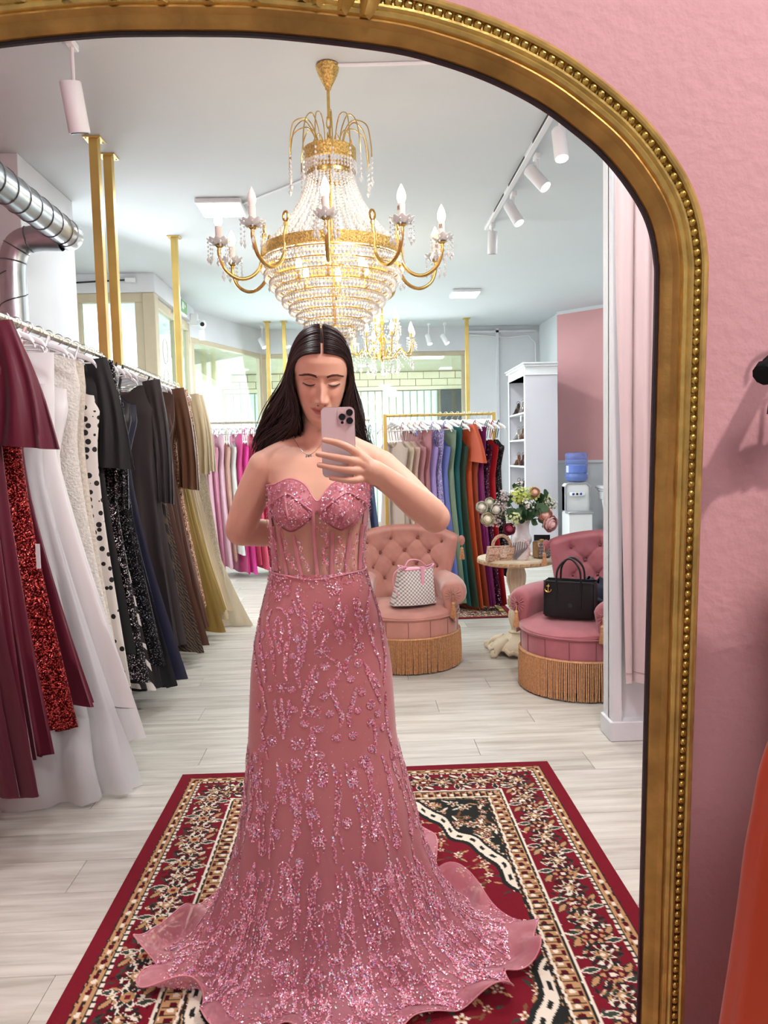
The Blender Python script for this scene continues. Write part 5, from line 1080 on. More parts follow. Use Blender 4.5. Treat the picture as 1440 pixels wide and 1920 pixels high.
wm = G().box((-0.009, -0.004, -0.009), (0.009, 0.003, 0.009), 0.003).mesh('weave_stud', mat('silver_grey_leather', (120, 116, 122), 0.35, 0.5), False)
for i in range(5):
    for j in range(5): inst('weave_stud', wm, bc, (-0.042 + 0.021 * i, -0.036, 0.017 + 0.0205 * j), (0, pi / 4, 0))
G().box((-0.012, -0.012, 0.115), (0.012, 0.012, 0.126), 0.003).build('clasp', MATS['gold_charm'], bc)
bb = T('black_box', 'open black jewellery box behind the clutch bags on the table', 'box', (TX + 0.185, TY + 0.02, 0.667), -0.25)
G().box((-0.055, -0.05, 0.0), (0.055, 0.03, 0.012)).box((-0.055, -0.05, 0.012), (-0.05, 0.03, 0.045)).box((0.05, -0.05, 0.012), (0.055, 0.03, 0.045)).box((-0.05, -0.05, 0.012), (0.05, -0.045, 0.045)).box((-0.055, 0.026, 0.012), (0.055, 0.03, 0.045)).build('box_base', BLACKP, bb, smooth=False)
G().box((-0.055, 0.031, 0.02), (0.055, 0.038, 0.14), 0.002).build('lid', BLACKP, bb, smooth=False); G().box((-0.048, 0.0295, 0.05), (0.048, 0.031, 0.133)).build('lid_lining', mat('black_satin_lining', (34, 33, 37), 0.7), bb, smooth=False)

# ---------------------------------------------------------------- shoe cabinet, shoes
cb = T('shoe_cabinet', 'tall white open shoe cabinet with a cornice at the back right', 'cabinet', (2.235, 9.5, 0))
hx, hy, hz = 0.195, 0.50, 2.30
G().box((-hx, -hy, 0), (hx, -hy + 0.03, hz), 0.003).box((-hx, hy - 0.03, 0), (hx, hy, hz), 0.003).build('side_panel', SIDEW, cb, smooth=False)
G().box((hx - 0.02, -hy + 0.03, 0), (hx, hy - 0.03, hz)).build('back_panel', PLASTW, cb, smooth=False)
G().box((-hx, -hy + 0.03, 0.0), (hx - 0.02, hy - 0.03, 0.10)).build('plinth', SIDEW, cb, smooth=False)
G().box((-hx - 0.005, -hy - 0.005, hz), (hx, hy + 0.005, hz + 0.10), 0.003).box((-hx - 0.03, -hy - 0.03, hz + 0.10), (hx, hy + 0.03, hz + 0.13), 0.008).box((-hx - 0.045, -hy - 0.045, hz + 0.13), (hx, hy + 0.045, hz + 0.15), 0.008).box((-hx - 0.012, -hy - 0.012, hz + 0.0), (hx, hy + 0.012, hz + 0.014), 0.004).build('cornice', PLASTW, cb, smooth=False)
SHZ = [0.55, 0.88, 1.21, 1.54, 1.87]
for z in SHZ: G().box((-hx + 0.002, -hy + 0.03, z - 0.022), (hx - 0.02, hy - 0.03, z), 0.002).build('shelf', PLASTW, cb, smooth=False)
for sy in (-1, 1): G().box((-hx - 0.008, sy * (hy - 0.03) - 0.03, 0.1), (-hx, sy * (hy - 0.03) + 0.03, hz), 0.003).build('face_frame', PLASTW, cb, smooth=False)
def shoe(label, loc, rz, m):
    t = T('high_heel_shoe', label, 'shoe', loc, rz, group='high heels on the shoe cabinet shelves')
    rows = []
    for i in range(11):
        q = i / 10; x = -0.11 + 0.22 * q; w_ = 0.012 + 0.026 * sin(pi * min(1, 0.2 + 0.75 * (1 - q))) ** 0.8 * (1 if q < 0.9 else 0.6); zb = 0.004 + 0.075 * sm(0.45, 1.0, q); h_ = 0.018 + 0.045 * sm(0.55, 0.95, q)
        rows.append([(x, w_ * cos(a), zb + (h_ * sin(a) if sin(a) > 0 else 0.006 * sin(a))) for a in np.linspace(0, 2 * pi, 13)[:-1]])
    g = G().grid(rows, cv=True); g.f.append(tuple(range(12))); g.f.append(tuple(range(120, 132))); g.build('upper', m, t)
    G().tube([(0.095, 0, 0.078), (0.100, 0, 0.04), (0.102, 0, 0.001)], [0.013, 0.007, 0.005], 8).build('heel', m, t)
    G().tube([(0.10, 0.022 * cos(a), 0.135 + 0.028 * sin(a)) for a in np.linspace(0, 2 * pi, 13)[:-1]], 0.003, 5, closed=True).build('ankle_strap', m, t)
SM = [mat('wine_shoe', (86, 44, 46), 0.35), mat('bronze_shoe', (132, 96, 76), 0.3, 0.4), mat('silver_shoe', (186, 178, 172), 0.25, 0.7), mat('brown_shoe', (70, 50, 46), 0.4)]
lev = {1.87: 'top', 1.54: 'second', 1.21: 'third', 0.88: 'fourth'}
for z in (1.87, 1.54, 1.21, 0.88):
    for k in range(3):
        nmz = ('nearest the front', 'in the middle', 'at the far end')[k]; q = (k + int(z * 3)) % 4
        shoe('%s high heel on the %s shelf of the cabinet, %s' % (('wine', 'bronze', 'silver', 'dark brown')[q], lev[z], nmz), (2.088 + 0.012 * (k % 2), 9.22 + 0.27 * k, z + 0.003), -pi / 2 + 0.1 * (k - 1), SM[q])
G().box((2.034, 9.22, 1.76), (2.037, 9.28, 1.83)).build('shelf_price_card', PLASTW, smooth=False, label='small white price card below the top cabinet shelf', cat='card')

# ---------------------------------------------------------------- water dispenser and bottle
WX, WY = 2.60, 8.78
wd = T('water_dispenser', 'white and silver water dispenser against the pink wall', 'water dispenser', (WX, WY, 0))
G().box((-0.145, -0.13, 0.0), (0.145, 0.15, 0.66), 0.012).build('cabinet_body', PLASTW, wd)
G().box((-0.145, 0.0, 0.66), (0.145, 0.15, 0.97), 0.012).build('back_column', PLASTW, wd)
G().box((-0.15, -0.15, 0.64), (0.15, 0.0, 0.672), 0.008).build('drip_tray', mat('silver_grey_plastic', (168, 170, 174), 0.35, 0.4), wd)
hd = [( -0.15, 0.70), (-0.15, 0.955), (-0.12, 0.99), (0.11, 0.99), (0.15, 0.95), (0.15, 0.70)]
G().prism([(-0.145, 0.672), (-0.145, 0.97), (-0.12, 0.998), (0.10, 0.998), (0.145, 0.955), (0.145, 0.672)], -0.02, 0.14).build('head_panel', PLASTW, wd, smooth=False)
G().tube([(-0.148, -0.03, 0.68), (-0.148, -0.03, 0.96), (-0.12, -0.03, 1.0), (0.10, -0.03, 1.0), (0.148, -0.03, 0.955), (0.148, -0.03, 0.68)], 0.014, 8).build('silver_rim', MATS['silver_grey_plastic'], wd)
tp = G().box((-0.105, -0.09, 0.845), (0.075, -0.018, 0.895), 0.012).build('tap_block', PLASTW, wd)
for k, c in enumerate(((50, 70, 150), (40, 40, 44), (50, 70, 150))): G().box((-0.085 + 0.045 * k, -0.096, 0.862), (-0.06 + 0.045 * k, -0.089, 0.888), 0.003).build('tap_button', mat('tap_%d' % k, c, 0.4), tp, smooth=False)
bw = T('water_bottle', 'large blue plastic water bottle upside down on the dispenser', 'bottle', (WX + 0.005, WY + 0.05, 0.998))
BLU = glass_mat('blue_bottle', (128, 152, 222), 0.08, 0.72)
BLUP = mat('blue_water_plastic', (116, 138, 210), 0.12, alpha=0.55)
G().lathe([(0.03, 0.0), (0.07, 0.008), (0.12, 0.03), (0.134, 0.06), (0.134, 0.095), (0.122, 0.11), (0.122, 0.115), (0.13, 0.125), (0.13, 0.215), (0.122, 0.225), (0.132, 0.24), (0.132, 0.275), (0.122, 0.285), (0.132, 0.30), (0.132, 0.335), (0.118, 0.36), (0.06, 0.365), (0.0, 0.362)], 36, cap=False).build('bottle_shell', BLUP, bw)
G().lathe([(0.02, 0.004), (0.115, 0.032), (0.127, 0.06), (0.126, 0.10), (0.118, 0.112), (0.125, 0.13), (0.125, 0.19), (0.0, 0.19)], 32, cap=False).build('water', mat('bottle_water', (120, 150, 220), 0.08, alpha=0.6), bw)
rows = [[(0.1315 * cos(a), 0.1315 * sin(a), z) for a in np.linspace(-2.75, -0.75, 20)] for z in (0.13, 0.21)]
G().grid(rows).build('bottle_label', mat('label_blue', (98, 122, 200), 0.5), bw); rows = [[(0.1318 * cos(a), 0.1318 * sin(a), z) for a in np.linspace(-2.95, -2.6, 6)] for z in (0.13, 0.21)]
G().grid(rows).build('label_text_panel', mat('label_white', (206, 214, 234), 0.5), bw)
# white carved console with small boxes, right of the dispenser
cs = T('carved_console', 'white carved mantel console right of the water dispenser', 'console', (3.03, 8.72, 0))
G().box((-0.19, -0.16, 0.93), (0.35, 0.16, 0.965), 0.008).box((-0.17, -0.14, 0.90), (0.35, 0.14, 0.93), 0.006).build('top_slab', PLASTW, cs, smooth=False)
G().box((-0.16, -0.12, 0.80), (0.35, 0.12, 0.90), 0.005).build('frieze', PLASTW, cs, smooth=False)
G().lathe([(0.05, 0.0), (0.05, 0.05), (0.036, 0.08), (0.032, 0.3), (0.044, 0.6), (0.05, 0.7), (0.06, 0.76), (0.065, 0.80)], 24, (-0.11, -0.08, 0), 12, 0.05).build('column_leg', PLASTW, cs); G().box((-0.06, -0.05, 0.0), (0.34, 0.12, 0.80)).build('back_board', SIDEW, cs, smooth=False)
for k in range(4): G().ball((-0.13 + 0.0, -0.125, 0.60 + 0.05 * k), 0.022, 10, 6, (1.2, 0.8, 0.9)).build('acanthus_boss', PLASTW, cs)
bx_ = T('gift_box', 'small pink and brown box standing on the white console', 'box', (2.965, 8.68, 0.965))
G().box((-0.06, -0.05, 0.0), (0.06, 0.05, 0.09), 0.003).build('pink_box', mat('pink_carton', (216, 150, 160), 0.6), bx_, smooth=False); G().box((-0.05, -0.045, 0.09), (0.055, 0.045, 0.16), 0.003).build('brown_lid', mat('brown_carton', (170, 112, 88), 0.6), bx_, smooth=False)

# ---------------------------------------------------------------- the woman
from mathutils.bvhtree import BVHTree
PR = Vector((-0.1, 2.03, 0.0))
person = T('person', 'woman in a long sparkling rose gown photographing herself with a phone', 'person', tuple(PR))
def I(x, xs, ys): return np.interp(x, xs, ys)
# head frame: x to image right, y away from the viewer, z up, origin between the ears at eye level
pitch, yaw, roll = radians(14), radians(5), radians(2.0)
Rh = Matrix.Rotation(yaw, 3, 'Z') @ Matrix.Rotation(-roll, 3, 'Y').inverted() @ Matrix.Rotation(pitch, 3, 'X')
HO = Vector((-0.086, 1.928, 1.567)) - Rh @ Vector((0, -0.088, 0.0))
def hw_(p): return HO + Rh @ Vector(p)
def headgrid():
    zk = [-.120, -.113, -.10, -.085, -.06, -.03, 0, .03, .06, .085, .105, .118, .123]
    Wk = [.010, .026, .038, .047, .0575, .0655, .070, .0735, .0725, .064, .045, .02, .004]
    zf = [-.120, -.113, -.10, -.085, -.07, -.05, -.02, 0, .02, .05, .075, .095, .11, .123]
    Fk = [.050, .074, .085, .087, .089, .090, .090, .088, .094, .094, .086, .07, .045, .006]
    zb = [-.120, -.1, -.08, -.05, 0, .05, .085, .105, .123]; Bk = [0.0, .02, .045, .07, .092, .097, .083, .058, .006]
    Z = np.r_[np.linspace(-.120, -.03, 70), np.linspace(-.0285, .03, 45), np.linspace(.033, .123, 40)]; TH = np.linspace(0, 2 * pi, 181)[:-1]
    z, t = np.meshgrid(Z, TH, indexing='ij'); W_ = I(z, zk, Wk); F = I(z, zf, Fk); B = I(z, zb, Bk)
    c, s = np.cos(t), np.sin(t); x = W_ * np.sign(c) * np.abs(c) ** 0.92; y = np.where(s < 0, -F * np.abs(s) ** 0.9, B * np.abs(s) ** 0.95)
    g = lambda cx, cz, sx, sz: np.exp(-((x - cx) / sx) ** 2 - ((z - cz) / sz) ** 2)
    d = np.zeros_like(x); fw = np.clip(-s, 0, 1) ** 0.5
    na = I(z, [-.064, -.058, -.052, -.046, -.040, -.03, -.015, 0, .014], [0, .008, .024, .0315, .0295, .0215, .0130, .006, 0]); nw = I(z, [-.06, -.045, -.02, .01], [.0115, .0108, .0072, .0068])
    d += na * np.exp(-(x / nw) ** 2)
    for e in (-1, 1):
        d += 0.0130 * g(e * .0135, -.0475, .0050, .0056); d -= 0.005 * g(e * .0215, -.046, .004, .010); d -= 0.003 * g(e * .0135, -.030, .004, .012); d -= 0.0095 * g(e * .030, .006, .016, .0085); d += 0.0085 * g(e * .031, -.001, .0125, .0078)
        d -= 0.0030 * g(e * .031, -.0115, .014, .003); d += 0.0032 * g(e * .030, .018, .019, .006); d += 0.0050 * g(e * .038, -.034, .017, .016); d -= 0.0016 * g(e * .029, -.058, .004, .012)
    zl = z - 8.5 * x * x
    d += 0.0050 * np.exp(-(x / .022) ** 2) * np.exp(-((zl + .0665) / .0034) ** 2); d += 0.0062 * np.exp(-(x / .018) ** 2) * np.exp(-((zl + .0775) / .0045) ** 2); d -= 0.0042 * np.exp(-(x / .028) ** 4) * np.exp(-((zl + .0715) / .0017) ** 2)
    d += 0.004 * g(0, -.101, .015, .009); d -= 0.0025 * g(0, -.0875, .017, .004)
    y = y - d * fw
    P = np.stack([x, y, z], -1); Q = P @ np.array(Rh).T + np.array(HO)
    return Q
bg_ = G(); Qh = headgrid(); b0 = len(bg_.v); bg_.grid(Qh, cv=True); nH, mH = Qh.shape[:2]; bg_.f.append(tuple(range(mH))); bg_.f.append(tuple((nH - 1) * mH + k for k in range(mH)))
for e in (-1, 1): bg_.ball(tuple(hw_((e * .0735, 0.012, -.012))), 0.03, 12, 8, (0.28, 0.6, 1.0))
# neck, shoulders, torso
def tub(pts, r, seg=28): bg_.tube([tuple(p) for p in catmull(pts, 5)], list(np.interp(np.linspace(0, 1, (len(pts) - 1) * 5 + 1), np.linspace(0, 1, len(r)), r)), seg)
tub([tuple(hw_((0, 0.022, -.03))), tuple(hw_((0, 0.025, -.085))), (-.094, 2.045, 1.435), (-.096, 2.06, 1.385)], [.05, .050, .051, .060])
CXB = -.113
TZ = [.70, .82, .90, .98, 1.06, 1.10, 1.16, 1.22, 1.27, 1.31, 1.35, 1.38, 1.405, 1.42]
TA = [.196, .188, .172, .146, .1225, .121, .124, .130, .133, .138, .150, .150, .120, .07]
TB = [.125, .122, .115, .104, .093, .091, .094, .098, .098, .094, .088, .078, .06, .04]
TCX = [CXB, CXB, CXB, CXB, -.114, -.114, -.112, -.109, -.106, -.103, -.099, -.097, -.096, -.096]
TCY = [2.03, 2.03, 2.03, 2.03, 2.03, 2.03, 2.03, 2.032, 2.035, 2.04, 2.05, 2.055, 2.058, 2.06]
def bump(x, z):
    r = 0.0
    for e in (-1, 1): r = r + np.exp(-((x - e * .066) / .046) ** 2 - ((z - 1.235) / np.where(z > 1.235, .062, .044)) ** 2)
    return 0.046 * np.minimum(r, 1.05)
def torso(phi, z, off=0.0):
    """phi from the front, positive to image right"""
    phi = np.asarray(phi, float); z = np.asarray(z, float)
    a = I(z, TZ, TA) + off; b = I(z, TZ, TB) + off; s, c = np.sin(phi), np.cos(phi)
    x = a * np.sign(s) * np.abs(s) ** 0.94; y = -b * np.sign(c) * np.abs(c) ** 0.94
    y = y - bump(x, z) * np.clip(c, 0, 1) ** 0.5
    return np.stack([I(z, TZ, TCX) + x, I(z, TZ, TCY) + y, z + 0 * x], -1)
PHI = np.linspace(-pi, pi, 121)[:-1]; ZT = np.linspace(.72, 1.42, 60)
pp, zz = np.meshgrid(PHI, ZT); Q = torso(pp, zz); bg_.grid(Q, cv=True); n0 = len(bg_.v) - Q.shape[0] * Q.shape[1]; bg_.f.append(tuple(n0 + k for k in range(120))); bg_.f.append(tuple(len(bg_.v) - 120 + k for k in range(120)))
SL, SR = (-.252, 2.062, 1.352), (.062, 2.05, 1.345)
tub([(-.12, 2.062, 1.425), (-.185, 2.066, 1.395), (-.235, 2.064, 1.366)], [.038, .040, .046]); tub([(-.07, 2.06, 1.425), (-.005, 2.06, 1.39), (.045, 2.053, 1.36)], [.038, .040, .046])
tub([SL, (-.292, 2.075, 1.28), (-.325, 2.09, 1.205), (-.338, 2.097, 1.175)], [.050, .046, .043, .039]); bg_.ball(SL, .051, 20, 12); bg_.ball((-.336, 2.1, 1.178), .040, 18, 12)
tub([(-.338, 2.10, 1.176), (-.28, 2.15, 1.166), (-.20, 2.19, 1.158), (-.13, 2.205, 1.15)], [.040, .040, .033, .026])
tub([(-.13, 2.205, 1.15), (-.09, 2.20, 1.145), (-.05, 2.195, 1.14)], [.028, .034, .022])
ER = (.188, 1.89, 1.226)
tub([SR, (.112, 1.985, 1.30), (.155, 1.93, 1.255), ER], [.050, .046, .043, .041]); bg_.ball(SR, .051, 20, 12); bg_.ball((.193, 1.888, 1.219), .040, 18, 12)
WR = (.052, 1.742, 1.336)
tub([ER, (.150, 1.838, 1.254), (.103, 1.79, 1.294), WR], [.041, .040, .034, .0265]); 
# hand: palm, four fingers lying across the back of the phone, thumb behind it
tub([WR, (.036, 1.728, 1.345), (.018, 1.722, 1.356)], [.026, .027, .022]); tub([(.045, 1.733, 1.332), (.03, 1.725, 1.330), (.020, 1.722, 1.332)], [.022, .018, .012])
PALM = [((.004, 1.716, 1.381), .0115), ((.007, 1.714, 1.364), .0120), ((.010, 1.715, 1.346), .0115), ((.014, 1.718, 1.329), .0105)]
for (p, r), q in zip(PALM, ((.034, 1.728, 1.352), (.034, 1.727, 1.347), (.035, 1.727, 1.341), (.036, 1.728, 1.334))): tub([q, tuple((np.array(p) + np.array(q)) / 2 + (0, -.002, 0)), p], [.018, .0155, r])
FING = [[(.004, 1.716, 1.381), (-.016, 1.7015, 1.397), (-.042, 1.7005, 1.4095), (-.074, 1.7035, 1.4175)], [(.007, 1.714, 1.364), (-.018, 1.6995, 1.371), (-.050, 1.6995, 1.378), (-.089, 1.7030, 1.3865)], [(.010, 1.715, 1.346), (-.015, 1.7000, 1.348), (-.048, 1.7000, 1.353), (-.087, 1.7035, 1.3615)], [(.014, 1.718, 1.329), (-.006, 1.7030, 1.325), (-.030, 1.7020, 1.326), (-.061, 1.7045, 1.3315)]]
for f, r in zip(FING, ([.0105, .0092, .0085, .0068], [.0110, .0094, .0086, .0069], [.0105, .0090, .0083, .0067], [.0095, .0082, .0075, .0060])):
    tub(f, r, 14); bg_.ball(f[-1], r[-1], 12, 8)
tub([(.030, 1.738, 1.352), (.008, 1.741, 1.378), (-.014, 1.7405, 1.404), (-.026, 1.739, 1.424)], [.016, .0125, .0105, .0085], 14); bg_.ball((-.026, 1.739, 1.424), .0085, 10, 8)
raw = bg_.build('body_parts', None, None); md = raw.modifiers.new('r', 'REMESH'); md.mode = 'VOXEL'; md.voxel_size = 0.0024
dg = bpy.context.evaluated_depsgraph_get(); bme_ = bpy.data.meshes.new_from_object(raw.evaluated_get(dg)); bpy.data.objects.remove(raw)
bg_ = G()                                                          # legs under the gown
for e in (-1, 1): tub([(CXB + e * .085, 2.03, .86), (CXB + e * .085, 2.02, .48), (CXB + e * .08, 2.04, .10), (CXB + e * .08, 2.03, .05)], [.09, .06, .038, .04], 16); tub([(CXB + e * .08, 2.05, .045), (CXB + e * .085, 1.93, .03)], [.036, .03], 12)
lm_ = bg_.mesh('legs', None); bm = bmesh.new(); bm.from_mesh(bme_); bm.from_mesh(lm_); bm.to_mesh(bme_); bm.free(); bpy.data.meshes.remove(lm_)
nV = len(bme_.vertices); co = np.empty(nV * 3, np.float32); bme_.vertices.foreach_get('co', co); co = co.reshape(-1, 3)
ed = np.empty(len(bme_.edges) * 2, np.int32); bme_.edges.foreach_get('vertices', ed); ed = ed.reshape(-1, 2); deg = np.bincount(ed.ravel(), minlength=nV)[:, None].astype(np.float64); co = co.astype(np.float64)
lh = (co - np.array(HO)) @ np.array(Rh); keepf = ((np.abs(lh[:, 0]) < .09) & (lh[:, 2] > -.112) & (lh[:, 1] < .03)) | ((co[:, 1] < 1.745) & (co[:, 0] < .03))
for it in range(18):
    av = np.stack([np.bincount(ed[:, 0], co[ed[:, 1], k], nV) + np.bincount(ed[:, 1], co[ed[:, 0], k], nV) for k in range(3)], 1) / deg
    co = co + (av - co) * (np.where(keepf, 0.5 if it < 2 else 0.0, 0.6))[:, None]
# skin colour: lips, cheeks, nails
loc = (co - np.array(HO)) @ np.array(Rh)
skin = np.tile(np.array(lin((226, 184, 158))), (nV, 1)); x, y, z = loc.T; front = (y < -.055) & (np.abs(x) < .075) & (z > -.13) & (z < .13)
def mixc(mask, c):
    global skin; skin = skin * (1 - mask[:, None]) + np.array(lin(c)) * mask[:, None]
zl = z - 8.5 * x * x
ch_ = np.zeros(nV)
for e in (-1, 1): ch_ += np.exp(-((x - e * .042) / .02) ** 2 - ((z + .03) / .018) ** 2)
mixc(ch_ * front * 0.35, (214, 128, 110)); mixc(np.exp(-(x / .014) ** 2 - ((z + .046) / .012) ** 2) * front * 0.25, (212, 134, 116))
sg_ = lambda q, w_: 1 / (1 + np.exp(-np.clip(q / w_, -30, 30)))
lip = sg_(zl + .0812, .0007) * sg_(-.0652 + .0010 * np.cos(x * 330) - zl, .0006) * sg_(.0265 - np.abs(zl + .0715) * 1.3 - np.abs(x), .0008) * front; mixc(lip * 0.8, (186, 92, 92)); mixc(np.exp(-((zl + .0714) / .0009) ** 2) * sg_(.028 - np.abs(x), .001) * front * 0.65, (110, 48, 48))
lid = np.zeros(nV)
for e in (-1, 1): lid += np.exp(-((x - e * .031) / .0135) ** 2 - ((z - .003) / .0060) ** 2)
mixc(np.clip(lid, 0, 1) * front * 0.35, (190, 134, 100))
def nailmask(tip): return np.exp(-(((co - np.array(tip)) / np.array((.006, .006, .0045))) ** 2).sum(1))
for f in FING: mixc(np.clip(nailmask(np.array(f[-1]) + (-.003, -.004, .003)) * 1.2, 0, 1) * 0.6, (236, 178, 168))
ca = bme_.color_attributes.new('Col', 'FLOAT_COLOR', 'POINT'); ca.data.foreach_set('color', np.c_[skin, np.ones(nV)].astype(np.float32).ravel())
co2 = co - np.array(PR); bme_.vertices.foreach_set('co', co2.astype(np.float32).ravel()); bme_.polygons.foreach_set('use_smooth', [True] * len(bme_.polygons)); bme_.materials.clear(); bme_.materials.append(attr_mat('skin', rough=0.48, sss=0.12, spec=0.35, bump=(400, 0.03)))
body = bpy.data.objects.new('body', bme_); link(body, person); bme_.update()
polys = [tuple(p.vertices) for p in bme_.polygons]; BV = BVHTree.FromPolygons([Vector(v) for v in co], polys)
def on_face(lx, lz, out=0.0006):
    o = hw_((lx, -.2, lz)); d = Rh @ Vector((0, 1, 0)); h = BV.ray_cast(o, d); return (h[0] - d * out) if h[0] else hw_((lx, -.09, lz))
def gp(G_): G_.v = [(a - PR.x, b - PR.y, c - PR.z) for a, b, c in G_.v]; return G_
BROWM = mat('brow_hair', (98, 68, 54), 0.7); LASH = mat('lash', (36, 24, 22), 0.6)
for e in (-1, 1):
    g = G(); r5 = random.Random(e + 5)
    for k in range(130):
        q = k / 129; bx = .012 + .040 * q; bz = .0165 + .0055 * sin(pi * min(1, q * 1.15) * 0.75) - .004 * q * q; th = .0044 * (1 - 0.65 * q)
        z0 = bz + r5.uniform(-th, th) * 0.7; p0 = on_face(e * bx, z0, .0004); p1 = on_face(e * (bx + .0065), z0 + .0022 - .0030 * q, .0012); g.tube([tuple(p0), tuple(p1)], [.0009, .0004], 4)
    gp(g).build('eyebrow', BROWM, body)
    g = G(); pts = [on_face(e * (.0165 + .031 * q), -.0030 - .0042 * sin(pi * q) + .001 * q, .0006) for q in np.linspace(0, 1, 15)]
    g.tube([tuple(p) for p in pts], [.0007 + .0010 * sin(pi * i / 14) for i in range(15)], 6)
    for q in np.linspace(.12, 1, 26):
        p0 = on_face(e * (.0165 + .031 * q), -.0030 - .0042 * sin(pi * q) + .001 * q, .0006); dv = Rh @ Vector((e * (.0022 * (q - .2)), -.0032, -.0042 + .001 * q)); g.tube([tuple(p0), tuple(p0 + dv)], [.0004, .00015], 4)
    gp(g).build('eyelash', LASH, body)
    g = G(); pts = [on_face(e * (.017 + .029 * q), .0065 + .0035 * sin(pi * q) - .002 * q, .0001) for q in np.linspace(0, 1, 12)]; g.tube([tuple(p) for p in pts], .0004, 5); gp(g).build('lid_crease_shade', mat('lid_crease_shade', (140, 92, 72), 0.7), body)  # thin dark line puts the shade of the lid fold into colour
    g = G(); p = hw_((e * .0085, -.108, -.0575)); g.ball(tuple(on_face(e * .0080, -.0555, -.0002)), .0030, 8, 5, (1.3, .8, .55)); gp(g).build('nostril', mat('nostril', (110, 56, 48), 0.8), body)
# necklace
g = G(); nk = []
for q in np.linspace(-1, 1, 41):
    xx = -.128 + .052 * q if q > 0 else -.128 + .050 * q; z_ = 1.386 + .058 * abs(q) ** 1.6; h = BV.ray_cast(Vector((xx, 1.6, z_)), Vector((0, 1, 0))); nk.append(tuple(h[0] + Vector((0, -.0015, 0))) if h[0] else (xx, 1.97, z_))
g.tube(nk, .0005, 5); nkl = gp(g).build('necklace', CHROME, person); g = G(); p = nk[20]
for s_ in (-1, 1): g.tube([(p[0] + s_ * .0035 + .0035 * cos(t), p[1] - .002, p[2] - .004 + .0045 * sin(t)) for t in np.linspace(0, 2 * pi, 13)[:-1]], .0011, 5, closed=True)
gp(g).build('pendant', CHROME, nkl)
# hair: two curtains of locks falling from a centre parting
HAIR = mat('dark_brown_hair', (46, 34, 31), 0.36, spec=0.6, noise=(30, 0.25)); r6 = random.Random(21)
hc = np.array((0, .006, .026)); hr = np.array((.0785, .101, .1045))
def scalp(beta, gam, sg, off): return hc + np.array((sg * sin(gam), -sin(beta) * cos(gam) * 1.0, cos(beta) * cos(gam))) * (hr + off)
cap = []
for i in range(26):
    ga = 2 * pi * i / 26
hairg = {}
for sg in (-1, 1):
    g = G(); NS = 1480
    for k in range(NS):
        b0_ = radians(63 - 143 * r6.random() ** 1.15); off = r6.uniform(-.001, .006) if k % 7 else r6.uniform(.005, .010); q0 = (radians(63) - b0_) / radians(143)      # 0 front .. 1 back
        ys = -.050 + .146 * q0 ** 0.8 + r6.uniform(-.004, .004); pts = []
        for i in range(13):
            u = i / 12; gam = radians(2 + 88 * u); beta = b0_
            p = scalp(beta, gam, sg, off); p[1] += (ys - p[1]) * sm(0.45, 1.0, u); p[2] -= .030 * (1 - q0) * sm(.35, 1.0, u)
            p[0] += sg * 0.0008 * (1 - u); pts.append(p)
        pe = pts[-1]; wv = r6.uniform(0, 6.28); spread = r6.random(); L_ = r6.uniform(.19, .29)
        tx = sg * (.030 + .112 * spread ** 1.1 + (.045 if sg < 0 else 0.0) * spread); ty = .050 + .065 * q0 + .02 * r6.random()
        for i in range(1, 15):
            u = i / 14; zz_ = pe[2] - (L_ + .02) * u; inn_ = (1 - q0) ** 2
            xx = pe[0] + (tx - pe[0]) * sm(.25 if inn_ > .3 else .05, 1.0, u) + sg * (.014 * (1 - inn_) - .024 * inn_) * sin(pi * min(1, u * 1.3)) + .003 * sin(5 * u + wv) * u; yy = pe[1] + (ty - pe[1]) * sm(0.30, 0.85, u) + .004 * sin(5 * u + wv)
            pts.append(np.array((xx, yy, zz_)))
        r0_ = .0036 if k % 11 == 0 else .00145; rr = [.0004] + [r0_ * (1 - .15 * (i / 24)) for i in range(1, 22)] + [r0_ * .85, r0_ * .7, r0_ * .5, r0_ * .35, .0003]
        if k % 11 == 0: pts = [p * (1 - .03 * (j < 13)) for j, p in enumerate(pts)]
        g.tube([tuple(hw_(p)) for p in pts], rr[:len(pts)], 3, cap=False)
    for k in range(230):                                           # nape and back of the head
        x0_ = sg * r6.uniform(0, .074); y0_ = .104 * sqrt(max(.05, 1 - (x0_ / .082) ** 2)) - .004 + r6.uniform(-.012, 0); x1_ = x0_ * 1.15 + sg * r6.uniform(0, .03); L_ = r6.uniform(.22, .30); wv = r6.uniform(0, 6)
        g.tube([tuple(hw_((x0_ + (x1_ - x0_) * u + .004 * sin(6 * u + wv), y0_ - .02 * u, .04 - L_ * u))) for u in np.linspace(0, 1, 9)], [.0022] * 7 + [.0014, .0004], 3, cap=False)
    for k in range(60):                                            # loose flyaway hairs
        a = r6.uniform(0, 1); p0 = np.array((sg * .082, .03, -.03 - .05 * a)); p1 = p0 + (sg * r6.uniform(.02, .06), .03, -.10); p2 = p1 + (sg * r6.uniform(.0, .03), .02, -.06 - .04 * r6.random()); g.tube([tuple(hw_(q)) for q in catmull([p0, p1, p2], 6)], .0005, 3, cap=False)
    gp(g); hairg[sg] = g
hair = G(); hair.add(hairg[-1].v, hairg[-1].f)
ho = bpy.data.objects.new('hair', hair.mesh('hair', HAIR, angle=180)); link(ho, person)
h2 = bpy.data.objects.new('hair_lock', hairg[1].mesh('hair_lock', HAIR, angle=180)); link(h2, ho)
rows = []                                                          # scalp under the locks
for i in range(20):
    ga = pi * (0.01 + 0.60 * i / 19); rows.append([tuple(hw_(hc + (hr - .0015) * np.array((sin(ga) * cos(t), sin(ga) * sin(t) * (1 if sin(t) > 0 else (1.0 if ga < .85 else max(0.05, 1 - (ga - .85) * 1.6))), cos(ga))))) for t in np.linspace(0, 2 * pi, 61)[:-1]])
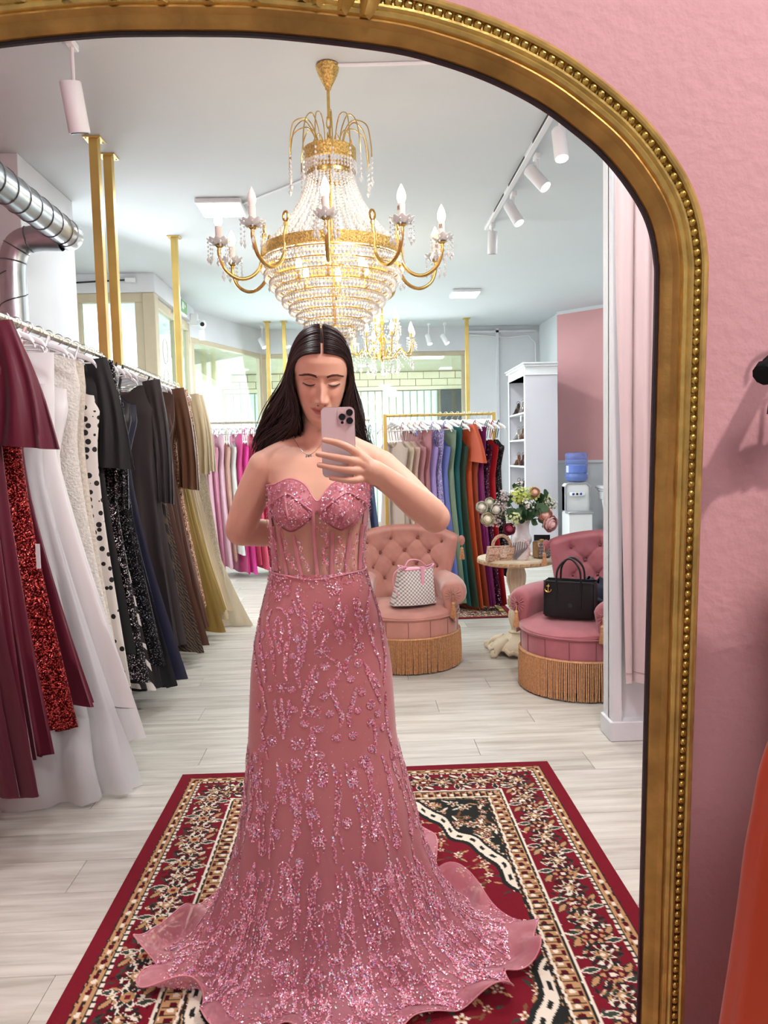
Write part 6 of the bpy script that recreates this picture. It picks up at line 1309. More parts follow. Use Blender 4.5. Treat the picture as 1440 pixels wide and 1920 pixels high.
g = G().grid(rows, cv=True); gp(g).build('scalp_hair', HAIR, ho)
g = G(); pts = [hw_(scalp(radians(b_), 0, 1, -.0012) + np.array((0.0 + .004 * sin(b_ / 30), 0, 0))) for b_ in np.linspace(57, -20, 14)]; g.tube([tuple(p) for p in pts], [.0012, .0018, .0020, .0020, .0024, .0024, .0024, .0022, .002, .002, .0018, .0016, .0012, .0006], 6, flat=0.5); gp(g).build('parting', mat('parting_skin', (196, 150, 130), 0.6), ho)

# ---------------------------------------------------------------- phone
ph = T('smartphone', 'pale pink smartphone with three camera lenses held in front of her mouth', 'phone', (-.0424, 1.7245, 1.4125))
ph.rotation_mode = 'QUATERNION'; ph.rotation_quaternion = Matrix((MR, MN, MU)).transposed().to_quaternion()
PHM = mat('pink_phone_glass', (228, 214, 216), 0.25, 0.1, coat=0.4); PHF = mat('pink_phone_steel', (220, 190, 186), 0.22, 0.9)
def rrect(w_, h_, r, n=6): return [(sx * (w_ - r) + r * cos(a), sz * (h_ - r) + r * sin(a)) for sx, sz, a0 in ((1, 1, 0), (-1, 1, pi / 2), (-1, -1, pi), (1, -1, 1.5 * pi)) for a in np.linspace(a0, a0 + pi / 2, n)]
G().prism(rrect(.0388, .0803, .0115), -.0032, .0032).build('steel_band', PHF, ph, angle=30); G().prism(rrect(.0378, .0793, .0108), -.0039, -.0031).build('back_glass', PHM, ph, angle=30); G().prism(rrect(.0378, .0793, .0108), .0031, .0039).build('screen', mat('phone_screen', (40, 40, 46), 0.1), ph, angle=30)
cmx, cmz = .0185, .0585
isl = G().prism([(cmx + a, cmz + b) for a, b in rrect(.0185, .0190, .008)], -.0058, -.0038).build('camera_island', mat('pink_phone_matte', (226, 208, 210), 0.4), ph, angle=30)
for k, (dx, dz, r) in enumerate(((-.0085, -.001, .0078), (.0085, .0088, .0078), (.0085, -.0098, .0078))):
    le = G().tube([(cmx + dx, -.0055, cmz + dz), (cmx + dx, -.0085, cmz + dz)], r, 24).build('lens_ring', mat('dark_steel', (60, 58, 60), 0.25, 0.8), isl); G().tube([(cmx + dx, -.0084, cmz + dz), (cmx + dx, -.0087, cmz + dz)], r * .84, 24).build('lens', mat('lens_black', (14, 14, 18), 0.08), isl)
G().tube([(cmx - .0085, -.0057, cmz + .0125), (cmx - .0085, -.0062, cmz + .0125)], .0034, 16).build('flash', mat('flash_cream', (236, 214, 196), 0.3), isl); G().tube([(cmx - .0085, -.0057, cmz - .0138), (cmx - .0085, -.0062, cmz - .0138)], .0034, 16).build('depth_sensor', MATS['lens_black'], isl)
G().box((.0386, -.0018, .012), (.0395, .0018, .030), .0004).build('side_button', PHF, ph, smooth=False)

# ---------------------------------------------------------------- the gown
GOWN = attr_mat('gown_fabric', rough=0.5, sheer_attr=True, sheen=0.25); rs = np.random.default_rng(5)
def grid_obj(name, P, col, m, parent, closed=True):
    """P (n,m,3), col (n,m,4)"""
    n, k = P.shape[:2]; idx = np.arange(n * k).reshape(n, k); j2 = np.roll(idx, -1, 1) if closed else None
    if closed: F = np.stack([idx[:-1], j2[:-1], j2[1:], idx[1:]], -1).reshape(-1, 4)
    else: F = np.stack([idx[:-1, :-1], idx[:-1, 1:], idx[1:, 1:], idx[1:, :-1]], -1).reshape(-1, 4)
    me = bpy.data.meshes.new(name); V = (P.reshape(-1, 3) - (np.array(PR) if parent else 0)).astype(np.float32)
    me.vertices.add(len(V)); me.vertices.foreach_set('co', V.ravel()); me.loops.add(F.size); me.loops.foreach_set('vertex_index', F.astype(np.int32).ravel()); me.polygons.add(len(F)); me.polygons.foreach_set('loop_start', np.arange(0, F.size, 4, dtype=np.int32)); me.polygons.foreach_set('use_smooth', np.ones(len(F), bool)); me.update(); me.validate()
    c = me.color_attributes.new('Col', 'FLOAT_COLOR', 'POINT'); c.data.foreach_set('color', col.reshape(-1, 4).astype(np.float32).ravel()); me.materials.append(m)
    o = bpy.data.objects.new(name, me); link(o, parent); return o
def ztop(phi):
    x = I(1.29, TZ, TA) * np.sin(phi); f = np.cos(phi) > 0
    fr = 1.306 + .018 * np.exp(-((np.abs(x) - .066) / .034) ** 2) - .040 * np.exp(-(x / .020) ** 2)
    return np.where(f, fr, 1.306 - .05 * np.abs(np.cos(phi)))
def zwaist(phi): return 1.074 - .012 * np.exp(-((phi + .05) / .5) ** 2) * (np.cos(phi) > 0)
nph = 240; PH = np.linspace(-pi, pi, nph + 1)[:-1]; Vb = np.linspace(0, 1, 90); pv, ph_ = np.meshgrid(Vb, PH, indexing='ij')
zb_ = zwaist(ph_) - .004 + (ztop(ph_) - zwaist(ph_) + .004) * pv; Pb = torso(ph_, zb_, .0055)
xl_ = Pb[..., 0] - I(zb_, TZ, TCX)
def cup_edge(x): return 1.190 + 4.2 * (np.abs(np.abs(x) - .063)) ** 1.6        # lower edge of the cups
incup = sm(-.004, .004, zb_ - cup_edge(xl_)) * (np.abs(xl_) < .128) * (np.cos(ph_) > 0)
sheer = (1 - incup) * sm(.02, .05, np.cos(ph_)) * (zb_ < 1.27); sheer = np.where(np.abs(np.sin(ph_)) > .90, 0, sheer)
colb = np.zeros(Pb.shape[:2] + (4,)); colb[..., :3] = np.array(lin((196, 122, 132))); colb[..., :3] = colb[..., :3] * (1 - incup[..., None] * .0); colb[..., 3] = 1 - 0.84 * sheer
Pb[..., 1] -= (.003 * incup)
bod = grid_obj('bodice', Pb, colb, GOWN, person)
PIPE = mat('rose_piping', (206, 134, 144), 0.45, sheen=0.2)
def tor(x, z, off=.0075):
    ph1 = np.arcsin(np.clip(x / (I(z, TZ, TA) + off), -.995, .995)); return tuple(torso(ph1, z, off) - np.array(PR))
for (x0, z0, x1, z1) in ((-.116, 1.20, -.107, 1.08), (-.100, 1.185, -.076, 1.072), (-.058, 1.178, -.036, 1.066), (-.010, 1.262, .002, 1.063), (.038, 1.185, .037, 1.066), (.086, 1.180, .073, 1.070), (.118, 1.20, .112, 1.078)):
    pts = [tor(x0 + (x1 - x0) * q, z0 + (z1 - z0) * q, .0066) for q in np.linspace(0, 1, 16)]; rows = []
    for i, p in enumerate(pts): rows.append([(p[0] - .0048, p[1] + .0012, p[2]), (p[0] - .004, p[1] - .0012, p[2]), (p[0], p[1] - .002, p[2]), (p[0] + .004, p[1] - .0012, p[2]), (p[0] + .0048, p[1] + .0012, p[2])])
    G().grid(rows).build('boning', PIPE, bod)
for e in (-1, 1):
    G().tube([tor(e * .128 - e * .118 * q, 1.255 + .038 * sin(pi * min(1, q * 1.45) * .5) - .050 * max(0, q - .45) ** 1.1 * 2.0, .0105) for q in np.linspace(0, 1, 24)], .0034, 8, flat=.8).build('cup_band', PIPE, bod)
    G().tube([tor(e * (.128 - .118 * q), cup_edge(.128 - .118 * q) , .0092) for q in np.linspace(0, 1, 28)], .0018, 6).build('cup_seam', mat('rose_seam', (150, 80, 92), 0.6), bod)
    G().tube([tor(e * (.082 - .022 * q), 1.284 - .088 * q, .0102) for q in np.linspace(0, 1, 14)], .0028, 8, flat=.7).build('cup_ridge', PIPE, bod)
    for k in range(4): G().tube([tor(e * (.118 - .008 * k - .012 * q), 1.245 - .012 * k - .035 * q, .0098) for q in np.linspace(0, 1, 8)], .0011, 5).build('pleat', PIPE, bod)
tz = [torso(p_, float(ztop(p_)), .0062) - np.array(PR) for p_ in np.linspace(-pi, pi, 241)[:-1]]; G().tube([tuple(p) for p in tz], .0032, 6, closed=True).build('neckline_piping', PIPE, bod)
wl_ = [torso(p_, float(zwaist(p_)), .0085) - np.array(PR) for p_ in np.linspace(-pi, pi, 241)[:-1]]; G().tube([tuple(p) for p in wl_], .0030, 6, closed=True).build('waist_seam', PIPE, bod)
# skirt
KV = [0, .05, .12, .2, .3, .4, .5, .6, .7, .78, .85, 1.0]; KZ = [1.074, 1.00, .90, .81, .70, .587, .435, .28, .127, .045, .016, .012]
KC = [-.115, -.114, -.113, -.1135, -.115, -.1165, -.104, -.101, -.097, -.088, -.082, -.075]; KA = [.1275, .150, .178, .1935, .200, .2065, .235, .266, .330, .395, .45, .53]
KF = [.098, .112, .127, .135, .138, .145, .165, .195, .235, .275, .31, .375]; KB = [.098, .108, .125, .13, .135, .145, .18, .24, .33, .42, .50, .66]
def pch(v, ks):
    from numpy import interp
    return sum(interp(np.clip(v + o, 0, 1), KV, ks) for o in (-.03, -.015, 0, .015, .03)) / 5 if ks is not KZ else interp(v, KV, ks)
def skirt(phi, v, off=0.0, tight=1.0):
    phi = np.asarray(phi, float); v = np.asarray(v, float); s, c = np.sin(phi), np.cos(phi)
    a = pch(v, KA); b = np.where(c > 0, pch(v, KF), pch(v, KB)); z = pch(v, KZ); w_ = sm(.42, 1.0, v)
    fo = sm(.36, .8, v) * .010 * np.sin(13 * phi + 1.1 + 1.5 * v) + w_ * (.026 * np.sin(11 * phi + .6) + .012 * np.sin(19 * phi + 2.0 + 2 * v) + .010 * np.sin(6 * phi - 1.0)) + sm(.72, 1.0, v) * (.026 * np.sin(5 * phi + 2.2) + .026 * np.sin(9 * phi + .4) + .014 * np.sin(17 * phi + 1))
    ex = np.where(v < .45, .96, .96 - .06 * w_); R_ = (1 + fo / np.maximum(a, .1)) * tight
    x = (a * R_ + off) * np.sign(s) * np.abs(s) ** ex * (1 - .48 * sm(.5, 1.0, v) * np.clip(-c, 0, 1) ** .7); y = -(b * R_ + off) * np.sign(c) * np.abs(c) ** ex
    side = np.abs(s) ** 2
    ruff = sm(.86, 1.0, v) * (.012 + .040 * side) * (1 + np.sin(15 * phi + 3 * np.sin(2 * phi)) + .5 * np.sin(26 * phi + 1)) * .62 + sm(.68, .86, v) * .020 * (1 + np.sin(9 * phi + .4)) * (.35 + .65 * side)
    z = np.maximum(z + ruff, .012) + 0 * x
    return np.stack([pch(v, KC) + x, 2.03 + y, z], -1)
def vz_(z): return np.interp(-np.asarray(z), -np.array(KZ), KV)
nphi = 420; PS_ = np.linspace(-pi, pi, nphi + 1)[:-1]; VS = np.r_[np.linspace(0, .42, 70), np.linspace(.425, 1.0, 170)]; vv, pp = np.meshgrid(VS, PS_, indexing='ij'); Ps = skirt(pp, vv)
cs_ = np.zeros(Ps.shape[:2] + (4,)); base = np.array(lin((186, 116, 118))); tul = np.array(lin((202, 128, 138))); tm = sm(.40, .75, vv)[..., None]; cs_[..., :3] = base * (1 - tm) + tul * tm; cs_[..., 3] = 1 - .34 * sm(.40, .62, vv)
sk = grid_obj('skirt', Ps, cs_, GOWN, person)
vu, pu = np.meshgrid(np.linspace(.38, .80, 60), np.linspace(-pi, pi, 181)[:-1], indexing='ij'); Pu = skirt(pu, vu, -.012, .93); Pu[..., 2] = np.where(vu > .76, np.maximum(Pu[..., 2] - .02, .012), Pu[..., 2]); cu_ = np.zeros(Pu.shape[:2] + (4,)); cu_[..., :3] = np.array(lin((168, 98, 104))); cu_[..., 3] = 1
grid_obj('underskirt', Pu, cu_, GOWN, person)
hemp = skirt(PS_, np.ones(nphi)) - np.array(PR); G().tube([tuple(p) for p in hemp], .0022, 5, closed=True).build('hem_cord', PIPE, sk)
# sequins and beads
SQ = {'P': [], 'N': [], 's': [], 'c': []}
PALS = np.array([lin(c) for c in ((232, 140, 160), (240, 162, 180), (216, 116, 142), (248, 196, 208), (226, 130, 156), (255, 232, 240), (232, 160, 206), (206, 236, 238), (204, 180, 248))]); PW = np.array([.24, .2, .2, .12, .12, .055, .035, .012, .018]); PW /= PW.sum()
QU = {}
def put(fn, phi, v, size, spark=0.0):
    phi = np.atleast_1d(phi).astype(float); QU.setdefault(fn, []).append((phi, np.broadcast_to(np.asarray(v, float), phi.shape), np.full(phi.shape, size), np.full(phi.shape, spark)))
def flush():
    for fn, lst in QU.items():
        phi, v, size, spark = (np.concatenate([q[k] for q in lst]) for k in range(4)); v = np.clip(v, 0, .999); e = 1e-3
        P = fn(phi, v); N = np.cross(fn(phi + e, v) - P, fn(phi, v + e) - P); N /= np.linalg.norm(N, axis=1)[:, None] + 1e-12
        out = np.stack([P[:, 0] + .1, P[:, 1] - 2.03, np.full(len(P), .05)], 1); N *= np.sign((N * out).sum(1))[:, None]
        c = PALS[rs.choice(len(PALS), len(P), p=PW)]; m = rs.random(len(P)) < spark; c[m] = PALS[rs.choice([3, 5, 5, 7, 8], m.sum())]
        SQ['P'].append(P + N * .0022); SQ['N'].append(N); SQ['s'].append(size * rs.uniform(.8, 1.2, len(P))); SQ['c'].append(c)
def xz2(x, z): v = vz_(z); a = pch(v, KA); return np.arcsin(np.clip(x / (a * 1.0), -.985, .985)), v
def line(fn, phv, width, step, size, spark=.08, back=True):
    """phv: (n,2) points (phi, v); sequins spread over a band of the given width (metres)"""
    r_ = np.array(phv, float); am_ = max(.12, float(np.interp(r_[:, 1].mean(), KV, KA))) if fn is skirt else .125; hv = 1.35 if fn is skirt else .23; st3 = np.hypot(np.diff(r_[:, 0]) * am_, np.diff(r_[:, 1]) * hv); L_ = st3.sum(); n = max(3, int(L_ / step)); q = np.linspace(0, 1, n); d = np.r_[0, np.cumsum(st3)] / max(L_, 1e-6)
    f = np.interp(q, d, r_[:, 0]); v = np.interp(q, d, r_[:, 1]); w_ = width * np.sin(pi * np.clip(q * .92 + .06, 0, 1)) ** .6; a = am_; put(fn, f + rs.uniform(-1, 1, n) * w_ / a * .5, v, size, spark)
    if back: put(fn, pi - f, v, size, spark)
def px2(X, Y): return ((460 + X / 4.8) - 598) * .00141, 1.066 - ((1060 + Y / 4.8) - 1085) * .00152
def dig(pts, width=.013, step=.0011, size=.0026, spark=.1):
    q = np.array(catmull([px2(*p) for p in pts], 8)); f, v = xz2(q[:, 0], q[:, 1]); line(skirt, np.c_[f, v], width, step, size, spark)
CUR = [[(250, 390), (215, 470), (225, 580), (250, 680), (268, 800), (270, 900)], [(300, 365), (360, 375), (420, 470), (425, 560), (395, 660), (375, 780), (375, 910), (392, 950)], [(315, 440), (280, 530), (300, 640), (325, 730)], [(330, 450), (355, 540), (340, 640), (325, 740)], [(200, 200), (150, 320), (125, 450), (120, 600), (125, 780)], [(140, 680), (155, 800), (180, 900), (180, 990)],
       [(110, 250), (75, 400), (55, 560), (60, 720), (100, 900), (150, 1050), (190, 1230)], [(455, 300), (510, 420), (550, 520), (545, 680), (520, 840)], [(490, 240), (540, 370), (572, 520)], [(505, 640), (495, 750), (480, 880), (505, 1000)], [(655, 300), (640, 420), (635, 560), (640, 640)], [(690, 320), (690, 430), (665, 540)], [(735, 530), (720, 600), (690, 660)], [(740, 760), (800, 790), (830, 850), (810, 920), (770, 970)],
       [(970, 755), (905, 790), (885, 860), (900, 920)], [(640, 820), (590, 930), (540, 1050), (520, 1110)], [(655, 880), (610, 1000), (570, 1090), (510, 1250)], [(750, 1020), (800, 1130), (845, 1240), (835, 1340)], [(975, 1030), (950, 1130), (910, 1250), (910, 1340)], [(1050, 830), (1110, 930), (1160, 1010), (1190, 1060)], [(1070, 900), (1130, 1020), (1170, 1120), (1200, 1200)], [(980, 310), (1000, 450), (1030, 600)], [(1010, 300), (1040, 450), (1040, 580)], [(945, 510), (960, 590), (985, 650)],
       [(1130, 250), (1090, 480), (1120, 620), (1160, 760), (1200, 850), (1205, 940)], [(1160, 230), (1200, 450), (1230, 650), (1250, 850), (1230, 1050)], [(1090, 120), (1180, 260), (1245, 450), (1275, 650)], [(760, 370), (800, 440), (830, 520)], [(840, 300), (845, 400), (840, 500)], [(920, 350), (890, 430), (870, 510)], [(845, 540), (845, 660)], [(820, 550), (800, 620)], [(870, 550), (885, 620)], [(270, 1120), (290, 1250), (320, 1390)], [(335, 1100), (345, 1250), (350, 1430)], [(400, 1110), (410, 1200), (375, 1310), (350, 1420)],
       [(620, 1320), (590, 1400), (570, 1500), (540, 1600)], [(600, 1330), (610, 1450), (600, 1620)], [(200, 60), (250, 95), (330, 125), (420, 120)], [(480, 100), (560, 125), (640, 130)], [(700, 130), (800, 105), (900, 85), (1020, 40)], [(1130, 1330), (1150, 1450), (1140, 1600)], [(190, 1230), (140, 1380), (170, 1500), (200, 1620)], [(1250, 1130), (1250, 1300), (1270, 1450), (1300, 1600)]]
for c in CUR: dig(c)
def flower(fn, f, v, r, spark=.15):
    a = max(.12, float(np.interp(v, KV, KA))); n = 7; dv = 1.0 / 1.35
    for k in range(n):
        t = 2 * pi * k / n; q = np.linspace(.25, 1, 6); put(fn, f + q * r * cos(t) / a, v + q * r * sin(t) * dv, .0023, spark)
        s_ = np.linspace(-.45, .45, 4); put(fn, f + r * .95 * np.cos(t + s_ * .8) / a, v + r * .95 * np.sin(t + s_ * .8) * dv, .0018, .02)
    put(fn, f + rs.uniform(-1, 1, 7) * r * .22 / a, v + rs.uniform(-1, 1, 7) * r * .22 * dv, .0024, .6)
FLW = [(320, 275, 42), (835, 220, 45), (690, 710, 62), (1010, 700, 58), (335, 1010, 55), (240, 1460, 60), (470, 1460, 65), (610, 1200, 62), (1110, 1190, 52), (800, 1420, 40), (945, 1420, 40), (490, 600, 34), (160, 600, 30), (205, 760, 30), (710, 830, 40), (1000, 830, 40), (700, 1070, 38), (1030, 1070, 38), (765, 980, 35), (930, 950, 32), (430, 1020, 35), (230, 1030, 30), (160, 1300, 30), (450, 1180, 35), (745, 1220, 30), (990, 1220, 30), (540, 1300, 35), (660, 1345, 35), (1170, 1280, 35), (1100, 1340, 35), (1220, 1410, 40), (650, 1560, 45), (1110, 1560, 40), (450, 1620, 45), (140, 1540, 40), (240, 200, 35), (405, 220, 35), (205, 370, 28), (440, 380, 25), (1155, 570, 28), (445, 750, 30), (110, 1190, 30)]
for X, Y, r in FLW:
    x_, z_ = px2(X, Y); f, v = xz2(np.array([x_]), np.array([z_])); flower(skirt, float(f[0]), float(v[0]), r / 4.8 * .00141); flower(skirt, pi - float(f[0]), float(v[0]), r / 4.8 * .00141)
# below the knee: vines, leaves and flowers repeated round the flare, then dense streaks towards the hem
for k in range(26):
    f0 = -pi + 2 * pi * (k + .5) / 26
    for (v0, v1) in ((.40, .56), (.575, .70), (.71, .86)):
        q = np.linspace(0, 1, 24); A_ = .05 * (1 if k % 2 else -1); line(skirt, np.c_[f0 + A_ * np.sin(2 * pi * q * .8 + k) + rs.uniform(-.03, .03), v0 + (v1 - v0) * q], .013, .0017, .0027, .12, back=False)
        line(skirt, np.c_[f0 + .045 + A_ * np.sin(2 * pi * q * .8 + k + .8), v0 + .015 + (v1 - v0) * .8 * q], .009, .0022, .0023, .08, back=False)
for k in range(250): flower(skirt, rs.uniform(-pi, pi), .39 + .42 * rs.random() ** .85, rs.uniform(.009, .017), .2)
for k in range(800):
    f0 = rs.uniform(-pi, pi); v0 = rs.uniform(.56, .93); L_ = rs.uniform(.03, .075); q = np.linspace(0, 1, 8); sl = rs.uniform(-.05, .05); line(skirt, np.c_[f0 + sl * q, np.minimum(v0 + L_ * q, .992)], .006, .0030, .0026, .16, back=False)
put(skirt, rs.uniform(-pi, pi, 8000), .60 + .39 * rs.random(8000) ** .8, .0022, .12); put(skirt, rs.uniform(-pi, pi, 1800), .05 + .5 * rs.random(1800), .0012, .1)
put(skirt, rs.uniform(-pi, pi, 3600), rs.uniform(.84, .996, 3600), .0026, .16)
def bods(phi, v): z = zwaist(phi) + (ztop(phi) - zwaist(phi)) * v; return torso(phi, z, .009)
for (x0, z0, x1, z1, w_) in ((-.084, 1.172, -.062, 1.09, .014), (-.112, 1.17, -.095, 1.08, .012), (-.045, 1.165, -.02, 1.085, .012), (-.066, 1.13, -.045, 1.075, .01), (.014, 1.24, .018, 1.175, .026), (.018, 1.18, .022, 1.085, .014), (.026, 1.17, .012, 1.10, .010), (.055, 1.175, .052, 1.075, .016), (.064, 1.15, .072, 1.085, .010), (.10, 1.18, .092, 1.08, .016), (.125, 1.20, .12, 1.08, .012), (-.122, 1.20, -.118, 1.08, .012), (-.022, 1.235, -.026, 1.215, .016)):
    q = np.linspace(0, 1, 14); z = z0 + (z1 - z0) * q; x = x0 + (x1 - x0) * q + .004 * np.sin(9 * q); f = np.arcsin(np.clip(x / (I(z, TZ, TA) + .009), -.99, .99)); line(bods, np.c_[f, (z - zwaist(f)) / (ztop(f) - zwaist(f))], w_, .0013, .0021, .14, back=False)
def cupf(p_, v1): return bods(p_, v1) + np.array((0, -.003, 0))
m_ = 2600; ff = rs.uniform(-1.35, 1.35, m_); v_ = rs.uniform(.52, .99, m_); z = zwaist(ff) + (ztop(ff) - zwaist(ff)) * v_; x = (I(z, TZ, TA)) * np.sin(ff); k_ = (z > cup_edge(x) + .004) & (np.abs(x) > .010) & (rs.random(m_) < .25 + .75 * (np.sin(x * 180) * np.sin(z * 150 + 1) > -.1)); put(cupf, ff[k_], v_[k_], .0020, .18)
ff = rs.uniform(-pi, pi, 500); put(skirt, ff, np.abs(rs.normal(.012, .012, 500)), .0024, .25); put(bods, rs.choice([-1, 1], 900) * rs.uniform(1.25, pi, 900), rs.random(900), .0021, .1)
flush()
P = np.concatenate(SQ['P']); N = np.concatenate(SQ['N']); S = np.concatenate(SQ['s']); Cc = np.concatenate(SQ['c']); n = len(P)
N = N + rs.normal(0, .33, (n, 3)); N /= np.linalg.norm(N, axis=1)[:, None]; a = np.cross(N, rs.normal(0, 1, (n, 3))); a /= np.linalg.norm(a, axis=1)[:, None] + 1e-9; b = np.cross(N, a)
V = np.stack([P + a * S[:, None] * 1.25, P + b * S[:, None] * .85, P - a * S[:, None] * 1.25, P - b * S[:, None] * .85], 1); V[..., 2] = np.maximum(V[..., 2], .008)
me = bpy.data.meshes.new('sequins'); me.vertices.add(4 * n); me.vertices.foreach_set('co', (V.reshape(-1, 3) - np.array(PR)).astype(np.float32).ravel()); me.loops.add(4 * n); me.loops.foreach_set('vertex_index', np.arange(4 * n, dtype=np.int32)); me.polygons.add(n); me.polygons.foreach_set('loop_start', np.arange(0, 4 * n, 4, dtype=np.int32)); me.update(); me.validate()
c = me.color_attributes.new('Col', 'FLOAT_COLOR', 'POINT'); c.data.foreach_set('color', np.c_[np.repeat(Cc, 4, 0), np.ones(4 * n)].astype(np.float32).ravel()); me.materials.append(attr_mat('sequin_foil', rough=0.25, metal=0.18, spec=0.9))
tag(link(bpy.data.objects.new('sequin_embroidery', me), sk), kind='stuff')

# ---------------------------------------------------------------- woven rugs
RC = {k: np.array(lin(v)) for k, v in dict(red=(120, 26, 40), dred=(88, 18, 30), blk=(40, 42, 40), grn=(58, 68, 58), tan=(188, 146, 104), cream=(232, 222, 204), brown=(120, 84, 58)).items()}
def rug_colours(xs, ys, Wd, Ln, seed):
    """X across 0..Wd, Y along 0..Ln (metres) -> rgb; borders, corner fields, medallion and flowers"""
    X, Y = np.meshgrid(xs, ys); r = np.random.default_rng(seed); col = np.empty(X.shape + (3,)); col[:] = RC['red']
    def setc(m, k): col[m] = RC[k]
    wob = .0022 * np.sin(X * 160 + 2 * np.sin(Y * 90)) + .0022 * np.sin(Y * 170 + 2 * np.sin(X * 80))
    dx = np.minimum(X, Wd - X); dy = np.minimum(Y, Ln - Y); d = np.minimum(dx, dy) + .4 * wob; s = np.where(dx < dy, Y, X)
    def flower(cx, cy, R, pal, n=6, rot=0.0):
        m = (slice(*np.searchsorted(ys, (cy - R * 1.3, cy + R * 1.3))), slice(*np.searchsorted(xs, (cx - R * 1.3, cx + R * 1.3))))
        if X[m].size == 0: return
        x, y = X[m] - cx, Y[m] - cy; q = np.hypot(x, y) / R; t = np.arctan2(y, x) + rot; pe = .72 + .28 * np.cos(n * t); c = col[m]
        c[q < pe] = RC[pal[0]]; c[q < pe * .78] = RC[pal[1]]; c[q < .42] = RC[pal[2]]; c[q < .2] = RC[pal[3]]; col[m] = c
    def leaf(cx, cy, L_, W_, ang, k, edge=None):
        m = (slice(*np.searchsorted(ys, (cy - L_ * 1.2, cy + L_ * 1.2))), slice(*np.searchsorted(xs, (cx - L_ * 1.2, cx + L_ * 1.2))))
        if X[m].size == 0: return
        x, y = X[m] - cx, Y[m] - cy; u = x * cos(ang) + y * sin(ang); w_ = -x * sin(ang) + y * cos(ang); c = col[m]; sh = np.abs(w_) / W_ + (u / L_) ** 2
        if edge: c[sh < 1.35] = RC[edge]
        c[sh < .9] = RC[k]; col[m] = c
    # inner field: dark corner fields around a red medallion
    mx, my = .84 * (X - Wd / 2) / (Wd / 2 - .33), .84 * (Y - Ln / 2) / (Ln / 2 - .33); rad = (np.abs(mx) ** 1.35 + np.abs(my) ** 1.35) ** (1 / 1.35); th = np.arctan2(my, mx)
    med = rad + .045 * np.abs(np.sin(6 * th)) + .02 * np.cos(24 * th)
    setc(d > .33, 'blk')
    inn = d > .335
    for k in range(620):
        cx, cy = r.uniform(.33, Wd - .33), r.uniform(.33, Ln - .33); flower(cx, cy, r.uniform(.014, .03), [('tan', 'red', 'cream', 'blk'), ('cream', 'tan', 'dred', 'cream'), ('dred', 'tan', 'cream', 'dred'), ('grn', 'tan', 'red', 'cream')][k % 4], r.integers(5, 8), r.uniform(0, 6))
        a = r.uniform(0, 6.28); leaf(cx + .035 * cos(a), cy + .035 * sin(a), .022, .006, a, ['tan', 'cream', 'grn', 'brown'][k % 4])
    fld = (med < .93) & inn; setc((med < 1.035) & (med > .90) & inn, 'blk'); setc(fld & (med < .915), 'red'); setc((med < 1.015) & (med > .945) & inn, 'cream')
    setc((np.abs(med - .98) < .012) & (np.sin(th * 70) > .2) & inn, 'blk'); setc((med < .945) & (med > .925) & inn, 'blk')
    keep = col.copy(); out = ~(fld & (med < .915))
    for k in range(330):
        cx, cy = r.uniform(.33, Wd - .33), r.uniform(.33, Ln - .33); a = r.uniform(0, 6.28)
        for j in range(3): leaf(cx + .03 * cos(a + j * 2), cy + .03 * sin(a + j * 2), .016, .005, a + j * 2, ['grn', 'tan', 'brown'][j])
        flower(cx, cy, r.uniform(.013, .022), [('cream', 'cream', 'tan', 'dred'), ('tan', 'cream', 'red', 'tan'), ('dred', 'cream', 'tan', 'red')][k % 3], 5, a)
    col[out] = keep[out]
    # frames from the inside out
    def band(lo, hi, k): setc((d > lo) & (d <= hi), k)
    band(.268, .333, 'tan'); mb = (d > .272) & (d < .325); setc(mb & (np.sin(s * 120) * np.sin((d - .298) * 130 + 1.5) > .25), 'dred'); setc(mb & (np.sin(s * 120 + 2.1) * np.cos((d - .298) * 100) > .62), 'cream'); setc(mb & (np.sin(s * 240) > .8), 'blk'); band(.325, .331, 'blk'); band(.315, .322, 'cream'); band(.262, .268, 'blk'); band(.253, .262, 'cream')
    band(.098, .253, 'red')
    mk = (d > .098) & (d <= .253); keep = col.copy(); P_ = .155
    def edge_pts(off, n0, ph=0.0):
        out_ = []
        nx, ny = max(2, round((Wd - .35) / P_)), max(2, round((Ln - .35) / P_))
        for i in range(nx + 1):
            x = .175 + (Wd - .35) * (i + ph) / nx
            if x < Wd - .12: out_ += [(x, off), (x, Ln - off)]
        for i in range(ny + 1):
            y = .175 + (Ln - .35) * (i + ph) / ny
            if y < Ln - .12: out_ += [(off, y), (Wd - off, y)]
        return out_
    vine = np.abs((d - .175) - .045 * np.sin(s * 2 * pi / P_)); setc(mk & (vine < .010), 'cream'); setc(mk & (vine < .007), 'tan')
    vine2 = np.abs((d - .175) + .052 * np.sin(s * 2 * pi / P_)); setc(mk & (vine2 < .0045), 'grn')
    for i, (x, y) in enumerate(edge_pts(.175, 0, .5)):
        for k in range(8): leaf(x + .055 * cos(k * pi / 4 + .4), y + .055 * sin(k * pi / 4 + .4), .026, .009, k * pi / 4 + .9, ['tan', 'blk', 'cream', 'grn'][k % 4], 'cream' if k % 2 else 'blk')
        flower(x, y, .044, ('blk', 'tan', 'dred', 'cream') if i % 2 else ('cream', 'blk', 'tan', 'red'), 6)
    for i, (x, y) in enumerate(edge_pts(.175, 0, 0.0)):
        flower(x, y, .056, ('blk', 'dred', 'tan', 'grn'), 8); flower(x, y, .036, ('cream', 'blk', 'tan', 'cream'), 8, .4)
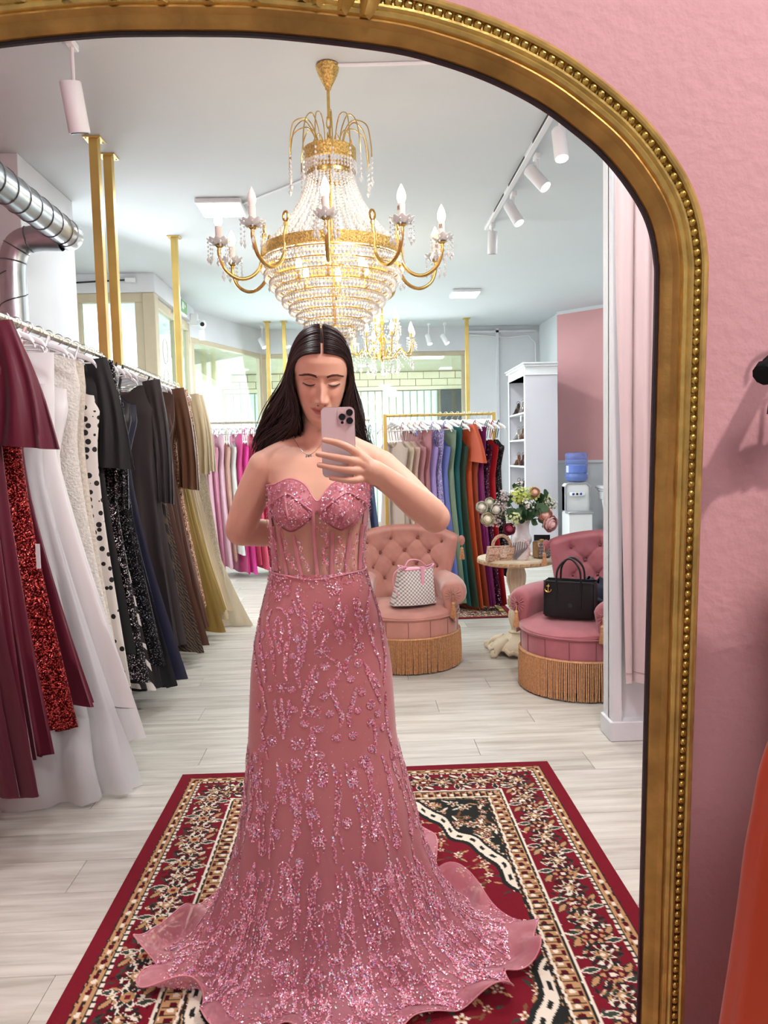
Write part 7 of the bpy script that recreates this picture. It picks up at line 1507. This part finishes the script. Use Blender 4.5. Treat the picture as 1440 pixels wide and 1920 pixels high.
    for i in range(1000):
        e = r.integers(4); q = r.uniform(.108, .245); t = r.uniform(.1, 1.0); x, y = [(t * Wd, q), (t * Wd, Ln - q), (q, t * Ln), (Wd - q, t * Ln)][e]; leaf(x, y, .013, .005, r.uniform(0, 6), ['cream', 'tan', 'blk', 'grn', 'dred'][i % 5])
    col[~mk] = keep[~mk]
    band(.088, .098, 'cream'); setc((d > .088) & (d < .098) & (np.sin(s * 260) > .55), 'blk'); band(.084, .088, 'blk')
    band(.050, .084, 'tan'); mb = (d > .053) & (d < .081); setc(mb & (np.sin(s * 105) * np.cos((d - .067) * 170) > .35), 'dred'); setc(mb & (np.sin(s * 105 + 2.2) * np.cos((d - .067) * 150) > .55), 'cream'); setc(mb & (np.sin(s * 105 + 4.3) * np.cos((d - .067) * 150) > .7), 'blk')
    band(.046, .050, 'blk'); band(-1, .046, 'red')
    return col
RUGM = attr_mat('woven_rug', rough=0.95, bump=(420, 0.5), spec=0.1)
def rug(name, label, x0, x1, y0, y1, xs, ys, seed, th=0.007):
    t = T(name, label, 'rug', ((x0 + x1) / 2, (y0 + y1) / 2, 0)); cx, cy = (x0 + x1) / 2, (y0 + y1) / 2
    G().box((x0 - cx, y0 - cy, 0.0005), (x1 - cx, y1 - cy, th - .0025)).build('backing', mat('rug_edge_red', (104, 22, 36), 0.95), t, smooth=False)
    gx, gy = np.meshgrid(xs, ys); c = rug_colours(xs - x0, ys - y0, x1 - x0, y1 - y0, seed); z = np.full(gx.shape, th) + .0012 * np.sin(gx * 9) * np.sin(gy * 7)
    P = np.stack([gx - cx, gy - cy, z], -1); grid_obj('woven_pile', P[::-1], np.concatenate([c, np.ones(gx.shape + (1,))], -1)[::-1], RUGM, None, closed=False).parent = t
    return t
rug('floor_rug', 'large red oriental rug with floral borders under the woman', -.80, .81, .955, 3.205, np.linspace(-.80, .81, 430), np.r_[np.linspace(.955, 1.55, 60)[:-1], np.linspace(1.55, 3.205, 440)], 4)
rug('floor_rug', 'small red bordered rug under the gold clothes stand', .10, 1.30, 6.13, 7.02, np.linspace(.10, 1.30, 200), np.linspace(6.13, 7.02, 150), 9)
